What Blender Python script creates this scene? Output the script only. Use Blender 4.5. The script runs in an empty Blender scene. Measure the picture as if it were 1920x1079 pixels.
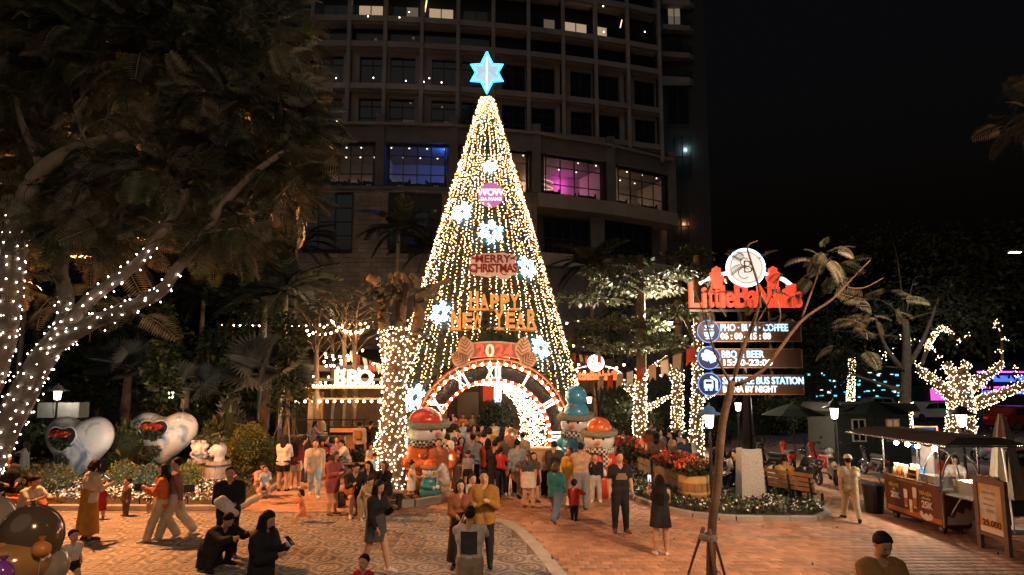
import bpy, math, random
import numpy as np
from mathutils import Vector, Matrix
random.seed(7); RNG = np.random.default_rng(11)
PI = math.pi
SC = bpy.context.scene
COL = SC.collection
# ------------------------------------------------------------------ camera
FPX, CX, CY, PITCH, CAMH = 1100.0, 960.0, 602.0, math.radians(6.02), 3.3
cam_data = bpy.data.cameras.new('camera'); cam = bpy.data.objects.new('camera', cam_data); COL.objects.link(cam)
cam.location = (0, 0, CAMH); cam.rotation_euler = (PI/2 + PITCH, 0, 0)
cam_data.sensor_width = 36.0; cam_data.lens = FPX/1920*36.0; cam_data.shift_y = (CY-539.5)/1920
cam_data.clip_start = 0.1; cam_data.clip_end = 2500
SC.camera = cam
# ------------------------------------------------------------------ night sky, added ambient fill, exposure
world = bpy.data.worlds.new('World'); SC.world = world; world.use_nodes = True
_wn = world.node_tree.nodes; _bg = _wn['Background']
_sky = _wn.new('ShaderNodeTexSky'); _sky.sky_type = 'NISHITA'; _sky.sun_disc = False
_sky.sun_elevation = math.radians(-4.0); _sky.sun_rotation = math.radians(200)
world.node_tree.links.new(_sky.outputs[0], _bg.inputs[0]); _bg.inputs[1].default_value = 0.10
_sun = bpy.data.lights.new('moon', 'SUN'); _sun.energy = 0.09; _sun.angle = math.radians(60); _sun.color = (1.0, .93, .86)  # wide weak sun lamp added as ambient fill for the night
sun = bpy.data.objects.new('moon', _sun); COL.objects.link(sun); sun.rotation_euler = (math.radians(48), 0, math.radians(-20))
SC.view_settings.view_transform = 'Standard'; SC.view_settings.look = 'None'
SC.view_settings.exposure = 0.72; SC.view_settings.gamma = 1.0; SC.view_settings.use_curve_mapping = False
SC.render.engine = 'CYCLES'
cy = SC.cycles
cy.use_denoising = True; cy.max_bounces = 5; cy.diffuse_bounces = 2; cy.glossy_bounces = 2; cy.transmission_bounces = 4
cy.transparent_max_bounces = 12; cy.sample_clamp_indirect = 4.0; cy.use_light_tree = True; cy.caustics_reflective = False; cy.caustics_refractive = False
cy.use_adaptive_sampling = True; cy.adaptive_threshold = 0.02
SC.render.use_persistent_data = False

# ------------------------------------------------------------------ pixels to places
def ray(px, py):
    u = (px-CX)/FPX; v = (CY-py)/FPX
    return u, math.cos(PITCH)-v*math.sin(PITCH), math.sin(PITCH)+v*math.cos(PITCH)
def at(px, py, Y):
    u, f, w = ray(px, py); t = Y/f
    return Vector((u*t, Y, CAMH+w*t))
def gnd(px, py, z=0.0):
    u, f, w = ray(px, py); t = (z-CAMH)/w
    return Vector((u*t, f*t, z))
def zat(py, Y): return at(960, py, Y).z
def ppm(Y): return FPX/Y      # pixels per metre, near the middle of the picture

# ------------------------------------------------------------------ materials
_M = {}
def P(name, col, rough=.75, metal=0.0, var=.18, vs=6.0, bump=0.0, bs=60.0, spec=.4, emit=None, es=0.0, trans=0.0, alpha=1.0, coat=0.0, sss=0.0, isl=0.0):
    if name in _M: return _M[name]
    m = bpy.data.materials.new(name); m.use_nodes = True; _M[name] = m
    nt = m.node_tree; b = nt.nodes['Principled BSDF']; L = nt.links
    b.inputs['Base Color'].default_value = (*col, 1); b.inputs['Roughness'].default_value = rough
    b.inputs['Metallic'].default_value = metal; b.inputs['Specular IOR Level'].default_value = spec
    if coat: b.inputs['Coat Weight'].default_value = coat; b.inputs['Coat Roughness'].default_value = .12
    if trans: b.inputs['Transmission Weight'].default_value = trans
    if alpha < 1: b.inputs['Alpha'].default_value = alpha
    if emit: b.inputs['Emission Color'].default_value = (*emit, 1); b.inputs['Emission Strength'].default_value = es
    if var > 0 or bump > 0:
        tc = nt.nodes.new('ShaderNodeTexCoord')
        if var > 0:
            n = nt.nodes.new('ShaderNodeTexNoise'); n.inputs['Scale'].default_value = vs; n.inputs['Detail'].default_value = 5
            L.new(tc.outputs['Object'], n.inputs['Vector'])
            r = nt.nodes.new('ShaderNodeMapRange'); r.inputs[1].default_value = .25; r.inputs[2].default_value = .75
            r.inputs[3].default_value = 1-var; r.inputs[4].default_value = 1+var
            L.new(n.outputs['Fac'], r.inputs[0])
            fac = r.outputs[0]
            if isl > 0:
                g = nt.nodes.new('ShaderNodeNewGeometry'); oi = nt.nodes.new('ShaderNodeObjectInfo')
                ad = nt.nodes.new('ShaderNodeMath'); ad.operation = 'ADD'; L.new(g.outputs['Random Per Island'], ad.inputs[0]); L.new(oi.outputs['Random'], ad.inputs[1])
                fr = nt.nodes.new('ShaderNodeMath'); fr.operation = 'FRACT'; L.new(ad.outputs[0], fr.inputs[0])
                r2 = nt.nodes.new('ShaderNodeMapRange'); r2.inputs[3].default_value = 1-isl; r2.inputs[4].default_value = 1+isl; L.new(fr.outputs[0], r2.inputs[0])
                mu = nt.nodes.new('ShaderNodeMath'); mu.operation = 'MULTIPLY'; L.new(fac, mu.inputs[0]); L.new(r2.outputs[0], mu.inputs[1]); fac = mu.outputs[0]
            mx = nt.nodes.new('ShaderNodeVectorMath'); mx.operation = 'SCALE'; mx.inputs[0].default_value = col
            L.new(fac, mx.inputs['Scale']); L.new(mx.outputs[0], b.inputs['Base Color'])
        if bump > 0:
            n2 = nt.nodes.new('ShaderNodeTexNoise'); n2.inputs['Scale'].default_value = bs; n2.inputs['Detail'].default_value = 3
            L.new(tc.outputs['Object'], n2.inputs['Vector'])
            bp = nt.nodes.new('ShaderNodeBump'); bp.inputs['Strength'].default_value = bump; bp.inputs['Distance'].default_value = .02
            L.new(n2.outputs['Fac'], bp.inputs['Height']); L.new(bp.outputs[0], b.inputs['Normal'])
    return m
def E(name, col, strength):
    if name in _M: return _M[name]
    m = bpy.data.materials.new(name); m.use_nodes = True; _M[name] = m
    nt = m.node_tree; b = nt.nodes['Principled BSDF']
    b.inputs['Base Color'].default_value = (*[min(1, c*.6) for c in col], 1); b.inputs['Roughness'].default_value = .4
    b.inputs['Emission Color'].default_value = (*col, 1); b.inputs['Emission Strength'].default_value = strength
    return m
def leafmat(name, col, rough=.5, var=.35, tl=.3):
    if name in _M: return _M[name]
    m = P(name, col, rough=rough, var=var, vs=1.7, isl=.3)
    nt = m.node_tree; b = nt.nodes['Principled BSDF']; o = nt.nodes['Material Output']
    t = nt.nodes.new('ShaderNodeBsdfTranslucent'); mix = nt.nodes.new('ShaderNodeMixShader'); mix.inputs[0].default_value = tl
    src = b.inputs['Base Color'].links[0].from_socket
    nt.links.new(src, t.inputs['Color'])
    nt.links.new(b.outputs[0], mix.inputs[1]); nt.links.new(t.outputs[0], mix.inputs[2]); nt.links.new(mix.outputs[0], o.inputs['Surface'])
    return m

# ------------------------------------------------------------------ mesh builder
def basis(d):
    d = Vector(d).normalized(); a = Vector((0, 0, 1)) if abs(d.z) < .95 else Vector((1, 0, 0))
    x = d.cross(a).normalized(); y = x.cross(d).normalized()
    return x, y, d
class MB:
    def __init__(s): s.v = []; s.f = []; s.m = []
    def add(s, vs, fs, mi=0):
        o = len(s.v); s.v.extend([tuple(p) for p in vs]); s.f.extend([tuple(i+o for i in f) for f in fs]); s.m.extend([mi]*len(fs)); return s
    def box(s, c, d, rz=0.0, mi=0, taper=1.0):
        cx, cy_, cz = c; hx, hy, hz = d[0]/2, d[1]/2, d[2]/2; co, si = math.cos(rz), math.sin(rz); vs = []
        for z, k in ((-hz, 1.0), (hz, taper)):
            for x, y in ((-hx, -hy), (hx, -hy), (hx, hy), (-hx, hy)):
                x *= k; y *= k; vs.append((cx+x*co-y*si, cy_+x*si+y*co, cz+z))
        return s.add(vs, [(3, 2, 1, 0), (4, 5, 6, 7), (0, 1, 5, 4), (1, 2, 6, 5), (2, 3, 7, 6), (3, 0, 4, 7)], mi)
    def bar(s, p, q, w, h=None, mi=0, up=None):
        h = h or w; p = Vector(p); q = Vector(q); x, y, d = basis(q-p)
        if up is not None:
            x = d.cross(Vector(up)).normalized(); y = x.cross(d).normalized()
        vs = [c+x*a*w/2+y*b*h/2 for c in (p, q) for a, b in ((-1, -1), (1, -1), (1, 1), (-1, 1))]
        return s.add(vs, [(3, 2, 1, 0), (4, 5, 6, 7), (0, 1, 5, 4), (1, 2, 6, 5), (2, 3, 7, 6), (3, 0, 4, 7)], mi)
    def wire(s, p, q, w):
        p = Vector(p); q = Vector(q); x, y, d = basis(q-p); vs = [c+x*math.cos(a)*w+y*math.sin(a)*w for c in (p, q) for a in (0, 2.1, 4.2)]
        return s.add(vs, [(0, 1, 4, 3), (1, 2, 5, 4), (2, 0, 3, 5)])
    def tube(s, pts, r, n=8, mi=0, caps=True, bumpy=0.0):
        pts = [Vector(p) for p in pts]; k = len(pts)
        if not hasattr(r, '__len__'): r = [r]*k
        vs = []; px_ = None
        for i, p in enumerate(pts):
            d = (pts[min(i+1, k-1)]-pts[max(i-1, 0)])
            if d.length < 1e-6: d = Vector((0, 0, 1))
            d.normalize()
            if px_ is None: x, y, _ = basis(d)
            else:
                x = px_-d*px_.dot(d); x = x.normalized() if x.length > 1e-6 else basis(d)[0]; y = d.cross(x)
            px_ = x
            for j in range(n):
                a = 2*PI*j/n; rr = r[i]*(1+bumpy*math.sin(j*2.4+i*1.7)); vs.append(p+x*math.cos(a)*rr+y*math.sin(a)*rr)
        fs = [(i*n+j, i*n+(j+1) % n, (i+1)*n+(j+1) % n, (i+1)*n+j) for i in range(k-1) for j in range(n)]
        if caps: fs += [tuple(range(n-1, -1, -1)), tuple((k-1)*n+j for j in range(n))]
        return s.add(vs, fs, mi)
    def lathe(s, prof, n=16, c=(0, 0, 0), mi=0, sx=1.0, sy=1.0, caps=True):
        vs = [(c[0]+r*math.cos(2*PI*j/n)*sx, c[1]+r*math.sin(2*PI*j/n)*sy, c[2]+z) for r, z in prof for j in range(n)]
        k = len(prof); fs = [(i*n+j, i*n+(j+1) % n, (i+1)*n+(j+1) % n, (i+1)*n+j) for i in range(k-1) for j in range(n)]
        if caps: fs += [tuple(range(n-1, -1, -1)), tuple((k-1)*n+j for j in range(n))]
        return s.add(vs, fs, mi)
    def ball(s, c, r, n=12, k=8, mi=0):
        if not hasattr(r, '__len__'): r = (r, r, r)
        vs = [(c[0], c[1], c[2]-r[2])]
        for i in range(1, k):
            a = -PI/2+PI*i/k
            vs += [(c[0]+r[0]*math.cos(a)*math.cos(2*PI*j/n), c[1]+r[1]*math.cos(a)*math.sin(2*PI*j/n), c[2]+r[2]*math.sin(a)) for j in range(n)]
        vs.append((c[0], c[1], c[2]+r[2])); T = len(vs)-1
        fs = [(0, 1+(j+1) % n, 1+j) for j in range(n)]
        fs += [(1+i*n+j, 1+i*n+(j+1) % n, 1+(i+1)*n+(j+1) % n, 1+(i+1)*n+j) for i in range(k-2) for j in range(n)]
        fs += [(1+(k-2)*n+j, 1+(k-2)*n+(j+1) % n, T) for j in range(n)]
        return s.add(vs, fs, mi)
    def prism(s, out, t, o=(0, 0, 0), x=(1, 0, 0), y=(0, 0, 1), mi=0):
        o = Vector(o); x = Vector(x); y = Vector(y); nrm = x.cross(y).normalized(); n = len(out)
        vs = [o+x*a+y*b+nrm*(t/2) for a, b in out]+[o+x*a+y*b-nrm*(t/2) for a, b in out]
        fs = [tuple(range(n)), tuple(range(2*n-1, n-1, -1))]+[(i, n+i, n+(i+1) % n, (i+1) % n) for i in range(n)]
        return s.add(vs, fs, mi)
    def octs(s, pts, r, mi=0):
        o = len(s.v)
        for i, p in enumerate(pts):
            x, y, z = p; q = r
            s.v.extend([(x+q, y, z), (x-q, y, z), (x, y+q, z), (x, y-q, z), (x, y, z+q), (x, y, z-q)])
            b = o+6*i
            s.f.extend([(b, b+2, b+4), (b+2, b+1, b+4), (b+1, b+3, b+4), (b+3, b, b+4), (b+2, b, b+5), (b+1, b+2, b+5), (b+3, b+1, b+5), (b, b+3, b+5)])
        s.m.extend([mi]*8*len(pts)); return s
    def mesh(s, name, mats, smooth=False):
        me = bpy.data.meshes.new(name); me.from_pydata(s.v, [], s.f)
        for m in (mats if isinstance(mats, (list, tuple)) else [mats]): me.materials.append(m)
        if any(s.m): me.polygons.foreach_set('material_index', s.m)
        if smooth: me.polygons.foreach_set('use_smooth', [True]*len(s.f))
        me.update(); return me
def link(name, me, parent=None, loc=None, rot=None, scale=None):
    o = bpy.data.objects.new(name, me); COL.objects.link(o)
    if parent is not None: o.parent = parent
    if loc is not None: o.location = loc
    if rot is not None: o.rotation_euler = rot if hasattr(rot, '__len__') else (0, 0, rot)
    if scale is not None: o.scale = scale if hasattr(scale, '__len__') else (scale,)*3
    return o
def obj(name, mb, mats, parent=None, smooth=False, **k): return link(name, mb.mesh(name, mats, smooth), parent, **k)
def tag(o, label=None, cat=None, group=None, kind=None):
    if label: o['label'] = label
    if cat: o['category'] = cat
    if group: o['group'] = group
    if kind: o['kind'] = kind
    return o
def thing(name, label, cat, loc=(0, 0, 0), rz=0.0, group=None):
    o = link(name, None, None, loc, (0, 0, rz)); o.empty_display_size = .2
    return tag(o, label, cat, group)
def struct(name, mb, mat, **k): return tag(obj(name, mb, mat, **k), kind='structure')
def np_mesh(name, V, F, mats, mi=None, smooth=True):
    me = bpy.data.meshes.new(name); V = np.asarray(V, np.float32); F = np.asarray(F, np.int32); n = F.shape[1]
    me.vertices.add(len(V)); me.vertices.foreach_set('co', V.ravel())
    me.loops.add(F.size); me.loops.foreach_set('vertex_index', F.ravel())
    me.polygons.add(len(F)); me.polygons.foreach_set('loop_start', np.arange(0, F.size, n, dtype=np.int32))
    if mi is not None: me.polygons.foreach_set('material_index', np.asarray(mi, np.int32))
    for m in mats: me.materials.append(m)
    if smooth: me.polygons.foreach_set('use_smooth', np.ones(len(F), bool))
    me.update(calc_edges=True); return me
def glyphs(txt, size, ext=.01, bold=0.0, cx=True, spacing=1.0, shear=0.0):
    c = bpy.data.curves.new('lettering', 'FONT'); c.body = txt; c.size = size; c.extrude = ext; c.offset = bold; c.space_character = spacing; c.shear = shear
    c.align_x = 'CENTER' if cx else 'LEFT'; c.align_y = 'CENTER'; c.resolution_u = 3
    o = bpy.data.objects.new('tmp_lettering', c); me = bpy.data.meshes.new_from_object(o)
    bpy.data.objects.remove(o); bpy.data.curves.remove(c); return me
def lettering(name, txt, size, mat, parent, loc, rz=0.0, ext=.01, bold=0.0, cx=True, spacing=1.0, sx=1.0, sy=1.0, tilt=0.0, shear=0.0):
    me = glyphs(txt, size, ext, bold, cx, spacing, shear); me.materials.clear(); me.materials.append(mat)
    return link(name, me, parent, loc, (PI/2, tilt, rz) if not tilt else (Matrix.Rotation(rz, 3, 'Z') @ Matrix.Rotation(-tilt, 3, 'Y') @ Matrix.Rotation(PI/2, 3, 'X')).to_euler(), (sx, sy, 1))
def lamp(name, loc, energy, col, parent=None, r=.08, spot=None, target=None, blend=.5):
    l = bpy.data.lights.new(name, 'SPOT' if spot else 'POINT'); l.energy = energy; l.color = col; l.shadow_soft_size = r
    o = bpy.data.objects.new(name, l); COL.objects.link(o)
    if parent is not None: o.parent = parent
    o.location = loc
    if spot:
        l.spot_size = spot; l.spot_blend = blend; o.rotation_euler = (Vector(target)-Vector(loc)).to_track_quat('-Z', 'Y').to_euler()
    return o
# ------------------------------------------------------------------ signed-distance bodies, meshed with surface nets
class Field:
    def __init__(s, h): s.h = h; s.p = []
    def cone(s, a, b, ra, rb, mi, k=.02, sq=None, cut=None): s.p.append(('c', np.array(a, float), np.array(b, float), ra, rb, mi, k, sq, cut)); return s
    def ell(s, c, r, mi, k=.02, R=None, cut=None): s.p.append(('e', np.array(c, float), np.array(r, float), R, None, mi, k, None, cut)); return s
    def build(s, pad=.05):
        h = s.h; lo = np.full(3, 1e9); hi = np.full(3, -1e9); bb = []
        for q in s.p:
            if q[0] == 'c': r = max(q[3], q[4])*1.25; a = np.minimum(q[1], q[2])-r; b = np.maximum(q[1], q[2])+r
            else: r = np.max(q[2]) if q[3] is not None else q[2]; a = q[1]-r; b = q[1]+r
            bb.append((a-pad, b+pad)); lo = np.minimum(lo, a); hi = np.maximum(hi, b)
        lo -= 3*h; hi += 3*h; n = np.ceil((hi-lo)/h).astype(int)+1
        D = np.full(n, 1.0, np.float32); I = np.zeros(n, np.int16); DB = np.full(n, 9.0, np.float32)
        for q, (a, b) in zip(s.p, bb):
            i0 = np.maximum(((a-lo)/h).astype(int), 0); i1 = np.minimum(((b-lo)/h).astype(int)+2, n)
            g = [lo[d]+h*np.arange(i0[d], i1[d]) for d in range(3)]
            X, Y, Z = np.meshgrid(*g, indexing='ij', sparse=True)
            if q[0] == 'c':
                A, B = q[1], q[2]; ab = B-A; L2 = float(ab@ab)+1e-9
                dx, dy, dz = X-A[0], Y-A[1], Z-A[2]
                t = np.clip((dx*ab[0]+dy*ab[1]+dz*ab[2])/L2, 0, 1)
                ex, ey, ez = dx-t*ab[0], dy-t*ab[1], dz-t*ab[2]
                if q[7] is not None:       # squashed section: direction, factor
                    dirv, fac = q[7]; e = ex*dirv[0]+ey*dirv[1]+ez*dirv[2]; w = (1/fac**2-1)
                    d = np.sqrt(np.maximum(ex*ex+ey*ey+ez*ez+w*e*e, 0))
                else: d = np.sqrt(ex*ex+ey*ey+ez*ez)
                d = d-(q[3]+(q[4]-q[3])*t)
            else:
                dx, dy, dz = X-q[1][0], Y-q[1][1], Z-q[1][2]
                if q[3] is not None:
                    R = q[3]; dx, dy, dz = dx*R[0][0]+dy*R[1][0]+dz*R[2][0], dx*R[0][1]+dy*R[1][1]+dz*R[2][1], dx*R[0][2]+dy*R[1][2]+dz*R[2][2]
                r = q[2]; u = np.sqrt((dx/r[0])**2+(dy/r[1])**2+(dz/r[2])**2)+1e-6
                v = np.sqrt((dx/r[0]**2)**2+(dy/r[1]**2)**2+(dz/r[2]**2)**2)+1e-6; d = u*(u-1)/v
            if q[8] is not None:
                for (pt, nv) in q[8]: d = np.maximum(d, (X-pt[0])*nv[0]+(Y-pt[1])*nv[1]+(Z-pt[2])*nv[2])
            sl = tuple(slice(i0[d_], i1[d_]) for d_ in range(3)); d = d.astype(np.float32)
            cur = D[sl]; k = q[6]; hh = np.clip(.5+.5*(cur-d)/k, 0, 1)
            D[sl] = cur+(d-cur)*hh-k*hh*(1-hh)
            m = d < DB[sl]; I[sl] = np.where(m, q[5], I[sl]); DB[sl] = np.where(m, d, DB[sl])
        return surface(D, I, lo, h)
def surface(D, I, lo, h):
    S = D < 0; n = np.array(D.shape); c = n-1
    acc = np.zeros((*c, 3), np.float32); cnt = np.zeros(c, np.float32)
    def sub(A, o): return A[o[0]:o[0]+c[0], o[1]:o[1]+c[1], o[2]:o[2]+c[2]]
    for ax in range(3):
        oth = [a for a in range(3) if a != ax]
        for p in (0, 1):
            for q in (0, 1):
                o = [0, 0, 0]; o[oth[0]] = p; o[oth[1]] = q; o2 = list(o); o2[ax] = 1
                d0, d1 = sub(D, o), sub(D, o2); cr = (d0 < 0) != (d1 < 0)
                t = np.where(cr, d0/np.where(cr, d0-d1, 1), 0)
                cnt += cr; acc[..., ax] += t
                acc[..., oth[0]] += p*cr; acc[..., oth[1]] += q*cr
    act = cnt > 0; idx = np.full(c, -1, np.int64); ids = np.argwhere(act); idx[act] = np.arange(len(ids))
    V = lo+h*(ids+acc[act]/cnt[act][:, None])
    mv = I[:-1, :-1, :-1][act]
    F = []
    for ax in range(3):
        oth = [(ax+1) % 3, (ax+2) % 3]
        sl0 = [slice(None)]*3; sl1 = [slice(None)]*3; sl0[ax] = slice(0, -1); sl1[ax] = slice(1, None)
        a, b = S[tuple(sl0)], S[tuple(sl1)]; e = np.argwhere(a != b)
        e = e[(e[:, oth[0]] > 0) & (e[:, oth[1]] > 0) & (e[:, oth[0]] < c[oth[0]]) & (e[:, oth[1]] < c[oth[1]])]
        ins = a[tuple(e.T)]
        def q(i, j):
            k = e.copy(); k[:, oth[0]] -= i; k[:, oth[1]] -= j; return idx[tuple(k.T)]
        f = np.stack([q(1, 1), q(0, 1), q(0, 0), q(1, 0)], 1)
        f[~ins] = f[~ins][:, ::-1]; F.append(f)
    F = np.concatenate(F); F = F[(F >= 0).all(1)]
    return V, F, mv[F[:, 0]]
# ------------------------------------------------------------------ foliage helpers
def rand_rot(n, up=0.0, rng=RNG):
    """random frames (n,3,3); columns are the local x (length), y (width), z (normal)"""
    z = rng.normal(size=(n, 3)); z[:, 2] = np.abs(z[:, 2])+up; z /= np.linalg.norm(z, axis=1)[:, None]
    a = rng.normal(size=(n, 3)); x = a-(a*z).sum(1)[:, None]*z; x /= np.linalg.norm(x, axis=1)[:, None]+1e-9
    return np.stack([x, np.cross(z, x), z], 2)
def frames_to(x, z=(0, 0, 1), roll=0.4, rng=RNG):
    x = x/(np.linalg.norm(x, axis=1)[:, None]+1e-9); zz = np.tile(np.array(z, float), (len(x), 1))+rng.normal(size=x.shape)*roll
    y = np.cross(zz, x); y /= np.linalg.norm(y, axis=1)[:, None]+1e-9
    return np.stack([x, y, np.cross(x, y)], 2)
def scatter(bv, bf, R, pos, sc):
    n = len(pos); bv = np.asarray(bv, float); bf = np.asarray(bf)
    V = np.einsum('nij,vj->nvi', R, bv)*np.asarray(sc).reshape(-1, 1, 1)+pos[:, None, :]
    F = bf[None]+(np.arange(n)*len(bv))[:, None, None]
    return V.reshape(-1, 3), F.reshape(-1, bf.shape[1])
LEAF = (np.array([(0, 0, 0), (.5, .28, .06), (1, 0, -.04), (.5, -.28, .06)]), np.array([(0, 1, 2, 3)]))
LONGLEAF = (np.array([(0, 0, 0), (.4, .13, .10), (1, 0, -.1), (.4, -.13, .10)]), np.array([(0, 1, 2, 3)]))
BLADE = (np.array([(0, -.05, 0), (0, .05, 0), (1, .01, .0), (1, -.01, 0)]), np.array([(0, 1, 2, 3)]))
FLOWER = (np.array([(.5, 0, .12), (.18, .18, 0), (0, .5, .12), (-.18, .18, 0), (-.5, 0, .12), (-.18, -.18, 0), (0, -.5, .12), (.18, -.18, 0), (0, 0, .03)]),
          np.array([(8, 7, 0, 1), (8, 1, 2, 3), (8, 3, 4, 5), (8, 5, 6, 7)]))
def _frond(pairs=11, droop=.35, wid=.42, tip=.35, pw_=.032):
    V, F = [], []
    def pt(t): return np.array((t, 0, .12*math.sin(t*2)-droop*t*t))
    for i in range(6):
        a, b = pt(i/6), pt((i+1)/6); w = .012; o = len(V)
        V += [a+(0, w, 0), a-(0, w, 0), b-(0, w, 0), b+(0, w, 0)]; F.append((o, o+1, o+2, o+3))
    for i in range(pairs):
        t = .16+.82*i/(pairs-1); p = pt(t); L = wid*(math.sin(PI*min(1, .22+t*.72))**.7)
        for s in (-1, 1):
            d = np.array((tip, s*1.0, -.18)); d /= np.linalg.norm(d); e = np.array((pw_, 0, 0)); o = len(V)
            V += [p, p+d*L*.5+e*1.5, p+d*L+(0, 0, -.05*L), p+d*L*.5-e*1.5]; F.append((o, o+1, o+2, o+3))
    return np.array(V), np.array(F)
FROND = _frond(15, .35, .40, .35, .017)
PALMFROND = _frond(26, .75, .30, .75)
def blob(name, c, r, n, size, mats, parent=None, rng=RNG, shell=.55, leaf=LEAF, flat=1.0, mi_w=None, up=.3, local=True, cut=-9):
    """leafy mass: leaves through an ellipsoid's outer volume"""
    d = rng.normal(size=(n, 3)); d /= np.linalg.norm(d, axis=1)[:, None]
    q = (shell+(1-shell)*rng.random(n)**.6)[:, None]*d; lump = 1+.13*np.sin(d[:, 0]*5+1)*np.cos(d[:, 1]*4+d[:, 2]*5)
    q = q*lump[:, None]; keep = q[:, 2] > cut; q = q[keep]; d = d[keep]; n = len(q)
    pos = np.array(c)+q*np.array(r); R = frames_to(d+rng.normal(size=d.shape)*.7+(0, 0, up), roll=.6, rng=rng)
    V, F = scatter(*leaf, R, pos-R[:, :, 0]*.4*size, size*(.6+.8*rng.random(n)))
    k = len(leaf[1]); mi = None
    if len(mats) > 1: mi = np.repeat(rng.choice(len(mats), n, p=mi_w), k)
    return link(name, np_mesh(name, V, F, mats, mi, smooth=False), parent)

# ------------------------------------------------------------------ ground
asphalt = P('asphalt', (.05, .048, .046), rough=.8, var=.3, vs=.6, bump=.3, bs=40)
mortar = P('mortar', (.16, .12, .10), rough=.95, var=.3, vs=3)
mb = MB(); mb.add([(-400, -60, -.03), (400, -60, -.03), (400, 900, -.03), (-400, 900, -.03)], [(0, 1, 2, 3)])
tag(obj('ground', mb, asphalt), kind='structure')

def brick_far_mat():
    m = bpy.data.materials.new('red_brick_paving_far'); m.use_nodes = True; nt = m.node_tree; b = nt.nodes['Principled BSDF']
    tc = nt.nodes.new('ShaderNodeTexCoord'); br = nt.nodes.new('ShaderNodeTexBrick')
    nt.links.new(tc.outputs['Object'], br.inputs['Vector'])
    br.inputs['Color1'].default_value = (.34, .19, .13, 1); br.inputs['Color2'].default_value = (.28, .15, .105, 1); br.inputs['Mortar'].default_value = (.16, .10, .08, 1)
    br.inputs['Scale'].default_value = 1.0; br.inputs['Mortar Size'].default_value = .008; br.inputs['Brick Width'].default_value = .22; br.inputs['Row Height'].default_value = .2
    nz = nt.nodes.new('ShaderNodeTexNoise'); nz.inputs['Scale'].default_value = .9; nt.links.new(tc.outputs['Object'], nz.inputs['Vector'])
    r = nt.nodes.new('ShaderNodeMapRange'); r.inputs[3].default_value = .7; r.inputs[4].default_value = 1.3; nt.links.new(nz.outputs['Fac'], r.inputs[0])
    s = nt.nodes.new('ShaderNodeVectorMath'); s.operation = 'SCALE'; nt.links.new(br.outputs['Color'], s.inputs[0]); nt.links.new(r.outputs[0], s.inputs['Scale'])
    nt.links.new(s.outputs[0], b.inputs['Base Color']); b.inputs['Roughness'].default_value = .55
    return m
# pattern polygon of the tiled plaza
EDGE = [gnd(*p) for p in ((925, 974), (950, 980), (975, 995), (1000, 1020), (1030, 1055), (1065, 1100), (1110, 1165))]
EDGE.append(EDGE[-1]+(EDGE[-1]-EDGE[-2])*1.2)
TILED = [gnd(-330, 957), gnd(445, 960), gnd(620, 962), gnd(735, 968), gnd(822, 962)]+EDGE+[Vector((-17, 7.0, 0))]
TILED = [(p.x, p.y) for p in TILED]
def inside(poly, x, y):
    c = False; n = len(poly)
    for i in range(n):
        x1, y1 = poly[i]; x2, y2 = poly[(i+1) % n]
        if (y1 > y) != (y2 > y) and x < (x2-x1)*(y-y1)/(y2-y1)+x1: c = not c
    return c
def seen(x, y, m=.8): return abs(x) < .90*y+m and y > 8.6
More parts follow.
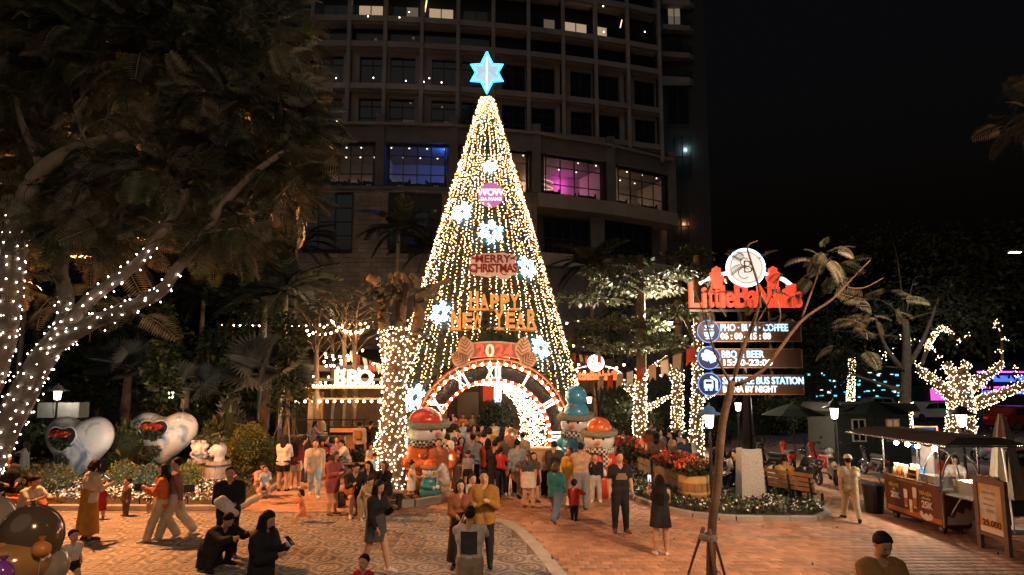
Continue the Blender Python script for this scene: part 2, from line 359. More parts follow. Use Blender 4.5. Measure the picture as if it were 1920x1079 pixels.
# tiled plaza
def tile_mat():
    m = bpy.data.materials.new('patterned_concrete_tile'); m.use_nodes = True; nt = m.node_tree; b = nt.nodes['Principled BSDF']; L = nt.links
    g = nt.nodes.new('ShaderNodeNewGeometry'); sp = nt.nodes.new('ShaderNodeSeparateXYZ'); L.new(g.outputs['Position'], sp.inputs[0])
    def mth(op, a, c=None, d=None):
        n = nt.nodes.new('ShaderNodeMath'); n.operation = op
        for i, q in enumerate((a, c, d)):
            if q is None: continue
            if isinstance(q, (int, float)): n.inputs[i].default_value = q
            else: L.new(q, n.inputs[i])
        return n.outputs[0]
    def lattice(ox, oy):
        fx = mth('SUBTRACT', mth('FRACT', mth('ADD', mth('DIVIDE', sp.outputs[0], .6), ox+20)), .5)
        fy = mth('SUBTRACT', mth('FRACT', mth('ADD', mth('DIVIDE', sp.outputs[1], 1.04), oy+20)), .5)
        x = mth('MULTIPLY', fx, .6); y = mth('MULTIPLY', fy, 1.04)
        return mth('SQRT', mth('ADD', mth('MULTIPLY', x, x), mth('MULTIPLY', y, y)))
    r = mth('MINIMUM', lattice(0, 0), lattice(.5, .5))
    nz = nt.nodes.new('ShaderNodeTexNoise'); nz.inputs['Scale'].default_value = 14; nz.inputs['Detail'].default_value = 3; L.new(g.outputs['Position'], nz.inputs['Vector'])
    rr = mth('ADD', r, mth('MULTIPLY', mth('SUBTRACT', nz.outputs['Fac'], .5), .02))
    cr = nt.nodes.new('ShaderNodeValToRGB'); L.new(mth('DIVIDE', rr, .36), cr.inputs[0]); e = cr.color_ramp; e.interpolation = 'LINEAR'
    lt, dk = (.30, .255, .215, 1), (.125, .11, .10, 1)
    stops = [(0, dk), (.07, dk), (.10, lt), (.24, lt), (.28, dk), (.36, dk), (.40, lt), (.52, lt), (.56, dk), (.74, dk), (.78, lt), (.90, lt), (.96, dk), (1, dk)]
    e.elements[0].position = 0; e.elements[0].color = dk; e.elements[1].position = 1; e.elements[1].color = dk
    for p, c in stops[1:-1]: q = e.elements.new(p); q.color = c
    n2 = nt.nodes.new('ShaderNodeTexNoise'); n2.inputs['Scale'].default_value = .8; n2.inputs['Detail'].default_value = 6; L.new(g.outputs['Position'], n2.inputs['Vector'])
    rn = nt.nodes.new('ShaderNodeMapRange'); rn.inputs[1].default_value = .3; rn.inputs[2].default_value = .7; rn.inputs[3].default_value = .72; rn.inputs[4].default_value = 1.2; L.new(n2.outputs['Fac'], rn.inputs[0])
    oi = nt.nodes.new('ShaderNodeObjectInfo'); f = mth('MULTIPLY', rn.outputs[0], mth('ADD', mth('MULTIPLY', mth('FRACT', mth('ADD', oi.outputs['Random'], g.outputs['Random Per Island'])), .22), .89))
    s = nt.nodes.new('ShaderNodeVectorMath'); s.operation = 'SCALE'; L.new(cr.outputs[0], s.inputs[0]); L.new(f, s.inputs['Scale']); L.new(s.outputs[0], b.inputs['Base Color'])
    b.inputs['Roughness'].default_value = .62
    bp = nt.nodes.new('ShaderNodeBump'); bp.inputs['Strength'].default_value = .25; bp.inputs['Distance'].default_value = .01; L.new(nz.outputs['Fac'], bp.inputs['Height']); L.new(bp.outputs[0], b.inputs['Normal'])
    return m
def paver(w, d, t, bev):
    m_ = MB(); a, b = w/2, d/2; c, e = a-bev, b-bev
    m_.add([(-a, -b, -t), (a, -b, -t), (a, b, -t), (-a, b, -t), (-a, -b, -bev), (a, -b, -bev), (a, b, -bev), (-a, b, -bev), (-c, -e, 0), (c, -e, 0), (c, e, 0), (-c, e, 0)],
           [(8, 9, 10, 11)]+[(i, (i+1) % 4, 4+(i+1) % 4, 4+i) for i in range(4)]+[(4+i, 4+(i+1) % 4, 8+(i+1) % 4, 8+i) for i in range(4)])
    return m_
def pave(parent, name, pm, mat, spots, near):
    spots.sort(key=lambda p: p[0]**2*.25+p[1]**2); me = pm.mesh(name, mat)
    for x, y in spots[:near]: link(name, me, parent, (x, y, .011+RNG.normal()*.0012), (RNG.normal()*.003, RNG.normal()*.003, RNG.normal()*.006))
    rest = np.array(spots[near:]); n = len(rest)
    bv = np.array(pm.v); pos = np.column_stack([rest, .011+RNG.normal(size=n)*.001])
    V, F = scatter(bv, np.array(pm.f), np.tile(np.eye(3), (n, 1, 1)), pos, np.ones(n))
    o = link(name+'_field', np_mesh(name+'_field', V, F, [mat], smooth=False), parent); tag(o, kind='stuff')
tiled = MB(); tiled.add([(x, y, -.004) for x, y in TILED], [tuple(range(len(TILED)))])
tiled_o = struct('tiled_plaza', tiled, mortar)
T = .3; TS = []
for i in range(-60, 12):
    for j in range(28, 62):
        x, y = (i+.5)*T, (j+.5)*T
        if seen(x, y) and all(inside(TILED, x+a, y+b) for a in (-.13, .13) for b in (-.13, .13)): TS.append((x, y))
pave(tiled_o, 'tile', paver(.294, .294, .02, .004), tile_mat(), TS, 300)
# red brick plaza
mb = MB(); mb.add([(-30, 7, -.012), (26, 7, -.012), (26, 21, -.012), (-30, 21, -.012)], [(0, 1, 2, 3)])
brick_o = struct('brick_plaza', mb, mortar)
mb = MB(); mb.add([(-30, 21, .002), (20, 21, .002), (17, 31, .002), (9, 37, .002), (-30, 37, .002)], [(0, 1, 2, 3, 4)])
struct('brick_plaza_beyond', mb, brick_far_mat())
redbrick = P('red_brick_paver', (.36, .195, .115), rough=.72, var=.30, vs=1.1, bump=.25, bs=30, isl=.22)
BS = []
for j in range(43, 106):
    for i in range(-70, 75):
        x, y = (i+.5*(j % 2))*.22, j*.2
        if seen(x, y) and y < 21 and not any(inside(TILED, x+a, y+b) for a in (-.1, .1) for b in (-.1, .1)) and (x > -9 or y > 13): BS.append((x, y))
pave(brick_o, 'brick', paver(.213, .193, .02, .002), redbrick, BS, 300)
# pale border strip along the curved edge of the tiles
strip = thing('border_strip', 'pale stone border strip curving between the patterned tiles and brick', 'border')
stone_pale = P('pale_stone', (.36, .33, .30), rough=.7, var=.2, vs=4, bump=.2)
for i in range(len(EDGE)-1):
    a, b = EDGE[i], EDGE[i+1]; nn = max(1, int((b-a).length/.45))
    for k in range(nn):
        p, q = a.lerp(b, k/nn), a.lerp(b, (k+1)/nn); d = (q-p).normalized(); s = Vector((-d.y, d.x, 0))*.13
        m = MB(); p2, q2 = p+d*.006, q-d*.006
        m.add([(*(v.xy), z) for z in (-.02, .016) for v in (p2-s, q2-s, q2+s, p2+s)], [(4, 5, 6, 7), (0, 1, 5, 4), (1, 2, 6, 5), (2, 3, 7, 6), (3, 0, 4, 7)])
        obj('slab', m, stone_pale, strip)
# kerbs
kerb_mat = P('kerb_stone', (.27, .25, .23), rough=.75, var=.25, vs=3, bump=.35, bs=35, isl=.12)
def kerb(name, label, pts, h=.13, w=.16, closed=False, L=.7):
    k = thing(name, label, 'kerb'); pts = [Vector((p[0], p[1], 0)) for p in pts]
    if closed: pts.append(pts[0])
    for a, b in zip(pts, pts[1:]):
        n = max(1, round((b-a).length/L)); d = (b-a).normalized()
        for i in range(n):
            p, q = a.lerp(b, i/n), a.lerp(b, (i+1)/n); c = (p+q)/2; l = (q-p).length-.008; r = math.atan2(d.y, d.x)
            m = MB(); hx, hy = l/2, w/2; ch = .02
            m.add([(-hx, -hy, 0), (hx, -hy, 0), (hx, hy, 0), (-hx, hy, 0), (-hx, -hy, h-ch), (hx, -hy, h-ch), (hx, hy, h-ch), (-hx, hy, h-ch), (-hx+.004, -hy+ch, h), (hx-.004, -hy+ch, h), (hx-.004, hy-ch, h), (-hx+.004, hy-ch, h)],
                  [(8, 9, 10, 11)]+[(i_, (i_+1) % 4, 4+(i_+1) % 4, 4+i_) for i_ in range(4)]+[(4+i_, 4+(i_+1) % 4, 8+(i_+1) % 4, 8+i_) for i_ in range(4)])
            obj('kerb_stone', m, kerb_mat, k, loc=(c.x, c.y, 0), rot=(0, 0, r))
    return k
soil = P('planting_soil', (.045, .034, .025), rough=1, var=.4, vs=6, bump=.6, bs=25)
def bed(name, pts, z=.08):
    m = MB(); m.add([(p[0], p[1], z) for p in pts], [tuple(range(len(pts)))]); return struct(name, m, soil)
BED_L = [gnd(*p) for p in ((-330, 955), (100, 956), (445, 957), (508, 921), (548, 893), (500, 850), (300, 838), (-200, 838))]
bed('flower_bed_ground', BED_L); kerb('kerb', 'low stone kerb edging the flower bed below the heart sculptures', BED_L[:5])
_c = gnd(748, 938); BED_T = [(_c.x+1.28*math.cos(2*PI*i/9+.3), _c.y+1.05*math.sin(2*PI*i/9+.3)) for i in range(9)]
bed('tree_pit_ground', BED_T, .1); kerb('kerb', 'angular stone kerb ringing the pit of the light-wrapped pollarded tree', BED_T, .2, .18, True)
BED_R = [gnd(*p) for p in ((1130, 888), (1165, 915), (1187, 937), (1240, 957), (1300, 970), (1380, 977), (1530, 978), (1553, 968), (1535, 952), (1440, 925), (1400, 905), (1350, 868), (1200, 862))]
bed('sign_bed_ground', BED_R); kerb('kerb', 'curved stone kerb edging the flower bed around the sign pillar', BED_R[:10])
# street on the far right with painted line and far pavement
mb = MB()
mb.add([(14, 31, -.02), (120, 22, -.02), (160, 60, -.02), (16, 60, -.02)], [(0, 1, 2, 3)])
struct('road', mb, P('road_asphalt', (.06, .057, .055), rough=.7, var=.25, vs=.5, bump=.2))
m = MB(); wl = P('road_paint', (.6, .58, .55), rough=.7)
for i in range(6): m.box((24+i*6, 44.5-i*.4, -.014), (2.6, .14, .006), -.07)
struct('road_marking', m, wl)
# ------------------------------------------------------------------ hotel tower behind the tree
def wobj(name, mb, mats, parent, smooth=False):
    o = obj(name, mb, mats, None, smooth); root = parent
    o.parent = parent; off = Vector((0, 0, 0))
    while root is not None: off += root.location; root = root.parent
    o.location = -off
    return o
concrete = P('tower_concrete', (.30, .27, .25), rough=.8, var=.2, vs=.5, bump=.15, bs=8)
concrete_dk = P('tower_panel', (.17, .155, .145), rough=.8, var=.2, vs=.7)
frame_dk = P('window_frame_dark', (.03, .028, .027), rough=.5)
glass_dk = P('dark_glass', (.012, .014, .018), rough=.08, spec=.6, var=.3, vs=.3)
glass_blue = P('blue_tinted_glass', (.012, .018, .028), rough=.15, spec=.5, var=.3, vs=.4)
glass_clear = P('clear_glass', (.02, .022, .025), rough=.03, spec=.5, var=0, alpha=.22)
curtain = P('curtain_cloth', (.05, .045, .042), rough=.9, var=.3, vs=4)
lit_room = E('lit_room_curtain', (1.0, .72, .46), .42)
lit_dim = E('lit_room_blind', (.9, .72, .55), .10)
lit_lamp = E('room_lamp', (1.0, .55, .25), 1.6)
spark = E('ceiling_spot', (1.0, .85, .65), 6.0)
def towY(X): return 50+.005*(X+17)**2
def podY(X): return 48+.0115*max(0, X+11)**2
def onf(px, py, fn):
    Y = fn(0)
    for _ in range(12): Y = fn(at(px, py, Y).x)
    p = at(px, py, Y); return Vector((p.x, p.y, 0))
hotel = thing('hotel_tower', 'dark curved concrete hotel tower with gridded windows behind the illuminated tree', 'building', (0, 58, 0))
COLS = [onf(x, 100, towY) for x in (585, 654, 722, 791, 859, 925, 991, 1056, 1117, 1177, 1236)]
ZL = [zat(265, 50), zat(236, 50), zat(161, 50), zat(82, 50), zat(34, 50), zat(-40, 50), zat(-90, 50)]
def quadbox(m, a, b, z0, z1, n, d0, d1, mi=0):
    """slab between a and b, z0..z1, from d0 to d1 along the outward normal"""
    vs = [p+n*d+Vector((0, 0, z)) for z in (z0, z1) for p, d in ((a, d1), (b, d1), (b, d0), (a, d0))]
    m.add(vs, [(3, 2, 1, 0), (4, 5, 6, 7), (0, 1, 5, 4), (1, 2, 6, 5), (2, 3, 7, 6), (3, 0, 4, 7)], mi)
def outward(a, b):
    d = (b-a).normalized(); return Vector((d.y, -d.x, 0))
def window(parent, a, b, z0, z1, n, dep, nx, nz, glass, fw=.09, lit=None, hz=None, pm=None):
    m = MB(); d = b-a; f = frame_dk
    for i in range(nx+1):
        p = a.lerp(b, i/nx); e = d.normalized()*fw/2; quadbox(m, p-e, p+e, z0, z1, n, dep, dep+.1)
    zs = [z0+(z1-z0)*k/nz for k in range(nz+1)] if hz is None else hz
    for z in zs: quadbox(m, a, b, z-fw/2, z+fw/2, n, dep+.01, dep+.09)
    w = wobj('window', m, f, parent)
    k = 0
    for i in range(nx):
        for q in range(len(zs)-1):
            g = MB(); p, r = a.lerp(b, i/nx), a.lerp(b, (i+1)/nx); quadbox(g, p, r, zs[q], zs[q+1], n, dep+.03, dep+.045)
            wobj('pane', g, (lit.get((i, q), glass) if lit else glass), w); k += 1
    return w
for p in COLS:
    m = MB(); n = Vector((0, -1, 0)); e = Vector((.17, 0, 0)); quadbox(m, p-e, p+e, ZL[0], ZL[-1], n, -.3, .22); wobj('column', m, concrete, hotel)
m = MB()
for a, b in zip(COLS, COLS[1:]): quadbox(m, a, b, ZL[0]-.5, ZL[-1], outward(a, b), -1.6, -1.3)
wobj('wall', m, P('tower_back_wall', (.04, .038, .04), rough=.8, var=.2, vs=.4), hotel)
rl = random.Random(3)
for i, (a, b) in enumerate(zip(COLS, COLS[1:])):
    n = outward(a, b); ins = (b-a).normalized()*.18
    for L, z in enumerate(ZL[1:]):
        m = MB(); quadbox(m, a+ins, b-ins, z-.26, z+.26, n, -1.2, .14); quadbox(m, a+ins, b-ins, z-.42, z-.27, n, -1.1, -.1); wobj('beam', m, concrete, hotel)
    wl_, wr = a.lerp(b, .13), a.lerp(b, .87)
    for L in (1, 2):
        z0, z1 = ZL[L]+.3, ZL[L+1]-.75
        if i in (4, 5) and L == 1: pass
        side = .2 if i % 2 else .05
        wa, wb = a.lerp(b, .07+side), a.lerp(b, .96-(.2-side))
        lit = {}
        if L == 2 and i in (0, 1, 2, 3): lit = {(0, 0): lit_dim, (1, 0): lit_dim}
        if L == 1 and i in (2, 3, 0): lit = {(1, 0): P('half_lit_blind', (.12, .1, .09), rough=.8, emit=(1, .7, .45), es=.018)}
        hz = [z0, z0+(z1-z0)*(.16 if L == 2 else .33), z0+(z1-z0)*.74, z1]
        window(hotel, wa, wb, z0, z1, n, -1.0, 2, 3, glass_dk, lit=lit, hz=hz)
        m = MB(); quadbox(m, a+ins, wa, ZL[L]+.27, ZL[L+1]-.27, n, -1.1, -.6); quadbox(m, wb, b-ins, ZL[L]+.27, ZL[L+1]-.27, n, -1.1, -.6)
        quadbox(m, wa, wb, z1, ZL[L+1]-.27, n, -1.1, -.62); wobj('wall_panel', m, concrete, hotel)
    m = MB(); quadbox(m, a+ins, b-ins, ZL[3]+.27, ZL[4]-.27, n, -.95, -.9); wobj('glass_balustrade', m, glass_blue, hotel)
    for L in (4, 5):
        z0, z1 = ZL[L]+.3, ZL[L]+2.0
        wa, wb = a.lerp(b, .16), a.lerp(b, .86)
        lit = {}
        if L == 4 and i in (1, 3, 7): lit = {(0, 0): lit_room, (1, 0): lit_room}
        if L == 4 and i == 8: lit = {(0, 0): lit_room}
        if L == 4 and i in (2, 6): lit = {(1, 0): lit_dim}
        window(hotel, wa, wb, z0, z1, n, -1.15, 2, 1, glass_dk, lit=lit)
        if L == 4:
            m = MB(); quadbox(m, a+ins, b-ins, z0, z0+.95, n, .02, .04); wobj('balcony_glass', m, P('balcony_glass', (.02, .03, .035), rough=.1, alpha=.25, var=0), hotel)
for px, py, h in ((797, 12, 1.1), (1163, 45, .7)):
    p = at(px, py, 51.2); m = MB(); m.bar(p-Vector((0, 0, h/2)), p+Vector((.15, 0, h/2)), .16, .08); wobj('room_lamp', m, lit_lamp, hotel)
for px, py in ((630, 147), (700, 146), (690, 31), (767, 23), (749, 33), (761, 152), (795, 154), (828, 155), (632, 228), (671, 230), (685, 231), (805, 147), (1131, 12), (1132, 60), (1209, 60)):
    m = MB(); m.ball(at(px, py, 49.2), .055, 6, 4); wobj('lamp_bulb', m, spark, hotel)
# podium
pod = thing('hotel_podium', 'stone-faced hotel podium with a lit lounge behind tall curved windows', 'building', (0, 56, 0))
zb, zt, zc = zat(350, 48), zat(268, 48), zat(238, 48)
PX = [510, 600, 713, 850, 1006, 1145, 1258]
PC = [onf(x, 330, podY) for x in PX]
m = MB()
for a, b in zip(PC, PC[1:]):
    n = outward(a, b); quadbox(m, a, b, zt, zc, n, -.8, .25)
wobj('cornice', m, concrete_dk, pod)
m = MB()
for a, b in zip(PC, PC[1:]): quadbox(m, a, b, zc, zc+.25, outward(a, b), -1.0, .5)
wobj('coping', m, concrete, pod)
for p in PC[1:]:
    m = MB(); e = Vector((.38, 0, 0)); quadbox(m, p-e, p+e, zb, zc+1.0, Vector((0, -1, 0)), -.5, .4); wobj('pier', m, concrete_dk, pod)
room_wall = P('lounge_wall', (.55, .5, .46), rough=.8); room_floor = P('lounge_floor', (.12, .09, .07), rough=.6); room_ceil = P('lounge_ceiling', (.2, .18, .17), rough=.8)
chair_dk = P('lounge_chair', (.02, .018, .016), rough=.7)
def lounge(a, b, nx, cols):
    n = outward(a, b); d = (b-a); ia, ib = a.lerp(b, .12), a.lerp(b, .88)
    hz = [zb+.05, zb+1.1, zb+2.7, zt]
    window(pod, ia, ib, zb+.05, zt, n, -.1, nx, 3, glass_clear, fw=.07, hz=hz)
    for s, e in ((a.lerp(b, .02), ia), (ib, a.lerp(b, .98))):
        m = MB(); k = 5
        for q in range(k): quadbox(m, s.lerp(e, q/k), s.lerp(e, (q+.8)/k), zb, zt, n, -.45, -.3-.1*(q % 2))
        wobj('curtain', m, curtain, pod)
    D = -5.0; m = MB(); quadbox(m, a, b, zb, zt, n, D-.2, D); wobj('room_wall', m, room_wall, pod)
    m = MB(); quadbox(m, a, b, zb-.3, zb, n, D, .1); wobj('room_floor', m, room_floor, pod)
    m = MB(); quadbox(m, a, b, zt, zt+.1, n, D, -.15); wobj('room_ceiling', m, room_ceil, pod)
    m = MB(); quadbox(m, a-d*.001, a, zb, zt, n, D, -.5); quadbox(m, b, b+d*.001, zb, zt, n, D, -.5); wobj('room_side_wall', m, room_wall, pod)
    for q in range(3):
        c = a.lerp(b, .25+.25*q)-n*(1.2+.4*(q % 2)); m = MB()
        for s in (-.55, .55):
            o = c+d.normalized()*s; m.box((o.x, o.y, zb+.42), (.6, .6, .12)); m.box((o.x+.28*np.sign(s), o.y, zb+.7), (.1, .6, .6)); m.box((o.x, o.y+.28, zb+.68), (.6, .1, .5))
            for lx in (-.25, .25): m.box((o.x+lx, o.y, zb+.2), (.06, .5, .4))
        m.lathe([(.25, zb+.02), (.05, zb+.04), (.05, zb+.68), (.45, zb+.70), (.45, zb+.74)], 10, (c.x, c.y, 0)); wobj('lounge_seating', m, chair_dk, pod)
    for q in range(7):
        c = a.lerp(b, .12+.125*q)-n*(1.0+2.2*(q % 2)); m = MB(); m.ball((c.x, c.y, zt-.03), .05, 6, 4); wobj('ceiling_spot', m, spark, pod)
    for (t, dep, z, col, en) in cols:
        c = a.lerp(b, t)-n*dep; l = lamp('lounge_lamp', (c.x, c.y, zb+z), en, col, None, .1); l.parent = pod; l.location = Vector((c.x, c.y, zb+z))-pod.location
W = (1, .72, .5)
lounge(PC[1], PC[2], 4, [(.15, 4.7, 1.5, W, 4), (.4, 4.7, 1.5, W, 4), (.65, 4.7, 1.5, W, 4), (.85, 4.7, 1.5, W, 4)])
lounge(PC[2], PC[3], 4, [(.9, 1.0, 3.2, (.03, .16, 1), 150), (.1, 4.7, 1.4, W, 5), (.33, 4.7, 1.3, W, 4), (.75, 4.7, 1.3, W, 4)])
lounge(PC[3], PC[4], 4, [(.85, 3.0, 1.6, (1, .55, .3), 45)])
lounge(PC[4], PC[5], 4, [(.62, 4.3, 2.9, (1, .05, .75), 45), (.2, 4.2, 1.8, (1, .6, .35), 35), (.6, 4.6, .9, W, 45)])
lounge(PC[5], PC[6], 4, [(.3, 4.0, 1.2, (1, .6, .35), 60), (.7, 4.5, 1.6, W, 12)])
m = MB()
p0, p1 = PC[4], PC[5]
for k in range(3):
    pts = [p0.lerp(p1, .16+.2*math.sin(t*PI/8))-outward(p0, p1)*(1.6+1.6*t/8)+Vector((0, 0, zb+1.0+.55*k)) for t in range(9)]
    m.tube(pts, .03, 5)
wobj('ceiling_ribbon', m, E('ribbon_light', (1, .7, .45), 1.2), pod)
# ledge and overhang
m = MB()
for a, b in zip(PC, PC[1:5]): quadbox(m, a, b, zb-.35, zb-.02, outward(a, b), -.5, .3)
wobj('sill_course', m, concrete_dk, pod)
m = MB()
ov = [onf(x, 380, podY) for x in (1006, 1060, 1115, 1170, 1220, 1262)]
for a, b in zip(ov, ov[1:]): quadbox(m, a, b, zb-1.25, zb-.02, outward(a, b), -4.5, .55)
wobj('balcony_slab', m, P('slab_stone', (.40, .34, .29), rough=.7, var=.15, vs=.6), pod)
stone = P('podium_stone', (.33, .255, .20), rough=.8, var=.2, vs=1.2, bump=.3, bs=12, isl=.18)
m = MB(); w0, w1 = PC[0], onf(1006, 400, podY)
for a, b in ((PC[0], PC[1]), (PC[1], PC[2]), (PC[2], PC[3]), (PC[3], PC[4])): quadbox(m, a, b, 0, zb-.36, outward(a, b), -1.4, -.16)
wobj('wall', m, P('podium_backing', (.1, .08, .07), rough=.9), pod)
WIN = [(568, 662), (730, 828)]
wx = [(onf(a, 420, podY).x, onf(b, 420, podY).x) for a, b in WIN]
wz0, wz1 = zat(470, 48), zat(367, 48)
m = MB(); z = 6.0; r = 0
while z < zb-.5:
    x = PC[0].x
    if r % 2: m.box((x+.22, podY(x)-.03, z+.2), (.42, .3, .37)); x += .45
    while x < PC[4].x-.1:
        L = .9
        for a, b in wx:
            if wz0-.1 < z+.2 < wz1+.1:
                if x < a < x+L: L = max(.1, a-x)
                elif a <= x < b: x = b; L = .5
        L = min(L, PC[4].x-x); c = x+L/2
        if True:
            Y = podY(c); sl = .023*max(0, c+11); m.box((c, Y-.02-.02*rl.random(), z+.2), (L-.03, .3, .37), math.atan(sl))
        x += L
    z += .4; r += 1
tag(wobj('stone_block_field', m, stone, pod), kind='stuff')
window(pod, Vector((wx[0][0], 47.75, 0)), Vector((wx[0][1], 47.75, 0)), wz0, wz1, Vector((0, -1, 0)), 0, 3, 4, glass_dk, fw=.1)
wr_ = window(pod, Vector((wx[1][0], 47.7, 0)), Vector((wx[1][1], 47.8, 0)), wz0, wz1, Vector((0, -1, 0)), 0, 4, 4, glass_dk, fw=.1, lit={(0, 3): glass_clear, (1, 3): glass_clear, (2, 3): glass_clear, (3, 3): glass_clear, (0, 2): glass_clear, (1, 2): glass_clear, (3, 2): glass_clear, (2, 0): glass_clear, (3, 0): glass_clear, (3, 1): glass_clear})
a, b = Vector((wx[1][0], 48.0, 0)), Vector((wx[1][1], 48.0, 0)); n = Vector((0, -1, 0))
m = MB(); quadbox(m, a, b, wz0, wz1+.3, n, -1.1, -.95); wobj('room_wall', m, room_wall, pod)
for t, z in ((.2, 3.4), (.85, 3.6), (.8, .6)):
    c = a.lerp(b, t); l = lamp('room_lamp', (0, 0, 0), 9, (1, .58, .3)); l.parent = pod; l.location = Vector((c.x, 48.5, wz0+z))-pod.location
# right lower recess with windows, terrace parapet
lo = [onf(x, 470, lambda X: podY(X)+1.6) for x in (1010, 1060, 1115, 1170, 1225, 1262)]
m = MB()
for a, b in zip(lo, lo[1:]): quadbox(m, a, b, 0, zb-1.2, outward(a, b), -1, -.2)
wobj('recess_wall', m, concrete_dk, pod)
for x0, x1 in ((1020, 1104), (1132, 1220)):
    a, b = onf(x0, 440, lambda X: podY(X)+1.3), onf(x1, 440, lambda X: podY(X)+1.3)
    window(pod, a, b, zat(485, a.y), zat(408, a.y), outward(a, b), 0, 5, 2, glass_dk, fw=.1)
a = onf(1112, 440, lambda X: podY(X)+1.2); m = MB(); m.box((a.x+.4, a.y, 13), (1.3, .5, 12)); wobj('pier', m, concrete_dk, pod)
m = MB(); te = [onf(x, 485, lambda X: podY(X)-1.0) for x in (1012, 1060, 1115, 1170, 1225, 1275)]
for a, b in zip(te, te[1:]): quadbox(m, a, b, zat(496, 50)-.2, zat(473, 50)-.2, outward(a, b), -.3, 0)
wobj('terrace_parapet', m, _M['slab_stone'], pod)
m = MB()
for a, b in zip(te, te[1:]):
    for q in range(6): p = a.lerp(b, q/6); m.bar(p+Vector((0, .1, zat(473, 50)-.2)), p+Vector((0, .1, zat(456, 50)-.2)), .04)
    quadbox(m, a, b, zat(456, 50)-.22, zat(456, 50)-.16, outward(a, b), -.14, -.08)
wobj('terrace_railing', m, frame_dk, pod)
# end wing with stacked rounded balconies
wing = thing('hotel_wing', 'dark end wing of the hotel with stacked projecting balconies', 'building', (18, 60, 0))
m = MB(); p = at(1242, 300, 57); q = at(1312, 300, 60); m.box(((p.x+q.x)/2, 62, 20), (q.x-p.x+.5, 8, 52)); wobj('wall', m, P('wing_wall', (.05, .047, .05), rough=.7), wing)
for py in (-40, 8, 55, 106, 152):
    z = zat(py, 57.5); a, b = at(1240, py, 57.5), at(1303, py, 57.5); m = MB()
    out = [(a.x, 58.5), (a.x, 57.0), (b.x-.6, 57.3), (b.x, 57.9), (b.x, 60.5)]
    m.prism([(x, y) for x, y in out], .55, (0, 0, z), (1, 0, 0), (0, 1, 0)); wobj('balcony_slab', m, concrete, wing)
    m = MB(); m.prism([(a.x+.1, 57.15), (b.x-.65, 57.45), (b.x-.1, 57.95), (b.x-.15, 58.0), (b.x-.68, 57.5), (a.x+.1, 57.2)][::1], 1.0, (0, 0, z+.8), (1, 0, 0), (0, 1, 0)); wobj('balcony_glass', m, _M['balcony_glass'], wing)
for py0, py1, x0, x1, lit in ((12, 48, 1252, 1276, lit_dim), (70, 100, 1250, 1280, glass_dk), (165, 235, 1252, 1292, glass_dk)):
    a, b = at(x0, py1, 57.9), at(x1, py1, 57.9); a.y = b.y = 57.9
    window(wing, Vector((a.x, 57.9, 0)), Vector((b.x, 57.9, 0)), zat(py1, 57.9), zat(py0, 57.9), Vector((0, -1, 0)), 0, 2, 1, lit)
for py0, py1, x0, x1, col, en in ((255, 335, 1264, 1296, (.55, .95, 1), 40), (395, 455, 1262, 1292, (1, .5, .22), 26), (470, 540, 1250, 1300, None, 0)):
    a, b = at(x0, py1, 57.8), at(x1, py1, 57.8)
    window(wing, Vector((a.x, 57.7, 0)), Vector((b.x, 57.7, 0)), zat(py1, 57.7), zat(py0, 57.7), Vector((0, -1, 0)), 0, 2, 2, glass_clear if col else glass_dk)
    if col:
        c = at((x0+x1)/2+6, py0+25, 57.9); l = lamp('stair_lamp', (0, 0, 0), en, col); l.parent = wing; l.location = Vector((c.x, 57.85, c.z))-wing.location
# ------------------------------------------------------------------ trees
bark_grey = P('bark_grey', (.17, .14, .115), rough=.9, var=.35, vs=5, bump=.7, bs=18)
bark_brown = P('bark_brown', (.15, .10, .065), rough=.9, var=.35, vs=5, bump=.7, bs=18)
bark_pale = P('bark_pale', (.26, .22, .18), rough=.9, var=.3, vs=4, bump=.5, bs=15)
lf_olive = leafmat('leaf_olive', (.12, .117, .085)); lf_dark = leafmat('leaf_dark', (.035, .045, .022)); lf_mid = leafmat('leaf_mid', (.065, .085, .03))
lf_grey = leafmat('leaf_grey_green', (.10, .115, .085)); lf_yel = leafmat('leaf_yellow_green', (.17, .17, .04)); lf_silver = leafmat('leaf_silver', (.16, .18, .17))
wire_mat = P('light_wire', (.02, .025, .02), rough=.6, var=0)
bulb_cool = E('bulb_cool_white', (1.0, .88, .74), 14.0); bulb_warm = E('bulb_warm_white', (1.0, .70, .38), 8.0); bulb_gold = E('bulb_golden', (1.0, .52, .2), 6.0)
def pw(pts): return [at(*p) if len(p) == 3 else Vector(p) for p in pts]
def smooth_path(pts, k=4):
    out = []; n = len(pts)
    for i in range(n-1):
        p0, p1, p2, p3 = pts[max(i-1, 0)], pts[i], pts[i+1], pts[min(i+2, n-1)]
        for j in range(k):
            t = j/k; out.append(.5*((2*p1)+(p2-p0)*t+(2*p0-5*p1+4*p2-p3)*t*t+(3*p1-p0-3*p2+p3)*t**3))
    out.append(pts[-1]); return out
def limb(mb, pts, r0, r1, n=9, base=None):
    sp = smooth_path([p-base for p in pts] if base is not None else pts); k = len(sp)
    rs = [r0+(r1-r0)*(i/(k-1))**.8 for i in range(k)]; mb.tube(sp, rs, n, bumpy=.05); return sp, rs
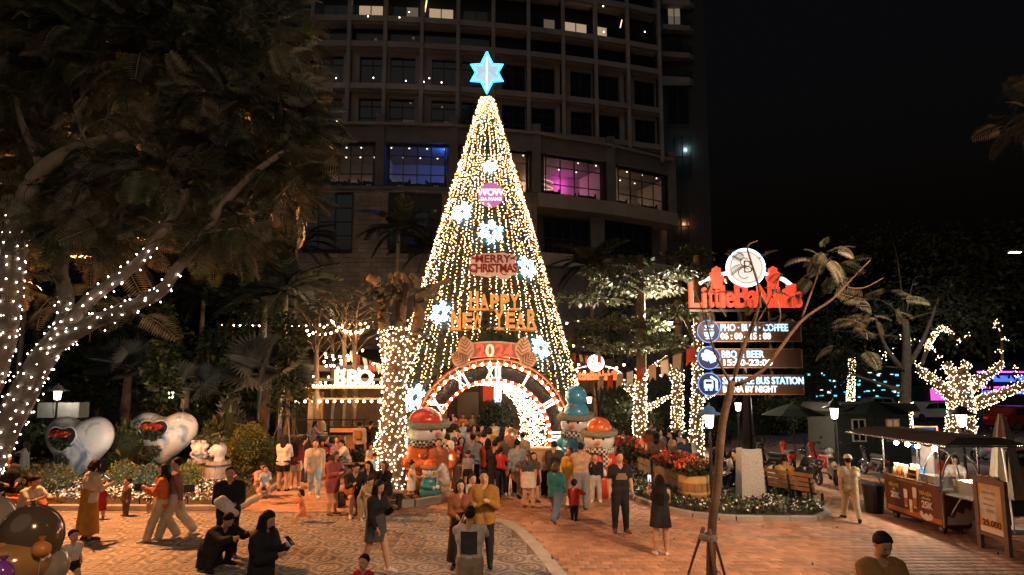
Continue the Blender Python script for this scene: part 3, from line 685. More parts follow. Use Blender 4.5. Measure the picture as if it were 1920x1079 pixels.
def bulbs_on(sp, rs, spacing, pitch, t0=0.0, t1=1.0, off=.012, rng=random, jit=.014):
    """bulb positions along a helix wound on a limb"""
    L = [0]
    for a, b in zip(sp, sp[1:]): L.append(L[-1]+(b-a).length)
    s, out, th = L[-1]*t0, [], rng.random()*6; end = L[-1]*t1
    while s < end:
        i = max(0, min(len(sp)-2, next((q for q in range(len(L)-1) if L[q+1] >= s), len(sp)-2))); t = (s-L[i])/max(1e-6, L[i+1]-L[i])
        c = sp[i].lerp(sp[i+1], t); r = rs[i]+(rs[i+1]-rs[i])*t+off; x, y, _ = basis(sp[i+1]-sp[i])
        out.append(c+x*math.cos(th)*r+y*math.sin(th)*r+Vector((rng.gauss(0, jit), rng.gauss(0, jit), rng.gauss(0, jit*2))))
        turn = math.sqrt((2*PI*r)**2+pitch**2); k = rng.uniform(.55, 1.45); s += k*spacing*pitch/turn; th += k*2*PI*spacing/turn
    return out
def string_lights(label, base, runs, r, mat, group='light strings wound on trees'):
    """runs: list of bulb position lists (base-local)"""
    t = thing('string_lights', label, 'string lights', base, 0, group)
    w = MB(); b = MB()
    for pts in runs:
        for p, q in zip(pts, pts[1:]):
            if (p-q).length < .5: w.wire(p, q, .004)
        b.octs([tuple(p) for p in pts], r)
    tag(obj('wire', w, wire_mat, t), kind='stuff'); tag(obj('bulb_chain', b, mat, t), kind='stuff'); return t
def fronds(name, parent, vols, size, mats, leaf=FROND, rng=RNG, p=None, droop=0.25):
    """vols: (centre, radii, count) in world space, meshed relative to the parent"""
    Vs, Fs, Ms, o = [], [], [], 0; b = np.array(parent.location)
    for c, r, n in vols:
        d = rng.normal(size=(n, 3)); d /= np.linalg.norm(d, axis=1)[:, None]; q = d*(rng.random(n)**.45)[:, None]
        pos = np.array(c)+q*np.array(r)-b; x = d*(1, 1, .45)+rng.normal(size=d.shape)*.5-(0, 0, droop)
        V, F = scatter(*leaf, frames_to(x, roll=.5, rng=rng), pos, size*(.65+.7*rng.random(n)))
        Vs.append(V); Fs.append(F+o); o += len(V); Ms.append(np.repeat(rng.choice(len(mats), n, p=p), len(leaf[1])))
    return link(name, np_mesh(name, np.concatenate(Vs), np.concatenate(Fs), mats, np.concatenate(Ms), smooth=False), parent)
def vol(px, py, rx, ry, Y, rd, n): c = at(px, py, Y); k = Y/FPX; return (c, (rx*k, rd, ry*k), n)

# the big flame trees leaning in over the plaza
tA = thing('flame_tree', 'large feathery-leaved tree with two light-wrapped limbs leaning over the plaza', 'tree', gnd(-120, 1150))
m = MB(); B = tA.location
runsA = []
def lit_limb(pts, r0, r1, t1, sp=.135, pitch=.16):
    s, r = limb(m, pw(pts), r0, r1, 10, B); 
    if t1: runsA.append(bulbs_on(s, r, sp, pitch, 0, t1))
    return s, r
b0 = gnd(-120, 1150)
s, r = limb(m, [b0, at(-60, 960, 8.2), at(-15, 850, 8.15), at(30, 765, 8.1), at(75, 680, 8), at(128, 610, 8)], .24, .14, 11, B)
runsA.append(bulbs_on(s, r, .14, .17, .25, 1))
lit_limb([(110, 630, 8), (165, 565, 8), (210, 530, 8.1), (262, 490, 8.2), (300, 440, 8.4), (345, 375, 8.6), (365, 330, 8.9), (400, 250, 9.2)], .10, .04, .43)
lit_limb([(90, 660, 8), (160, 612, 7.9), (230, 582, 7.9), (300, 547, 7.9), (335, 500, 8), (385, 440, 8.2), (410, 395, 8.4), (470, 330, 8.6), (540, 280, 8.8)], .115, .04, .44)
lit_limb([(118, 620, 8), (124, 560, 8.2), (114, 500, 8.4), (130, 440, 8.6), (150, 395, 8.8), (200, 330, 9), (260, 260, 9.4)], .11, .05, .12)
for pts in ([(345, 375, 8.6), (330, 300, 9), (350, 200, 9.4)], [(400, 250, 9.2), (470, 160, 9.6), (520, 60, 10)], [(410, 395, 8.4), (480, 400, 8.6), (560, 330, 9)], [(200, 330, 9), (150, 240, 9.3), (120, 120, 9.8)], [(260, 260, 9.4), (300, 140, 9.8), (260, 20, 10.2)], [(385, 440, 8.2), (440, 430, 8.4), (500, 440, 8.6)]):
    limb(m, pw(pts), .045, .012, 6, B)
obj('trunk', m, bark_grey, tA, smooth=True)
fronds('crown', tA, [vol(250, 110, 230, 130, 9.6, 1.6, 900), vol(430, 90, 170, 120, 9.8, 1.4, 620), vol(470, 250, 140, 95, 9.2, 1.2, 480), vol(330, 330, 160, 90, 9.0, 1.0, 300), vol(520, 350, 75, 50, 9.0, .7, 90),
    vol(430, 440, 90, 45, 8.6, .6, 90), vol(290, 30, 300, 70, 10.2, 1.6, 500), vol(180, 440, 110, 60, 8.8, .8, 130), vol(560, 210, 45, 60, 9.4, .6, 90), vol(120, 560, 60, 30, 8.1, .3, 14), vol(230, 570, 40, 25, 8.2, .3, 10)],
    .46, [lf_olive, lf_dark, lf_mid], p=[.5, .35, .15])
string_lights('cool white light string wound up the leaning trunk and forking limbs', B, runsA, .0125, bulb_cool)
tA2 = thing('flame_tree', 'feathery-leaved tree whose upright lit trunk bends into a long bare limb', 'tree', gnd(-180, 1100)); m = MB(); B2 = tA2.location
s, r = limb(m, [B2.copy(), at(-60, 800, 9.3), at(-5, 660, 9.1), at(10, 590, 9), at(20, 510, 9), at(28, 440, 9), at(48, 370, 9.1), at(80, 318, 9.2), at(140, 280, 9.3), at(220, 258, 9.4), at(300, 230, 9.5), at(400, 140, 9.9)], .26, .06, 10, B2)
runs2 = [bulbs_on(s, r, .14, .18, .36, .605)]
for pts in ([(60, 345, 9.1), (120, 290, 9.5), (170, 200, 10), (150, 90, 10.4)], [(80, 318, 9.2), (40, 230, 9.6), (20, 130, 10)], [(140, 280, 9.3), (200, 320, 9.2), (260, 300, 9)]): limb(m, pw(pts), .09, .02, 7, B2)
obj('trunk', m, bark_grey, tA2, smooth=True)
fronds('crown', tA2, [vol(60, 160, 130, 140, 10.4, 1.6, 800), vol(60, 350, 120, 110, 10.6, 1.2, 420), vol(180, 380, 110, 80, 10.2, 1.0, 300), vol(40, 30, 200, 70, 10.5, 1.6, 450), vol(-60, 480, 80, 90, 10.4, 1, 160)], .48, [lf_olive, lf_dark, lf_mid], p=[.4, .45, .15])
string_lights('cool white light string on the upright trunk beside the leaning tree', B2, runs2, .0135, bulb_cool)

# staked sapling in front of the sign
tB = thing('flame_tree_sapling', 'thin young feathery-leaved tree tied to three stakes in front of the sign', 'tree', Vector((at(1328, 1008, 8.3).x, 8.3, 0))); m = MB(); B = tB.location
limb(m, [B.copy(), at(1334, 1008, 8.3), at(1346, 900, 8.3), at(1354, 800, 8.3), at(1374, 715, 8.3)], .068, .05, 9, B)
for pts, r0 in (([(1374, 715, 8.3), (1398, 640, 8.3), (1420, 585, 8.35), (1424, 545, 8.4), (1408, 490, 8.4), (1402, 462, 8.4), (1420, 452, 8.4)], .035), ([(1372, 725, 8.3), (1430, 695, 8.2), (1500, 605, 8.2), (1560, 562, 8.2), (1600, 520, 8.2), (1632, 488, 8.2)], .038), ([(1500, 605, 8.2), (1528, 530, 8.3), (1545, 480, 8.3)], .02),
                ([(1585, 540, 8.2), (1620, 540, 8.2), (1655, 522, 8.2)], .015), ([(1372, 725, 8.3), (1340, 660, 8.2), (1320, 590, 8.2), (1300, 540, 8.1)], .02), ([(1398, 640, 8.3), (1440, 570, 8.2), (1460, 520, 8.2)], .015)): limb(m, pw(pts), r0, .007, 6, B)
obj('trunk', m, P('sapling_bark', (.085, .052, .032), rough=.9, var=.35, vs=5, bump=.7, bs=18), tB, smooth=True)
fronds('crown', tB, [vol(1545, 490, 38, 40, 8.3, .25, 26), vol(1420, 545, 60, 14, 8.2, .2, 7), vol(1330, 560, 30, 14, 8.1, .2, 4), vol(1400, 490, 22, 14, 8.4, .15, 3), vol(1650, 570, 40, 40, 8.3, .3, 9), vol(1600, 640, 60, 60, 8.6, .4, 10), vol(1480, 585, 50, 12, 8.2, .2, 4)], .30, [lf_grey, lf_olive])
for a in range(3):
    q = MB(); an = a*2.1+.5; q.tube([Vector((.52*math.cos(an), .52*math.sin(an), 0)), Vector((.06*math.cos(an), .06*math.sin(an), 1.32))], .028, 7); obj('stake', q, P('stake_wood', (.13, .085, .05), rough=.85, var=.3), tB)
q = MB(); q.lathe([(.12, 1.16), (.125, 1.2), (.12, 1.24)], 10); obj('tie', q, P('rubber_tie', (.2, .16, .12), rough=.8), tB)
# leaves hanging in at the upper edge on the far side
tC = thing('overhanging_tree', 'tree whose leafy bough hangs in the dark sky above the drinks cart', 'tree', (13.5, 10, 0)); m = MB()
limb(m, [Vector((13.5, 10, 0)), Vector((13.3, 10, 3)), Vector((12.5, 10, 6)), at(2020, 160, 10), at(1930, 200, 10)], .2, .03, 8, tC.location); obj('trunk', m, bark_grey, tC, smooth=True)
fronds('crown', tC, [vol(1935, 215, 45, 45, 10, .5, 40), vol(2030, 170, 90, 100, 10.2, .9, 150)], .42, [lf_olive, lf_dark])

# pollarded tree wrapped in lights, beside the arch
_c = gnd(742, 932); Yp = _c.y
tP = thing('pollarded_tree', 'pollarded tree with sawn-off limbs and leaf rosettes, trunk wrapped in lights', 'tree', _c); m = MB(); B = _c; runs = []
for k, (pts, r0, r1, lt) in enumerate((
    ([(738, 932), (735, 850), (738, 780), (742, 700), (748, 620)], .43, .30, 1.0), ([(735, 700), (724, 640), (718, 590), (715, 540), (690, 520)], .22, .12, .42), ([(748, 640), (752, 580), (748, 540), (746, 512)], .20, .12, .25),
    ([(758, 700), (772, 640), (785, 600), (788, 555), (815, 540)], .22, .13, .45), ([(752, 600), (757, 560), (762, 530), (752, 515)], .12, .1, 0), ([(788, 555), (780, 525), (770, 515)], .11, .08, 0), ([(720, 580), (735, 545), (742, 520)], .12, .09, 0), ([(800, 548), (830, 530), (845, 525)], .10, .06, 0))):
    s, r = limb(m, [at(x, y, Yp-.1+.25*(k % 3)) for x, y in pts], r0, r1, 10, B)
    if lt: runs.append(bulbs_on(s, r, .13 if k == 0 else .13, .12, .03, lt, .02, jit=.03))
for a in (0.3, 1.5, 2.9, 4.2, 5.3): m.tube([Vector((.2*math.cos(a), .2*math.sin(a), .5)), Vector((.55*math.cos(a), .5*math.sin(a), .16)), Vector((1.0*math.cos(a), .8*math.sin(a), .1))], [.22, .14, .04], 7)
obj('trunk', m, bark_brown, tP, smooth=True)
V_ = []
for px, py in ((700, 545), (715, 535), (728, 548), (740, 552), (700, 600), (712, 588), (790, 545), (800, 560), (775, 625), (800, 640), (690, 560), (735, 530)):
    V_.append((at(px, py, Yp-.3), (.12, .15, .1), 12))
fronds('crown', tP, V_, .34, [lf_grey, lf_olive], leaf=LEAF)
string_lights('dense warm white light string wrapped around the pollarded trunk', B, runs, .024, bulb_warm)

# palms
def palm(px, base_py, head_py, Y, n=16, L=2.3, lab='', tr=.15):
    b = at(px, 700, Y); b.z = 0; h = zat(head_py, Y); t = thing('palm_tree', lab, 'palm tree', b, 0, 'palms behind the barbecue pavilion'); m = MB()
    m.tube([(0, 0, 0), (.03, 0, h*.3), (.06, .02, h*.6), (.05, 0, h-.5), (.05, 0, h)], [tr*1.5, tr*1.1, tr, tr*.9, tr*.7], 10); m2 = MB(); m2.tube([(.05, 0, h-.9), (.05, 0, h+.1)], [tr*1.05, tr*.6], 10)
    obj('trunk', m, bark_pale, t, smooth=True); obj('crownshaft', m2, P('crownshaft', (.10, .13, .06), rough=.5), t, smooth=True)
    an = np.arange(n)*2.4+RNG.random(); el = np.linspace(1.1, -.1, n); x = np.stack([np.cos(an)*np.cos(el), np.sin(an)*np.cos(el), np.sin(el)], 1)
    V, F = scatter(*PALMFROND, frames_to(x, roll=.1), np.tile((.05, 0, h), (n, 1)), L*(.85+.3*RNG.random(n))); link('crown', np_mesh('crown', V, F, [lf_dark, lf_grey], RNG.choice(2, len(F), p=[.6, .4]), smooth=False), t)
for q in ((489, 800, 570, 30, 'slim palm with low drooping fronds beside the barbecue lights'), (527, 800, 552, 27, 'palm with smooth grey trunk rising behind the staked leafy tree'), (545, 800, 462, 38, 'tall palm whose crown overlaps the stone hotel wall'), (470, 800, 500, 40, 'tall dark palm standing in the garden shade'), (740, 800, 432, 38, 'tall palm behind the pollarded tree in front of the hotel wall'), (800, 800, 470, 42, 'palm partly hidden behind the illuminated tree'), (1110, 800, 500, 42, 'palm under the hotel terrace parapet'), (372, 800, 560, 38, 'dark palm deep in the garden behind the hearts')):
    palm(q[0], q[1], q[2], q[3], 16, 2.6, q[4])
def fan_palm(px, base_py, head_py, Y, lab, n=15, R=1.15):
    b = gnd(px, base_py); b = at(px, 760, Y); b.z = 0; h = zat(head_py, Y)-.3; t = thing('fan_palm', lab, 'palm tree', b, 0, 'fan palms in the garden'); m = MB(); m.tube([(0, 0, 0), (0, 0, h*.5), (.05, 0, h)], [.24, .2, .16], 9, bumpy=.12); obj('trunk', m, bark_brown, t)
    fv, ff = [], []
    for k in range(26):
        a = -2.2+4.4*k/25; o = len(fv); d = np.array((math.cos(a), math.sin(a), 0)); e = np.array((-d[1], d[0], 0))*.055
        fv += [(0, 0, 0), tuple(d*.55+e+(0, 0, .05)), tuple(d*1.0+(0, 0, -.06)), tuple(d*.55-e-(0, 0, .01))]; ff.append((o, o+1, o+2, o+3))
    for k in range(n):
        an = k*2.4+.4; el = .95-1.25*k/n; d = Vector((math.cos(an)*math.cos(el), math.sin(an)*math.cos(el), math.sin(el))); L = .9+.3*random.random(); c = Vector((.05, 0, h))+d*L
        q = MB(); q.bar((.05, 0, h), c, .035); V, F = scatter(fv, ff, frames_to(np.array([tuple(d)]), z=(0, -.5, .8), roll=.15), np.array([tuple(c-d*.1)]), np.array([R*(.85+.3*random.random())]))
        lf = obj('leaf_stalk', q, lf_grey, t); link('leaf_fan', np_mesh('leaf_fan', V, F, [lf_silver], smooth=False), lf)
fan_palm(497, 830, 690, 24, 'silver fan palm with broad radiating leaves beside the staked tree'); fan_palm(235, 810, 680, 28, 'dim fan palm behind the second heart sculpture', 12, 1.1); fan_palm(345, 810, 720, 27, 'small dim fan palm between the hearts and the staked tree', 10, .9)

# slim staked trees with leafy columns
def column_tree(px, base, top, Y, rx, lab, n, mats, stakes=True, lo=.35):
    b = at(px, base, Y); b.z = 0; H = zat(top, Y); t = thing('column_tree', lab, 'tree', b, 0); m = MB(); m.tube([(0, 0, 0), (.03, 0, H*.3), (-.02, 0, H*.6), (0, 0, H*.95)], [.11, .09, .06, .02], 9)
    for k in range(7): a = k*2.4; z = H*(lo+.07*k); m.tube([(0, 0, z), (rx*.6*math.cos(a), rx*.6*math.sin(a), z+.5)], [.03, .012], 5)
    obj('trunk', m, bark_pale, t, smooth=True)
    fr = []
    for k in range(6): z = H*(lo+(1-lo)*(k+.5)/6); fr.append(((b.x+rx*.3*math.sin(k*2.1), b.y, z), (rx*(1.1-.09*k), rx*(1.0-.09*k), H*(1-lo)/8), n//6))
    fronds('crown', t, fr, .24, mats, leaf=LEAF)
    if stakes:
        for a in range(4): q = MB(); an = a*PI/2+.6; q.tube([(1.0*math.cos(an), 1.0*math.sin(an), 0), (.1*math.cos(an), .1*math.sin(an), 2.1)], .03, 6); obj('stake', q, bark_pale, t)
column_tree(536, 835, 595, 23.5, .75, 'slim leafy tree held by four long stakes beside the pavilion', 1100, [lf_mid, lf_dark]); column_tree(300, 790, 572, 22.5, .62, 'clipped columnar tree rising behind the second heart', 1500, [lf_yel, lf_mid, lf_dark], False, .3)
# bare thin trees by the barbecue, lit by the festoon
for px, top, Y, lab in ((590, 610, 27, 'straight bare trunk at the near corner of the barbecue pavilion'), (642, 585, 29, 'slender bare-branched tree rising through the festoon lights'), (662, 590, 27.5, 'slender bare tree behind the glowing barbecue letters'), (620, 640, 31, 'forked bare tree inside the pavilion')):
    b = at(px, 800, Y); b.z = 0; H = zat(top, Y); t = thing('bare_tree', lab, 'tree', b); m = MB(); m.tube([(0, 0, 0), (.05, 0, H*.4), (-.03, 0, H*.75), (0, 0, H)], [.17, .14, .11, .05], 8)
    for k in range(11):
        a = k*2.4; z = H*(.72+.025*k); m.tube([(0, 0, z), (.6*math.cos(a), .6*math.sin(a), z+.7), (1.3*math.cos(a+.2), 1.2*math.sin(a+.2), z+1.1), (2.0*math.cos(a), 1.6*math.sin(a), z+1.25)], [.045, .03, .016, .006], 5)
    obj('trunk', m, P('bark_tan', (.24, .16, .10), rough=.9, var=.3, vs=4, bump=.4), t, smooth=True)
    fronds('crown', t, [((b.x, b.y, H+.9), (1.9, 1.5, .35), 90)], .2, [lf_dark, lf_olive], leaf=LEAF)

# layered trees with lit trunks to the side of the tree
def layered(px, base, Y, tr, forks, plates, lab, lab2, bulbs=True, n=420, top=None, mats=None, br=.025, t1=1.0, sp=.15, pitch=.15):
    b = at(px, base, Y); b.z = 0; t = thing('layered_tree', lab, 'tree', b); m = MB(); runs = []
    tp = top or 480; s, r = limb(m, [b.copy(), at(px, base-60, Y), at(px+3, 660, Y), at(px, tp, Y)], tr, tr*.45, 10, b)
    if bulbs: runs.append(bulbs_on(s, r, sp, pitch, .02, t1, .03, jit=.03))
    for pts, r0, lt in forks:
        s, r = limb(m, pw([(x, y, Y+d) for x, y, d in pts]), r0, r0*.3, 7, b)
        if lt: runs.append(bulbs_on(s, r, sp, pitch, 0, lt, .03))
    for (x, y, rx, ry) in plates: limb(m, [at(px, max(y+12, tp), Y), at((px+x)/2, y+6, Y), at(x, y, Y)], .05, .015, 5, b)
    obj('trunk', m, bark_brown, t, smooth=True)
    fronds('crown', t, [vol(x, y, rx, ry, Y+.3*((i % 3)-1), rx*Y/FPX*.7, n) for i, (x, y, rx, ry) in enumerate(plates)], .24, mats or [lf_olive, lf_mid], leaf=LEAF, droop=.0)
    if bulbs: string_lights(lab2, b, runs, br, bulb_warm)
layered(1200, 828, 27.5, .36, [([(1195, 745, 0), (1172, 722, -.2), (1160, 700, -.4)], .14, 1), ([(1205, 770, 0), (1240, 752, 0), (1258, 742, 0)], .15, 1), ([(1200, 720, 0), (1225, 690, .2), (1250, 668, .3)], .12, .8)],
        [(1180, 525, 85, 15), (1110, 560, 80, 12), (1225, 545, 60, 10), (1150, 605, 85, 10), (1090, 640, 45, 8), (1215, 612, 45, 8), (1170, 655, 70, 9), (1130, 510, 45, 9), (1185, 492, 40, 8)], 'layered umbrella-crowned tree, its forked trunk wrapped in lights behind the planters', 'warm light string on the forked trunk behind the planter houses', t1=.42)
layered(1270, 820, 30, .34, [([(1272, 740, 0), (1255, 690, 0), (1240, 650, 0)], .14, .6)], [(1290, 480, 50, 12), (1260, 520, 55, 10), (1330, 620, 40, 9), (1255, 650, 40, 9), (1300, 560, 50, 10)], 'layered tree with a slightly curved lit trunk beside the white planter house', 'warm light string on the curved trunk beside the white planter house', t1=.40)
layered(1306, 868, 25.5, .32, [([(1300, 640, 0), (1285, 600, 0), (1260, 575, .2)], .12, 0), ([(1306, 760, 0), (1330, 742, 0), (1345, 735, 0)], .12, 1)], [(1270, 585, 60, 10), (1240, 640, 50, 9), (1330, 520, 45, 9), (1285, 510, 40, 9)], 'tall straight tree wrapped in lights from its base beside the barrel planter', 'warm light string on the tall straight trunk beside the barrel planter', t1=.66)
# dark street trees with lit trunks, right side
layered(1697, 812, 35, .40, [([(1697, 700, 0), (1660, 650, 0), (1640, 590, 0)], .2, 0), ([(1697, 735, 0), (1650, 720, -.5), (1590, 700, -1)], .16, 0), ([(1700, 690, 0), (1730, 640, 0), (1760, 560, 0)], .2, 0)],
        [(1620, 560, 110, 60), (1730, 520, 120, 70), (1560, 620, 60, 50), (1660, 460, 110, 50), (1800, 580, 70, 60), (1600, 680, 60, 30)], 'dark spreading street tree with a short band of lights on its trunk', 'short band of lights around the dark street tree trunk', n=430, top=600, mats=[lf_dark, lf_dark], t1=.30, sp=.12, pitch=.13, br=.03)
YG = 37; bG = at(1800, 815, YG); bG.z = 0
tG = thing('street_tree', 'massive street tree whose five spreading limbs are covered in golden lights', 'tree', bG); m = MB(); runs = []
for pts, r0, r1, lt in (([(1800, 830), (1802, 770), (1800, 735), (1796, 700)], .78, .52, 1), ([(1800, 760), (1768, 728), (1740, 705), (1722, 690)], .44, .17, 1), ([(1798, 720), (1785, 700), (1776, 680)], .3, .18, 1), ([(1804, 740), (1835, 715), (1862, 697), (1880, 680)], .40, .1, 1), ([(1806, 765), (1850, 750), (1890, 735), (1925, 722)], .44, .17, 1), ([(1800, 700), (1812, 690), (1812, 678)], .28, .16, 1), ([(1725, 692), (1745, 640), (1765, 615), (1785, 628)], .13, .1, 0), ([(1880, 680), (1878, 640), (1872, 610)], .1, .05, 0)):
    s, r = limb(m, [at(x, y, YG) for x, y in pts], r0, r1, 11, bG)
    if lt: runs.append(bulbs_on(s, r, .165, .165, .02, 1, .03, jit=.05))
    elif r0 > .12: runs.append(bulbs_on(s, r, .13, .13, .35, 1, .03))
for px, py in ((1655, 668), (1663, 662), (1690, 632), (1704, 640), (1727, 642), (1757, 670), (1803, 640), (1815, 632), (1868, 615), (1870, 605), (1885, 637), (1874, 660), (1900, 690), (1905, 705), (1717, 684), (1740, 650), (1752, 655), (1770, 686)):
    c = at(px, py, YG-1)-bG; runs.append([c+Vector((random.gauss(0, .12), random.gauss(0, .12), random.gauss(0, .12))) for _ in range(7)])
obj('trunk', m, bark_brown, tG, smooth=True)
fronds('crown', tG, [vol(x, y, rx, ry, YG+d, 3, n) for x, y, rx, ry, d, n in ((1780, 560, 110, 60, 1, 500), (1880, 520, 90, 70, 0, 500), (1700, 600, 70, 50, 1, 300), (1880, 620, 80, 40, 1.5, 250), (1800, 640, 90, 30, 2.5, 200), (1830, 460, 120, 50, 2, 400))], .42, [lf_dark, lf_mid], leaf=LEAF)
string_lights('dense golden light string covering the massive five-limbed street tree', bG, runs, .029, bulb_warm)
layered(1595, 800, 60, .40, [], [(1590, 640, 50, 30), (1560, 680, 50, 30)], 'distant street tree with a lit leaning trunk near the teal lights', 'light string on the distant leaning trunk', n=260, top=680, mats=[lf_dark], t1=.75, sp=.2, pitch=.2, br=.05)
# far garden trees and hedge masses on the dark side
for i, (px, top, Y, rx, lab) in enumerate(((60, 560, 30, 2.6, 'dark broadleaf tree behind the first heart sculpture'), (180, 600, 33, 2.4, 'dark rounded tree behind the lantern in the garden'), (385, 610, 31, 2.2, 'dark shrubby tree in the garden gap'), (430, 560, 38, 3.2, 'tall dark tree beside the far palms'), (250, 540, 40, 3.5, 'tall dark tree deep in the garden'), (100, 480, 42, 4, 'tall dark tree above the white kiosk'), (1140, 560, 40, 2.6, 'dark tree under the hotel terrace'), (1490, 600, 52, 4, 'dark tree behind the lit direction panels'), (1560, 520, 56, 5, 'tall dark tree beyond the parasols'), (1860, 520, 50, 5, 'dark tree behind the golden-lit street tree'), (1440, 660, 48, 3, 'low dark tree behind the sign pole'))):
    b = at(px, 740, Y); b.z = 0; H = zat(top, Y); t = thing('garden_tree', lab, 'tree', b, 0, 'dark garden trees'); m = MB(); m.tube([(0, 0, 0), (.1, 0, H*.4), (0, 0, H*.85)], [.22, .17, .06], 8)
    for k in range(5): a = k*2.4; m.tube([(.08, 0, H*.4), (rx*.6*math.cos(a), rx*.6*math.sin(a), H*.65)], [.09, .03], 5)
    obj('trunk', m, bark_brown, t)
    fronds('crown', t, [((b.x+rx*.5*math.sin(k*2), b.y+rx*.4*math.cos(k*2), H*(.35+.13*k)), (rx*(1-.1*k), rx*(1-.1*k), H*.16), 230) for k in range(5)], .40, [lf_dark, lf_mid], leaf=LEAF)
# ------------------------------------------------------------------ walk-through Christmas tree and clock arch
AC = gnd(925, 895); AZ = zat(820, AC.y); AR = 2.79; PHI = math.radians(8)
AX = Vector((math.cos(PHI), math.sin(PHI), 0)); AA = Vector((-math.sin(PHI), math.cos(PHI), 0))
def A(x, y, z): return AC+AX*x+AA*y+Vector((0, 0, z))                 # arch coordinates: across, inwards, up
TA = 3.3; TAX = AC+AA*TA; TAX.x = at(913, 178, TAX.y).x; TH = zat(176, TAX.y); TR = 4.5
def tree_pt(th, z, off=0.0):
    r = TR*max(0.0, 1-z/TH)**.97+.10+off; p = Vector((TAX.x+r*math.sin(th), TAX.y-r*math.cos(th), z)); d = p-AC; y = d.dot(AA)
    if y < .12+off: p += AA*(.12+off-y)
    return p
def tree_ok(p, R=None):
    d = p-AC; x, y = d.dot(AX), d.dot(AA); rr = math.hypot(x, p.z-AZ)
    return rr > (AR+.02 if y < .9 else 2.15)
ctree = thing('christmas_tree', 'tall cone of green garland and golden light strands with an arch through its base', 'christmas tree', (TAX.x, TAX.y, 0)); B = ctree.location.copy()
NT, NZ = 72, 44; V = [[tree_pt(2*PI*i/NT, TH*.985*j/NZ, -.05) for i in range(NT)] for j in range(NZ+1)]
m = MB(); fs = []
vs = [p-B for row in V for p in row]
for j in range(NZ):
    for i in range(NT):
        if all(tree_ok(V[a][b % NT]) for a in (j, j+1) for b in (i, i+1)): fs.append((j*NT+i, j*NT+(i+1) % NT, (j+1)*NT+(i+1) % NT, (j+1)*NT+i))
m.add(vs, fs); obj('cone_netting', m, P('garland_netting', (.022, .034, .024), rough=.9, var=.4, vs=3), ctree)
pos, nor = [], []
for k in range(15000):
    z = TH*(1-math.sqrt(random.random())) if random.random() < .8 else random.random()*TH*.98; th = random.random()*2*PI; p = tree_pt(th, z, .02)
    if tree_ok(p): pos.append(p-B); nor.append((math.sin(th)*.8, -math.cos(th)*.8, -.7))
pos = np.array(pos); V, F = scatter(*LONGLEAF, frames_to(np.array(nor)+RNG.normal(size=(len(nor), 3))*.5, roll=1.0), pos, .16+.14*RNG.random(len(pos)))
tag(link('garland', np_mesh('garland', V, F, [leafmat('garland_needles', (.035, .06, .04), rough=.45), leafmat('garland_tinsel', (.10, .11, .10), rough=.35)], RNG.choice(2, len(F), p=[.75, .25]), smooth=False), ctree), kind='stuff')
tl = thing('string_lights', 'curtain of golden light strands running down the tall tree cone', 'string lights', B); mbs = [MB(), MB()]; w = MB(); P0 = [[], []]
NS = 76
for k in range(NS):
    th0 = 2*PI*k/NS+random.gauss(0, .02); z = .15; ph = random.random()*6; prev = None
    while z < TH*.985:
        f = z/TH; th = th0+.012*math.sin(z*1.3+ph)
        if k % 2 and f > .80: break
        p = tree_pt(th, z, .06+random.random()*.05)+Vector((random.gauss(0, .022), random.gauss(0, .022), 0))
        if tree_ok(p):
            (P0[1] if random.random() < .16 else P0[0]).append(tuple(p-B))
            if prev is not None: w.wire(prev-B, p-B, .004)
            prev = p
        else: prev = None
        z += random.uniform(.05, .15)*(1+.25*(k % 3 == 1))
mbs[0].octs(P0[0], .020); mbs[1].octs(P0[1], .021)
tag(obj('wire', w, wire_mat, tl), kind='stuff'); tag(obj('bulb_chain', mbs[0], E('tree_bulb', (1.0, .55, .26), 15), tl), kind='stuff'); tag(obj('amber_bulb_chain', mbs[1], E('tree_bulb_amber', (1.0, .34, .09), 9), tl), kind='stuff')
def cone_hit(px, py):
    lo, hi = TAX.y-6, TAX.y
    for _ in range(30):
        md = (lo+hi)/2; p = at(px, py, md); r = TR*max(0, 1-p.z/TH)+.12
        if math.hypot(p.x-TAX.x, p.y-TAX.y) > r: lo = md
        else: hi = md
    p = at(px, py, lo); y = (p-AC).dot(AA)
    if y < .05: p = at(px, py, lo+(.05-y))
    return p
# topping star
star_p = at(913, 137, TAX.y); st = thing('tree_star', 'glowing white six-pointed star with blue rim on the tree top', 'star', star_p)
K = TAX.y/FPX/4.15*1.02; half = [(0, 172), (47, 70), (128, 66), (88, 0), (128, -72), (47, -75), (0, -178)]
outl = [(x*K, y*K) for x, y in half]+[(-x*K, y*K) for x, y in half[-2:0:-1]]
m = MB(); n = len(outl)
m.add([(x, -.02, z) for x, z in outl]+[(x, .02, z) for x, z in outl]+[(0, -.2, 0), (0, .2, 0)], [(2*n, (i+1) % n, i) for i in range(n)]+[(2*n+1, n+i, n+(i+1) % n) for i in range(n)]); obj('star_body', m, E('star_glow', (.62, .85, 1.0), .42), st)
m = MB(); m.tube([(x, -.03, z) for x, z in outl]+[(outl[0][0], -.03, outl[0][1])], .042, 6); obj('star_rim', m, E('star_rim', (.02, .36, 1.0), 5), st)
m = MB(); sp = [(0, 172), (34, 70), (42, 0), (34, -75), (0, -178), (-34, -75), (-42, 0), (-34, 70)]; sp = [(x*K, y*K) for x, y in sp]
m.add([(0, x, z) for x, z in sp]+[(.12, 0, 0), (-.12, 0, 0)], [(8, i, (i+1) % 8) for i in range(8)]+[(9, (i+1) % 8, i) for i in range(8)]); obj('star_spindle', m, E('star_core', (.9, .97, 1), 1.6), st)
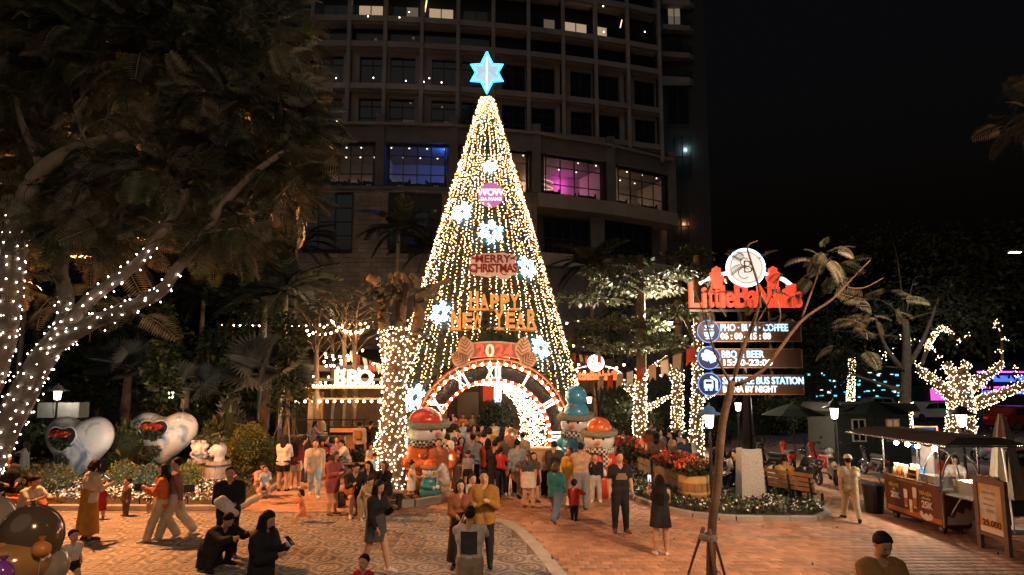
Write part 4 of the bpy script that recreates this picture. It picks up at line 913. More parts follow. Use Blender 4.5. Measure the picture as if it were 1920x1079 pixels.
# snowflake lights
flake_core = E('snowflake_tube', (.55, .85, 1.0), 9.0); flake_blue = E('snowflake_blue', (.08, .38, 1.0), 5.0)
for px, py, s, lab in ((918, 316, 13, 'small blue-white snowflake light high on the tree'), (866, 400, 21, 'tilted snowflake light beside the round pink sign'), (921, 437, 25, 'large snowflake light between the pink sign and the greeting board'), (989, 503, 22, 'snowflake light at the edge of the greeting board'), (826, 588, 23, 'snowflake light beside the golden new year letters'), (1014, 652, 22, 'snowflake light above the clock arch shoulder'), (779, 745, 25, 'snowflake light half hidden behind the pollarded trunk')):
    p = cone_hit(px, py); p -= Vector((0, .18, 0)); R = s*p.y/FPX; th = math.atan2(p.x-TAX.x, TAX.y-p.y); o = thing('snowflake_light', lab, 'light', p, th, 'snowflake lights on the tree'); o.rotation_euler = (-.28, random.uniform(-.25, .25), th)
    m = MB(); pts = []
    for k in range(12): a = PI*k/6+PI/2; r = R if k % 2 == 0 else R*.56; pts.append((r*math.cos(a), 0, r*math.sin(a)))
    m.tube(pts+[pts[0]], .035, 6); obj('star_outline', m, flake_core, o)
    m = MB(); pts = []
    for k in range(6): a = PI*k/3; pts.append((R*.40*math.cos(a), .02, R*.40*math.sin(a)))
    m.tube(pts+[pts[0]], .03, 5); obj('inner_ring', m, flake_core, o)
    for k in range(6):
        m = MB(); a = PI*k/3+PI/2; c, s_ = math.cos(a), math.sin(a); m.bar((R*.3*c, .03, R*.3*s_), (R*1.02*c, .03, R*1.02*s_), .03)
        for q in (-.5, .5): m.bar((R*.7*c, .03, R*.7*s_), (R*.95*math.cos(a+q*.6), .03, R*.95*math.sin(a+q*.6)), .025)
        obj('flake_arm', m, flake_blue if k % 2 else flake_core, o)
# round pink sign
p = cone_hit(921, 369)-Vector((0, .2, 0)); R = 24*p.y/FPX; o = thing('round_sign', 'round pink illuminated sign with white lettering on the tree', 'sign', p)
m = MB(); m.lathe([(R, -.05), (R, .05)], 40); d = obj('disc', m, E('pink_sign', (.62, .20, .50), .42), o); d.rotation_euler = (PI/2, 0, 0)
m = MB(); m.tube([(R*math.cos(2*PI*k/40), 0, R*math.sin(2*PI*k/40)) for k in range(41)], .02, 5); obj('rim', m, P('sign_rim', (.5, .4, .5), rough=.4), o)
wht = E('sign_white', (1, .97, 1), .8)
lettering('lettering', 'WOW', R*.74, wht, o, (-.01, -.07, R*.16), ext=.012, bold=.012, spacing=.9); lettering('lettering', 'DA NANG', R*.36, wht, o, (.01, -.07, -R*.38), ext=.012, bold=.008)
m = MB(); m.prism([(-.82*R, .45*R), (.82*R, .45*R), (.74*R, .36*R), (-.74*R, .36*R)], .02, (0, -.07, 0)); obj('emblem_bar', m, wht, o)
# Merry Christmas board
p = cone_hit(925, 500)-Vector((0, .2, 0)); k = p.y/FPX; o = thing('greeting_board', 'pale scalloped board reading Merry Christmas in red on the tree', 'sign', p); o.rotation_euler = (-.15, 0, 0)
out = [(-42, 4), (-44, 14), (-38, 20), (-28, 21), (-20, 24), (0, 24), (20, 26), (30, 22), (40, 22), (45, 16), (42, 6), (46, -8), (44, -18), (34, -21), (28, -28), (14, -27), (6, -20), (-8, -24), (-24, -21), (-38, -19), (-46, -10), (-46, 0)]
m = MB(); m.prism([(x*k, y*k) for x, y in out], .05); obj('board', m, P('board_cream', (.62, .47, .40), rough=.6, emit=(.9, .62, .5), es=.10), o)
red = P('board_red', (.22, .025, .02), rough=.5, var=.1)
lettering('lettering', 'MERRY', 19*k*1.15, red, o, (-1*k, -.035, 12*k), ext=.012, bold=.012); lettering('lettering', 'CHRISTMAS', 16.5*k*1.15, red, o, (0, -.035, -7*k), ext=.012, bold=.012, spacing=.9, sy=1.25)
for sx in (-1, 1):
    m = MB(); m.prism([(sx*x*k, y*k) for x, y in ((30, 8), (36, 12), (43, 11), (40, 14), (44, 19), (39, 17), (36, 15), (31, 16), (34, 12))][::sx], .02, (0, -.035, 0)); obj('reindeer', m, red, o)
    m = MB(); m.tube([(sx*(38+6*math.cos(t))*k if sx < 0 else (22+7*math.cos(t))*k, -.035, (-14+5*math.sin(t))*k) for t in np.linspace(0, 5.5, 12)], .018, 5); obj('flourish', m, red, o)
# Happy New Year letters on rails
gold = P('gold_letter', (.60, .36, .14), rough=.5, metal=.1, var=.2, emit=(1, .5, .15), es=.10); rail = P('gold_rail', (.35, .2, .09), rough=.5, metal=.4)  # slight emission stands in for bulb light on the letters
p = cone_hit(925, 590)-Vector((0, .15, 0)); k = p.y/FPX; o = thing('new_year_letters', 'golden block letters reading Happy New Year on rails across the tree', 'sign', p)
def letters(txt, x0, x1, yc, h, prefix='letter'):
    n = len(txt); adv = (x1-x0)/n
    for i, ch in enumerate(txt):
        if ch == ' ': continue
        big = (i == 0 or txt[i-1] == ' '); hh = h*(1.2 if big or ch in 'R' else 1); sz = hh*k*1.42; me = glyphs(ch, sz, .04, .03, True); me.materials.clear(); me.materials.append(gold)
        xs = [v.co.x for v in me.vertices]; wd = max(xs)-min(xs); x = (x0+adv*(i+.5))*k
        l = link('letter', me, o, (x, -.02, (yc+(hh-h)/2)*k), (PI/2, 0, 0), (min(1.35, adv*k*.9/wd), 1, 1))
        mm = MB(); mm.box((0, -hh*k*.5, 0), (wd*1.06, hh*k*.13, .09)); 
        if ch in 'HNWYAR': obj('serif', mm, gold, l)
letters('HAPPY', -46, 50, 22, 26); letters('NEW YEAR', -80, 82, -14, 28)
for y in (7, -31):
    m = MB(); m.bar((-(48 if y > 0 else 82)*k, .05, y*k), ((52 if y > 0 else 84)*k, .05, y*k), .05); obj('rail', m, rail, o)

# clock arch
arch = thing('clock_arch', 'glowing half-clock arch with roman numerals and bulb rings at the tree base', 'arch', AC, PHI)
rim_or = P('rim_orange_red', (.30, .035, .008), rough=.5); blk = P('clock_black', (.012, .011, .012), rough=.5, var=.3, vs=3); brass = P('spoke_brass', (.5, .34, .2), rough=.4, metal=.6)
def arcp(R, a0, a1, n, y=0.0): return [Vector((R*math.cos(a0+(a1-a0)*i/n), y, AZ+R*math.sin(a0+(a1-a0)*i/n))) for i in range(n+1)]
def ends(R): a = math.asin(min(1, AZ/R)); return -a, PI+a
def annulus(r0, r1, y, t, n=64):
    m = MB(); a0, a1 = ends(r1); a0 += .0; vs = []
    for i in range(n+1):
        a = a0+(a1-a0)*i/n
        for R, yy in ((r0, y-t/2), (r1, y-t/2), (r1, y+t/2), (r0, y+t/2)): vs.append((R*math.cos(a), yy, max(0, AZ+R*math.sin(a))))
    m.add(vs, [(4*i+q, 4*i+(q+1) % 4, 4*i+4+(q+1) % 4, 4*i+4+q) for i in range(n) for q in range(4)]); return m
obj('outer_rim', MB().tube(arcp(AR, *ends(AR), 64, -.05), .04, 8), rim_or, arch, smooth=True)
obj('clock_face', annulus(2.08, 2.5, .06, .06), P('clock_smoke_panel', (.015, .014, .016), rough=.25, var=0, alpha=.72), arch)
obj('outer_face', annulus(2.64, 2.75, .10, .05), blk, arch)
obj('bulb_track', annulus(2.55, 2.63, -.02, .08), rim_or, arch); obj('inner_track', annulus(1.96, 2.07, -.04, .16), rim_or, arch)
for a in np.linspace(ends(AR)[0]+.06, ends(AR)[1]-.06, 44):
    m = MB(); m.bar((2.66*math.cos(a), -.03, AZ+2.66*math.sin(a)), (2.77*math.cos(a), -.03, AZ+2.77*math.sin(a)), .016); obj('spoke', m, brass, arch)
bb = MB(); bb.ball((0, 0, 0), .047, 10, 7); bme = bb.mesh('bulb', E('arch_bulb', (1.0, .62, .32), 95), True)
bb = MB(); bb.ball((0, 0, 0), .038, 8, 6); bme2 = bb.mesh('bulb', E('arch_bulb_inner', (1.0, .62, .32), 95), True)
for R, nn, me in ((2.59, 38, bme), (2.015, 36, bme2)):
    for a in np.linspace(ends(R)[0]+.05, ends(R)[1]-.05, nn): link('bulb', me, arch, (R*math.cos(a), -.13, AZ+R*math.sin(a)))
num_m = E('numeral_white', (1, .93, .85), 1.15)  # emission added so the white painted numerals read as lit
def numeral(txt, ang):
    m = MB(); h = .40; t = .07; x = 0; wd = {'I': .13, 'V': .28, 'X': .30}; tot = sum(wd[c] for c in txt); x = -tot/2
    for c in txt:
        cx = x+wd[c]/2
        if c == 'I': m.box((cx, 0, 0), (t, .05, h))
        if c == 'X': m.bar((cx-.10, 0, -h/2), (cx+.10, 0, h/2), .075, .05, up=(0, 1, 0)); m.bar((cx+.10, -.003, -h/2), (cx-.10, -.003, h/2), .04, .05, up=(0, 1, 0))
        if c == 'V': m.bar((cx-.10, 0, h/2), (cx, 0, -h/2), .07, .05, up=(0, 1, 0)); m.bar((cx+.10, -.003, h/2), (cx, -.003, -h/2), .04, .05, up=(0, 1, 0))
        x += wd[c]
    for z in (-h/2, h/2): m.box((0, -.004, z), (tot-.02, .05, .03))
    R = 2.29; a = math.radians(ang); o = obj('numeral', m, num_m, arch, loc=(R*math.cos(a), -.02, AZ+R*math.sin(a))); o.rotation_euler = (0, PI/2-a, 0)
for txt, ang in (('IX', 180), ('X', 150), ('XI', 120), ('XII', 90), ('I', 60), ('II', 30), ('III', 0)): numeral(txt, ang)
# tunnel ribs and light curtain
TL = 5.6
for k in range(8):
    y = .25+k*TL/7; R = 2.05-.03*k; m = MB(); m.tube([Vector((R*math.cos(a), y, AZ+R*math.sin(a))) for a in np.linspace(-math.asin(min(1, AZ/R)), PI+math.asin(min(1, AZ/R)), 30)], .03, 6); obj('tunnel_rib', m, P('rib_steel', (.06, .05, .045), rough=.5, metal=.5), arch)
tp = []; w = MB()
for k in range(52):
    a0 = -.62+(PI+1.24)*k/51; y = .18; prev = None
    while y < TL:
        R = 1.99-.03*y+random.gauss(0, .02); a = a0+random.gauss(0, .04); z = AZ+R*math.sin(a)
        if z > .05:
            q = Vector((R*math.cos(a), y, z)); tp.append(q)
            if prev is not None: w.wire(prev, q, .004)
            prev = q
        y += random.uniform(.06, .15) if y < 3.6 else random.uniform(.10, .22)
tu = thing('string_lights', 'blazing white light curtain lining the inside of the arch tunnel', 'string lights', AC, PHI); b = MB(); b.octs([tuple(p) for p in tp], .0175)
tag(obj('bulb_chain', b, E('tunnel_bulb', (1.0, .68, .40), 17), tu), kind='stuff'); tag(obj('wire', w, wire_mat, tu), kind='stuff')
# 2024 plaque with copper leaves
copper = P('copper_leaf', (.52, .33, .24), rough=.45, metal=.35, var=.25, vs=3)
pq = thing('year_plaque', 'copper plaque with red 2024 digits and four leaf sprigs over the arch', 'sign', A(0, -.22, AZ+AR+.05), PHI)
m = MB(); oo = [(.92*x, .40+.10*math.cos(x*1.3)) for x in np.linspace(-1, 1, 13)]+[(.92*x, -.16+.10*math.cos(x*1.3)) for x in np.linspace(1, -1, 13)]
m.prism([(x, z) for x, z in oo], .08, (0, .06, .05)); obj('board', m, copper, pq)
m = MB(); m.prism([(x*.9, z*.82+.03) for x, z in oo], .03, (0, 0, .05)); obj('red_field', m, P('plaque_copper_field', (.34, .17, .10), rough=.5, metal=.2), pq)
for i, ch in enumerate('2024'):
    lettering('digit', ch, .62, E('digit_red' if ch != '0' else 'digit_cream', (1, .07, .04) if ch != '0' else (1, .6, .4), .7 if ch != '0' else .6), pq, (-.50+.335*i, -.04, .19-.012*abs(i-1.5)), ext=.03, bold=.018)
for sx, dx, dz, an, L in ((-1, -1.02, .30, .22, .88), (-1, -1.22, -.10, 1.0, .72), (1, 1.02, .30, .22, .88), (1, 1.22, -.10, 1.0, .72)):
    m = MB(); out = []
    for t in np.linspace(0, 1, 9): out.append((.33*math.sin(PI*t)**.7*(1-.25*t), -L*.5+L*t))
    full = out+[(-x, y) for x, y in out[-2:0:-1]]; ca, sa = math.cos(sx*an), math.sin(sx*an)
    rot = lambda x, y: (x*ca+y*sa+dx, -x*sa+y*ca+dz)
    m.prism([rot(x, y) for x, y in full], .05, (0, -.02, 0)); lf = obj('leaf_sprig', m, copper, pq)
    for q in range(5):
        for s_ in (-1, 1):
            v = MB(); y0 = -L*.34+L*.15*q; a_, b_ = rot(0, y0), rot(s_*.22*(1-.12*q), y0+.16); v.bar((a_[0], -.06, a_[1]), (b_[0], -.06, b_[1]), .045, .03); obj('leaflet', v, P('copper_dark', (.20, .11, .07), rough=.5, metal=.4), lf)
# ticket box at the tunnel mouth
tb = thing('ticket_counter', 'small light-wood counter standing at the mouth of the arch', 'counter', gnd(1015, 905)); m = MB(); m.box((0, 0, .55), (.75, .5, 1.1)); obj('cabinet', m, P('light_wood', (.45, .27, .13), rough=.6, var=.25, vs=4), tb); m = MB(); m.box((0, 0, 1.13), (.85, .6, .05)); obj('counter_top', m, P('light_wood_top', (.5, .32, .17), rough=.5), tb)
# ------------------------------------------------------------------ beds, hearts, statues, planters
white_pet = P('petal_white', (.75, .72, .68), rough=.6, var=.1); red_pet = P('petal_red', (.55, .035, .02), rough=.5, var=.3, vs=9); pink_pet = P('petal_pink', (.6, .12, .2), rough=.5, var=.3); org_pet = P('petal_orange', (.62, .13, .03), rough=.5, var=.3)
def in_poly(poly, n, rng):
    xs = [p[0] for p in poly]; ys = [p[1] for p in poly]; out = []
    while len(out) < n:
        x, y = rng.uniform(min(xs), max(xs)), rng.uniform(min(ys), max(ys))
        if inside([(p[0], p[1]) for p in poly], x, y): out.append((x, y))
    return np.array(out)
def cover(name, label, cat, poly, n, size, mats, p, z0=.08, h=.16, leaf=LEAF, up=.2):
    q = in_poly(poly, n, RNG); pos = np.column_stack([q, z0+h*RNG.random(n)]); R = rand_rot(n, up) if leaf is FLOWER else frames_to(np.column_stack([RNG.normal(size=(n, 2)), .5+RNG.random(n)]), roll=.8)
    V, F = scatter(*leaf, R, pos, size*(.6+.8*RNG.random(n))); mi = np.repeat(RNG.choice(len(mats), n, p=p), len(leaf[1]))
    return tag(link(name, np_mesh(name, V, F, mats, mi, smooth=False)), label, cat, kind='stuff')
def inset(pts): return [(p.x, p.y) if hasattr(p, 'x') else p for p in pts]
bl = inset([gnd(*p) for p in ((-200, 951), (440, 952), (500, 918), (536, 895), (500, 852), (300, 840), (-200, 840))]); fr = inset([gnd(*p) for p in ((60, 952), (440, 953), (455, 938), (430, 905), (380, 900), (60, 905))])
cover('ground_cover', 'dark leafy ground cover in the heart flower bed', 'ground cover', bl, 9000, .13, [lf_mid, lf_dark, lf_grey], [.4, .4, .2])
cover('white_flowers', 'carpet of white flowers along the bed kerb', 'flowers', fr, 2300, .075, [white_pet], None, .2, .10, FLOWER, .6)
cover('red_flowers', 'red and pink flowers scattered through the bed', 'flowers', bl, 700, .085, [red_pet, pink_pet], [.6, .4], .24, .16, FLOWER, .5)
br_ = inset([gnd(*p) for p in ((1140, 893), (1190, 936), (1240, 954), (1300, 967), (1380, 974), (1528, 975), (1548, 966), (1530, 953), (1440, 926), (1400, 907), (1350, 870), (1210, 864))])
cover('ground_cover', 'dark leafy ground cover around the sign pillar', 'ground cover', br_, 8000, .12, [lf_dark, lf_mid, lf_grey], [.5, .3, .2])
cover('white_flowers', 'white flowers in the bed around the sign pillar', 'flowers', br_, 1500, .075, [white_pet], None, .18, .1, FLOWER, .6)
cover('pit_litter', 'dry leaf litter in the pollarded tree pit', 'litter', BED_T, 500, .09, [P('dry_leaf', (.2, .12, .05), rough=.9), soil], [.4, .6], .1, .05)
cover('fallen_leaves', 'scattered dry leaves and scraps on the plaza paving', 'litter', [(-10, 9.5), (11, 9.5), (11, 19), (-10, 15)], 90, .07, [P('dry_leaf', (.2, .12, .05)), soil], [.5, .5], .014, .01)
# heart sculptures
def heart_xy(t):
    hx, hz = 16*math.sin(t)**3/17, (13*math.cos(t)-5*math.cos(2*t)-2*math.cos(3*t)-math.cos(4*t))/17+.15
    return .56*hx+.46*math.sin(t), .61*hz+.39*(math.cos(t)*.82-.02)
def cloud_mat(name, seed):
    m = bpy.data.materials.new(name); m.use_nodes = True; nt = m.node_tree; b = nt.nodes['Principled BSDF']; tc = nt.nodes.new('ShaderNodeTexCoord'); n = nt.nodes.new('ShaderNodeTexNoise'); n.noise_dimensions = '4D'
    n.inputs['W'].default_value = seed; n.inputs['Scale'].default_value = 1.5; n.inputs['Detail'].default_value = 4; n.inputs['Distortion'].default_value = 1.2; nt.links.new(tc.outputs['Object'], n.inputs['Vector'])
    c = nt.nodes.new('ShaderNodeValToRGB'); nt.links.new(n.outputs['Fac'], c.inputs[0]); e = c.color_ramp; e.elements[0].position = .28; e.elements[0].color = (.12, .17, .25, 1); e.elements[1].position = .72; e.elements[1].color = (.50, .38, .16, 1)
    for p, col in ((.38, (.30, .36, .42, 1)), (.46, (.62, .62, .60, 1)), (.58, (.66, .64, .60, 1)), (.64, (.42, .43, .44, 1))): q = e.elements.new(p); q.color = col
    nt.links.new(c.outputs[0], b.inputs['Base Color']); b.inputs['Roughness'].default_value = .35; b.inputs['Coat Weight'].default_value = .3; return m
def heart(px, py, wpx, Y, rz, lab, legs, hole, mat):
    c = at(px, py, Y); S = wpx/2/ppm(Y)*1.03; base = Vector((c.x, c.y, 0)); h = thing('heart_sculpture', lab, 'sculpture', base, rz, 'painted heart sculptures'); cz = c.z
    N, M_ = 64, 12; rows = [[], []]; hx, hz, hs = hole
    def surf(x, z, s, sg): return Vector((x*S, sg*-.36*S*math.sqrt(max(0, 1-s**2.2)), cz+z*S))
    m = MB()
    for sg in (1, -1):
        vs = [surf(0, .12, 0, sg)]
        for j in range(1, M_+1):
            s = math.sin(j/M_*PI/2)
            for i in range(N): x, z = heart_xy(2*PI*i/N); vs.append(surf(x*s, .12+(z-.12)*s, s, sg))
        fs = [(0, 1+i, 1+(i+1) % N) for i in range(N)]+[(1+(j-1)*N+i, 1+j*N+i, 1+j*N+(i+1) % N, 1+(j-1)*N+(i+1) % N) for j in range(1, M_) for i in range(N)]
        m.add(vs, [f if sg < 0 else f[::-1] for f in fs])
    obj('shell', m, mat, h, smooth=True)
    def small(k): return [((heart_xy(2*PI*i/40)[0]*k+hx)*S, (heart_xy(2*PI*i/40)[1]*k+hz)*S) for i in range(40)]
    y0 = -.37*S; m = MB(); m.prism(small(hs), .06, (0, y0, cz)); obj('niche', m, P('niche_dark', (.02, .018, .015), rough=.9), h)  # dark plate proud of the shell, imitating the shade of a hollow
    m = MB(); pts = [Vector((x, y0-.03, cz+z)) for x, z in small(hs*1.04)]; m.tube(pts+[pts[0]], .025, 6); obj('niche_rim', m, mat, h, smooth=True)
    blob('planting', (hx*S, y0-.08, cz+(hz-.05)*S), (hs*.75*S, .12, hs*.55*S), 420, .12, [lf_grey, lf_mid, lf_dark], h); blob('flowers', (hx*S, y0-.14, cz+(hz+.12)*S), (hs*.75*S, .1, hs*.30*S), 170, .11, [red_pet, org_pet], h, leaf=FLOWER); blob('trailing_plants', (hx*S+.02, y0-.02, cz+(hz-.62)*S), (hs*.55*S, .07, hs*.45*S), 300, .10, [lf_grey, lf_silver], h)
    for lx in (-.3, .3):
        m = MB(); m.tube([(lx*S, 0, 0), (lx*S*.9, 0, cz-.45*S)], .05, 8); obj('leg', m, legs, h)
teal = P('teal_paint', (.04, .30, .33), rough=.45); brown_post = P('brown_post', (.22, .10, .045), rough=.7)
heart(149, 832, 132, 19.6, -.12, 'painted globe heart sculpture beside the leaning tree with red flowers inside', brown_post, (-.16, .17, .40), cloud_mat('heart_paint', 1.3)); heart(307, 818, 116, 21.0, .14, 'painted globe heart sculpture on teal legs beside the stone heads', teal, (-.14, .20, .40), cloud_mat('heart_paint_second', 5.1))
# clipped bushes and leafy plants
def bush(name, lab, px, py, Y, rx, h, n, size, mats, leaf=LEAF, grp='clipped bushes', cat='bush'):
    b = at(px, py, Y); b.z = .06; t = thing(name, lab, cat, b, 0, grp); m = MB(); m.tube([(0, 0, 0), (0, 0, h*.5)], [.06, .03], 6); obj('stem', m, bark_brown, t); blob('foliage', (0, 0, h*.52), (rx, rx, h*.5), n, size, mats, t, leaf=leaf, cut=-.95)
    m = MB(); m.ball((0, 0, h*.5), (rx*.8, rx*.8, h*.42), 12, 8); obj('inner_twigs', m, P('bush_core', (.02, .028, .012), rough=1), t)  # solid dark ball filling the middle of the foliage
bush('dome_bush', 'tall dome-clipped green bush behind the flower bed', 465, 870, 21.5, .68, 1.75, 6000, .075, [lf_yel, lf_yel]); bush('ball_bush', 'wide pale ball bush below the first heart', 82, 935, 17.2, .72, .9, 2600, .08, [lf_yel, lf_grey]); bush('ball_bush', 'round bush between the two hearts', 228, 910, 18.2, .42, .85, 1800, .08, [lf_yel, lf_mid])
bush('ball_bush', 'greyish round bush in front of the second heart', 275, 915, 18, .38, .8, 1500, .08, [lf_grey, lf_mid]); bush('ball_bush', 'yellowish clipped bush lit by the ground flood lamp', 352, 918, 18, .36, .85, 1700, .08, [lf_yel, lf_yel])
bush('leafy_plant', 'large-leaved yellow-green plant between the hearts', 236, 880, 20.3, .62, 1.9, 360, .36, [lf_yel, lf_mid], LONGLEAF, 'tall garden plants', 'plant'); bush('leafy_plant', 'pale leafy plant with thin stems behind the stone heads', 428, 880, 22, .5, 2.9, 300, .32, [lf_grey, lf_silver], LONGLEAF, 'tall garden plants', 'plant'); bush('leafy_plant', 'yellow-green cordyline between the stone heads', 392, 880, 21.5, .35, 2.0, 160, .34, [lf_yel], LONGLEAF, 'tall garden plants', 'plant')
bush('dark_bush', 'dark flowering bush behind the women in shorts', 516, 880, 21.5, .5, 1.2, 1500, .11, [lf_dark, lf_mid]); bush('dark_bush', 'dark low bush beside the seated group', 560, 850, 24, .5, 1.0, 900, .12, [lf_dark]); bush('ball_bush', 'grey round bush at the end of the bench row', 668, 872, 22.3, .5, .75, 1300, .10, [lf_grey, lf_dark]); bush('ball_bush', 'flat round bush behind the resting group', 612, 838, 26, .7, .9, 1300, .11, [lf_dark, lf_mid])
bush('ball_bush', 'bluish round bush seen through the arch', 930, 830, 31, .95, 2.3, 2600, .14, [leafmat('leaf_blue_green', (.05, .075, .075)), lf_dark]); bush('red_bush', 'red-leaved shrub in the garden shade', 462, 800, 27, .9, 1.6, 1500, .15, [leafmat('leaf_red', (.20, .035, .015)), lf_dark]); bush('dark_bush', 'dark hedge plant behind the second heart', 350, 820, 25, 1.4, 2.2, 1500, .2, [lf_dark]); bush('dark_bush', 'dark hedge plant behind the first heart', 60, 820, 25, 1.6, 1.8, 1500, .2, [lf_dark])
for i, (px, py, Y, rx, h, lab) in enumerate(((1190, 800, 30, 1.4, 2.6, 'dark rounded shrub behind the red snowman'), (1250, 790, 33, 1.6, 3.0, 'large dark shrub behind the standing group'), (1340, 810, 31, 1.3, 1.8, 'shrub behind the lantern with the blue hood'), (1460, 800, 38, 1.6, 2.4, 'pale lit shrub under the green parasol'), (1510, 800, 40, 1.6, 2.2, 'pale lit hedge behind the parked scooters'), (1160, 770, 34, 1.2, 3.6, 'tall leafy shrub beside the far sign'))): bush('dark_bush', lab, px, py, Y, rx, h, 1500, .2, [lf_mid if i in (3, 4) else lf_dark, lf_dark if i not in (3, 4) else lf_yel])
# stone heads on barrels
stone_w = P('statue_stone', (.46, .43, .40), rough=.85, var=.25, vs=5, bump=.5, bs=25); wood_grey = P('grey_barrel_wood', (.24, .21, .19), rough=.8, var=.3, vs=4, bump=.4); hoop = P('hoop_iron', (.08, .075, .07), rough=.5, metal=.7)
def barrel(lab, loc, r, h, wood, hoops, cat='barrel', staves=14, z0=0.0, top=None):
    t = thing('barrel', lab, cat, loc, 0, 'barrels'); prof = [(r*.86, 0), (r*.97, h*.25), (r, h*.5), (r*.97, h*.75), (r*.88, h)]
    for k in range(staves):
        a0, a1 = 2*PI*k/staves+.012, 2*PI*(k+1)/staves-.012; m = MB(); n = len(prof); vs = []
        for q, z in prof:
            for rr, a in ((q, a0), (q, a1), (q*.9, a1), (q*.9, a0)): vs.append((rr*math.cos(a), rr*math.sin(a), z))
        m.add(vs, [(4*i+j, 4*i+(j+1) % 4, 4*i+4+(j+1) % 4, 4*i+4+j) for i in range(n-1) for j in range(4)]+[(0, 3, 2, 1), tuple(4*(n-1)+j for j in range(4))]); obj('stave', m, wood, t)
    for z, hh in hoops:
        q = np.interp(z*h, [p[1] for p in prof], [p[0] for p in prof]); m = MB(); m.lathe([(q+.004, z*h-hh), (q+.016, z*h-hh), (q+.016, z*h+hh), (q+.004, z*h+hh)], 28, caps=False); obj('hoop', m, hoop if top is None else top, t)
    m = MB(); m.lathe([(r*.84, h-.06), (r*.8, h-.05)], 20); obj('fill', m, soil, t); return t
def stone_head(lab, px, py, Y, rz, profile):
    c = gnd(px, py); c = at(px, py, Y); f = Field(.022); f.ell((0, 0, .33), (.20, .23, .28), 0, .03).ell((0, -.19, .27), (.13, .08, .16), 0, .05).cone((0, -.24, .38), (0, -.29, .29), .022, .045, 0, .03).ell((0, -.24, .19), (.07, .05, .03), 0, .02).cone((0, .02, 0), (0, 0, .2), .16, .13, 0, .05)
    for s in (-1, 1): f.ell((s*.085, -.22, .36), (.04, .03, .02), 0, .02).cone((s*.03, -.25, .42), (s*.13, -.21, .41), .018, .018, 0, .02)
    if not profile:
        for k in range(9):
            for s in (-1, 1): f.ell((s*(.19+.05*math.sin(k*1.3)), -.08+.04*math.cos(k), .06+.06*k), (.06, .07, .055), 0, .015)
        f.cone((-.2, -.12, .56), (.2, -.12, .56), .05, .05, 0, .03)
    V, F, I_ = f.build(); t = thing('stone_head', lab, 'statue', c, rz, 'stone head planters'); link('bust', np_mesh('bust', V, F, [stone_w]), t); blob('planting', (0, 0, .62), (.24, .22, .14), 260, .12, [lf_grey, lf_mid], t, leaf=LONGLEAF)
for px, lab, lab2, rz, pf, Y in ((372, 'stone head planter with curled hair facing the plaza', 'grey barrel carrying the curly stone head', .05, False, 19.8), (408, 'stone head planter in profile with a grassy top', 'grey barrel carrying the profile stone head', -1.1, True, 19.4)):
    b = at(px, 905, Y); b.z = .08; barrel(lab2, b, .40, .72, wood_grey, ((.2, .03), (.8, .03))); t = at(px, 0, Y); stone_head(lab, px, 0, Y, rz, pf)
    bpy.data.objects[[o.name for o in COL.objects if o.name.startswith('stone_head')][-1]].location = (b.x, b.y, .80)
# warm lit barrel planter, boxes of red flowers, little houses
redfl = [red_pet, org_pet]; blue_lf = leafmat('leaf_teal_grey', (.06, .085, .085))
b = gnd(1302, 945); barrel('wooden barrel planter with pale hoops and red flowers', b, .42, .80, P('warm_barrel_wood', (.26, .13, .055), rough=.6, var=.3, vs=3), ((.42, .035), (.86, .09)), 'planter', top=P('yellow_hoop', (.46, .30, .10), rough=.6)); t = thing('flower_clump', 'red flowers with grey-green leaves overflowing the barrel planter', 'flowers', b+Vector((0, 0, .8)), 0, 'red planter flowers'); blob('foliage', (0, 0, .12), (.52, .5, .26), 700, .16, [blue_lf, lf_mid], t, cut=-.3); tag(blob('petals', (0, 0, .2), (.52, .5, .26), 420, .11, redfl, t, leaf=FLOWER, cut=.0, shell=.85), kind='stuff')
plank = P('planter_plank', (.20, .125, .075), rough=.75, var=.3, vs=4, bump=.3)
for i, (p0, p1, lab) in enumerate((((1228, 912), (1275, 936), 'plank planter box beside the barrel with red flowers'), ((1185, 888), (1222, 906), 'plank planter box in the middle of the flower row'), ((1140, 872), (1178, 886), 'plank planter box behind the red snowman'))):
    a, c = gnd(*p0), gnd(*p1); d = c-a; L = d.length; rz = math.atan2(d.y, d.x); t = thing('planter_box', lab, 'planter', a, rz, 'plank planter boxes')
    for k in range(3): m = MB(); m.box((L/2, 0, .14+.24*k), (L, .035, .225)); obj('plank', m, plank, t); m = MB(); m.box((L/2, .62, .14+.24*k), (L, .035, .225)); obj('plank', m, plank, t)
    for x in (0, L): m = MB(); m.box((x, .31, .38), (.07, .70, .78)); obj('end_panel', m, plank, t)
    m = MB(); m.box((L/2, .31, .66), (L-.1, .56, .04)); obj('fill', m, soil, t)
    q = thing('flower_clump', 'red and orange flowers overflowing the '+lab.split(' with')[0].replace('plank planter', 'plank'), 'flowers', a, rz, 'red planter flowers'); blob('foliage', (L/2, .31, .85), (L*.6, .52, .3), 1100, .17, [blue_lf, lf_mid], q, cut=-.3); tag(blob('petals', (L/2, .31, .95), (L*.6, .52, .28), 800, .12, redfl, q, leaf=FLOWER, cut=-.1, shell=.85), kind='stuff')
t = thing('flower_clump', 'broad bank of orange flowers behind the red snowman', 'flowers', at(1165, 850, 22)*1.0, 0, 'red planter flowers'); t.location.z = 0; blob('foliage', (0, 0, .7), (1.5, .8, .5), 1800, .2, [blue_lf, lf_mid], t, cut=-.4); tag(blob('petals', (0, 0, .8), (1.5, .8, .5), 900, .13, redfl, t, leaf=FLOWER, cut=-.1, shell=.85), kind='stuff')
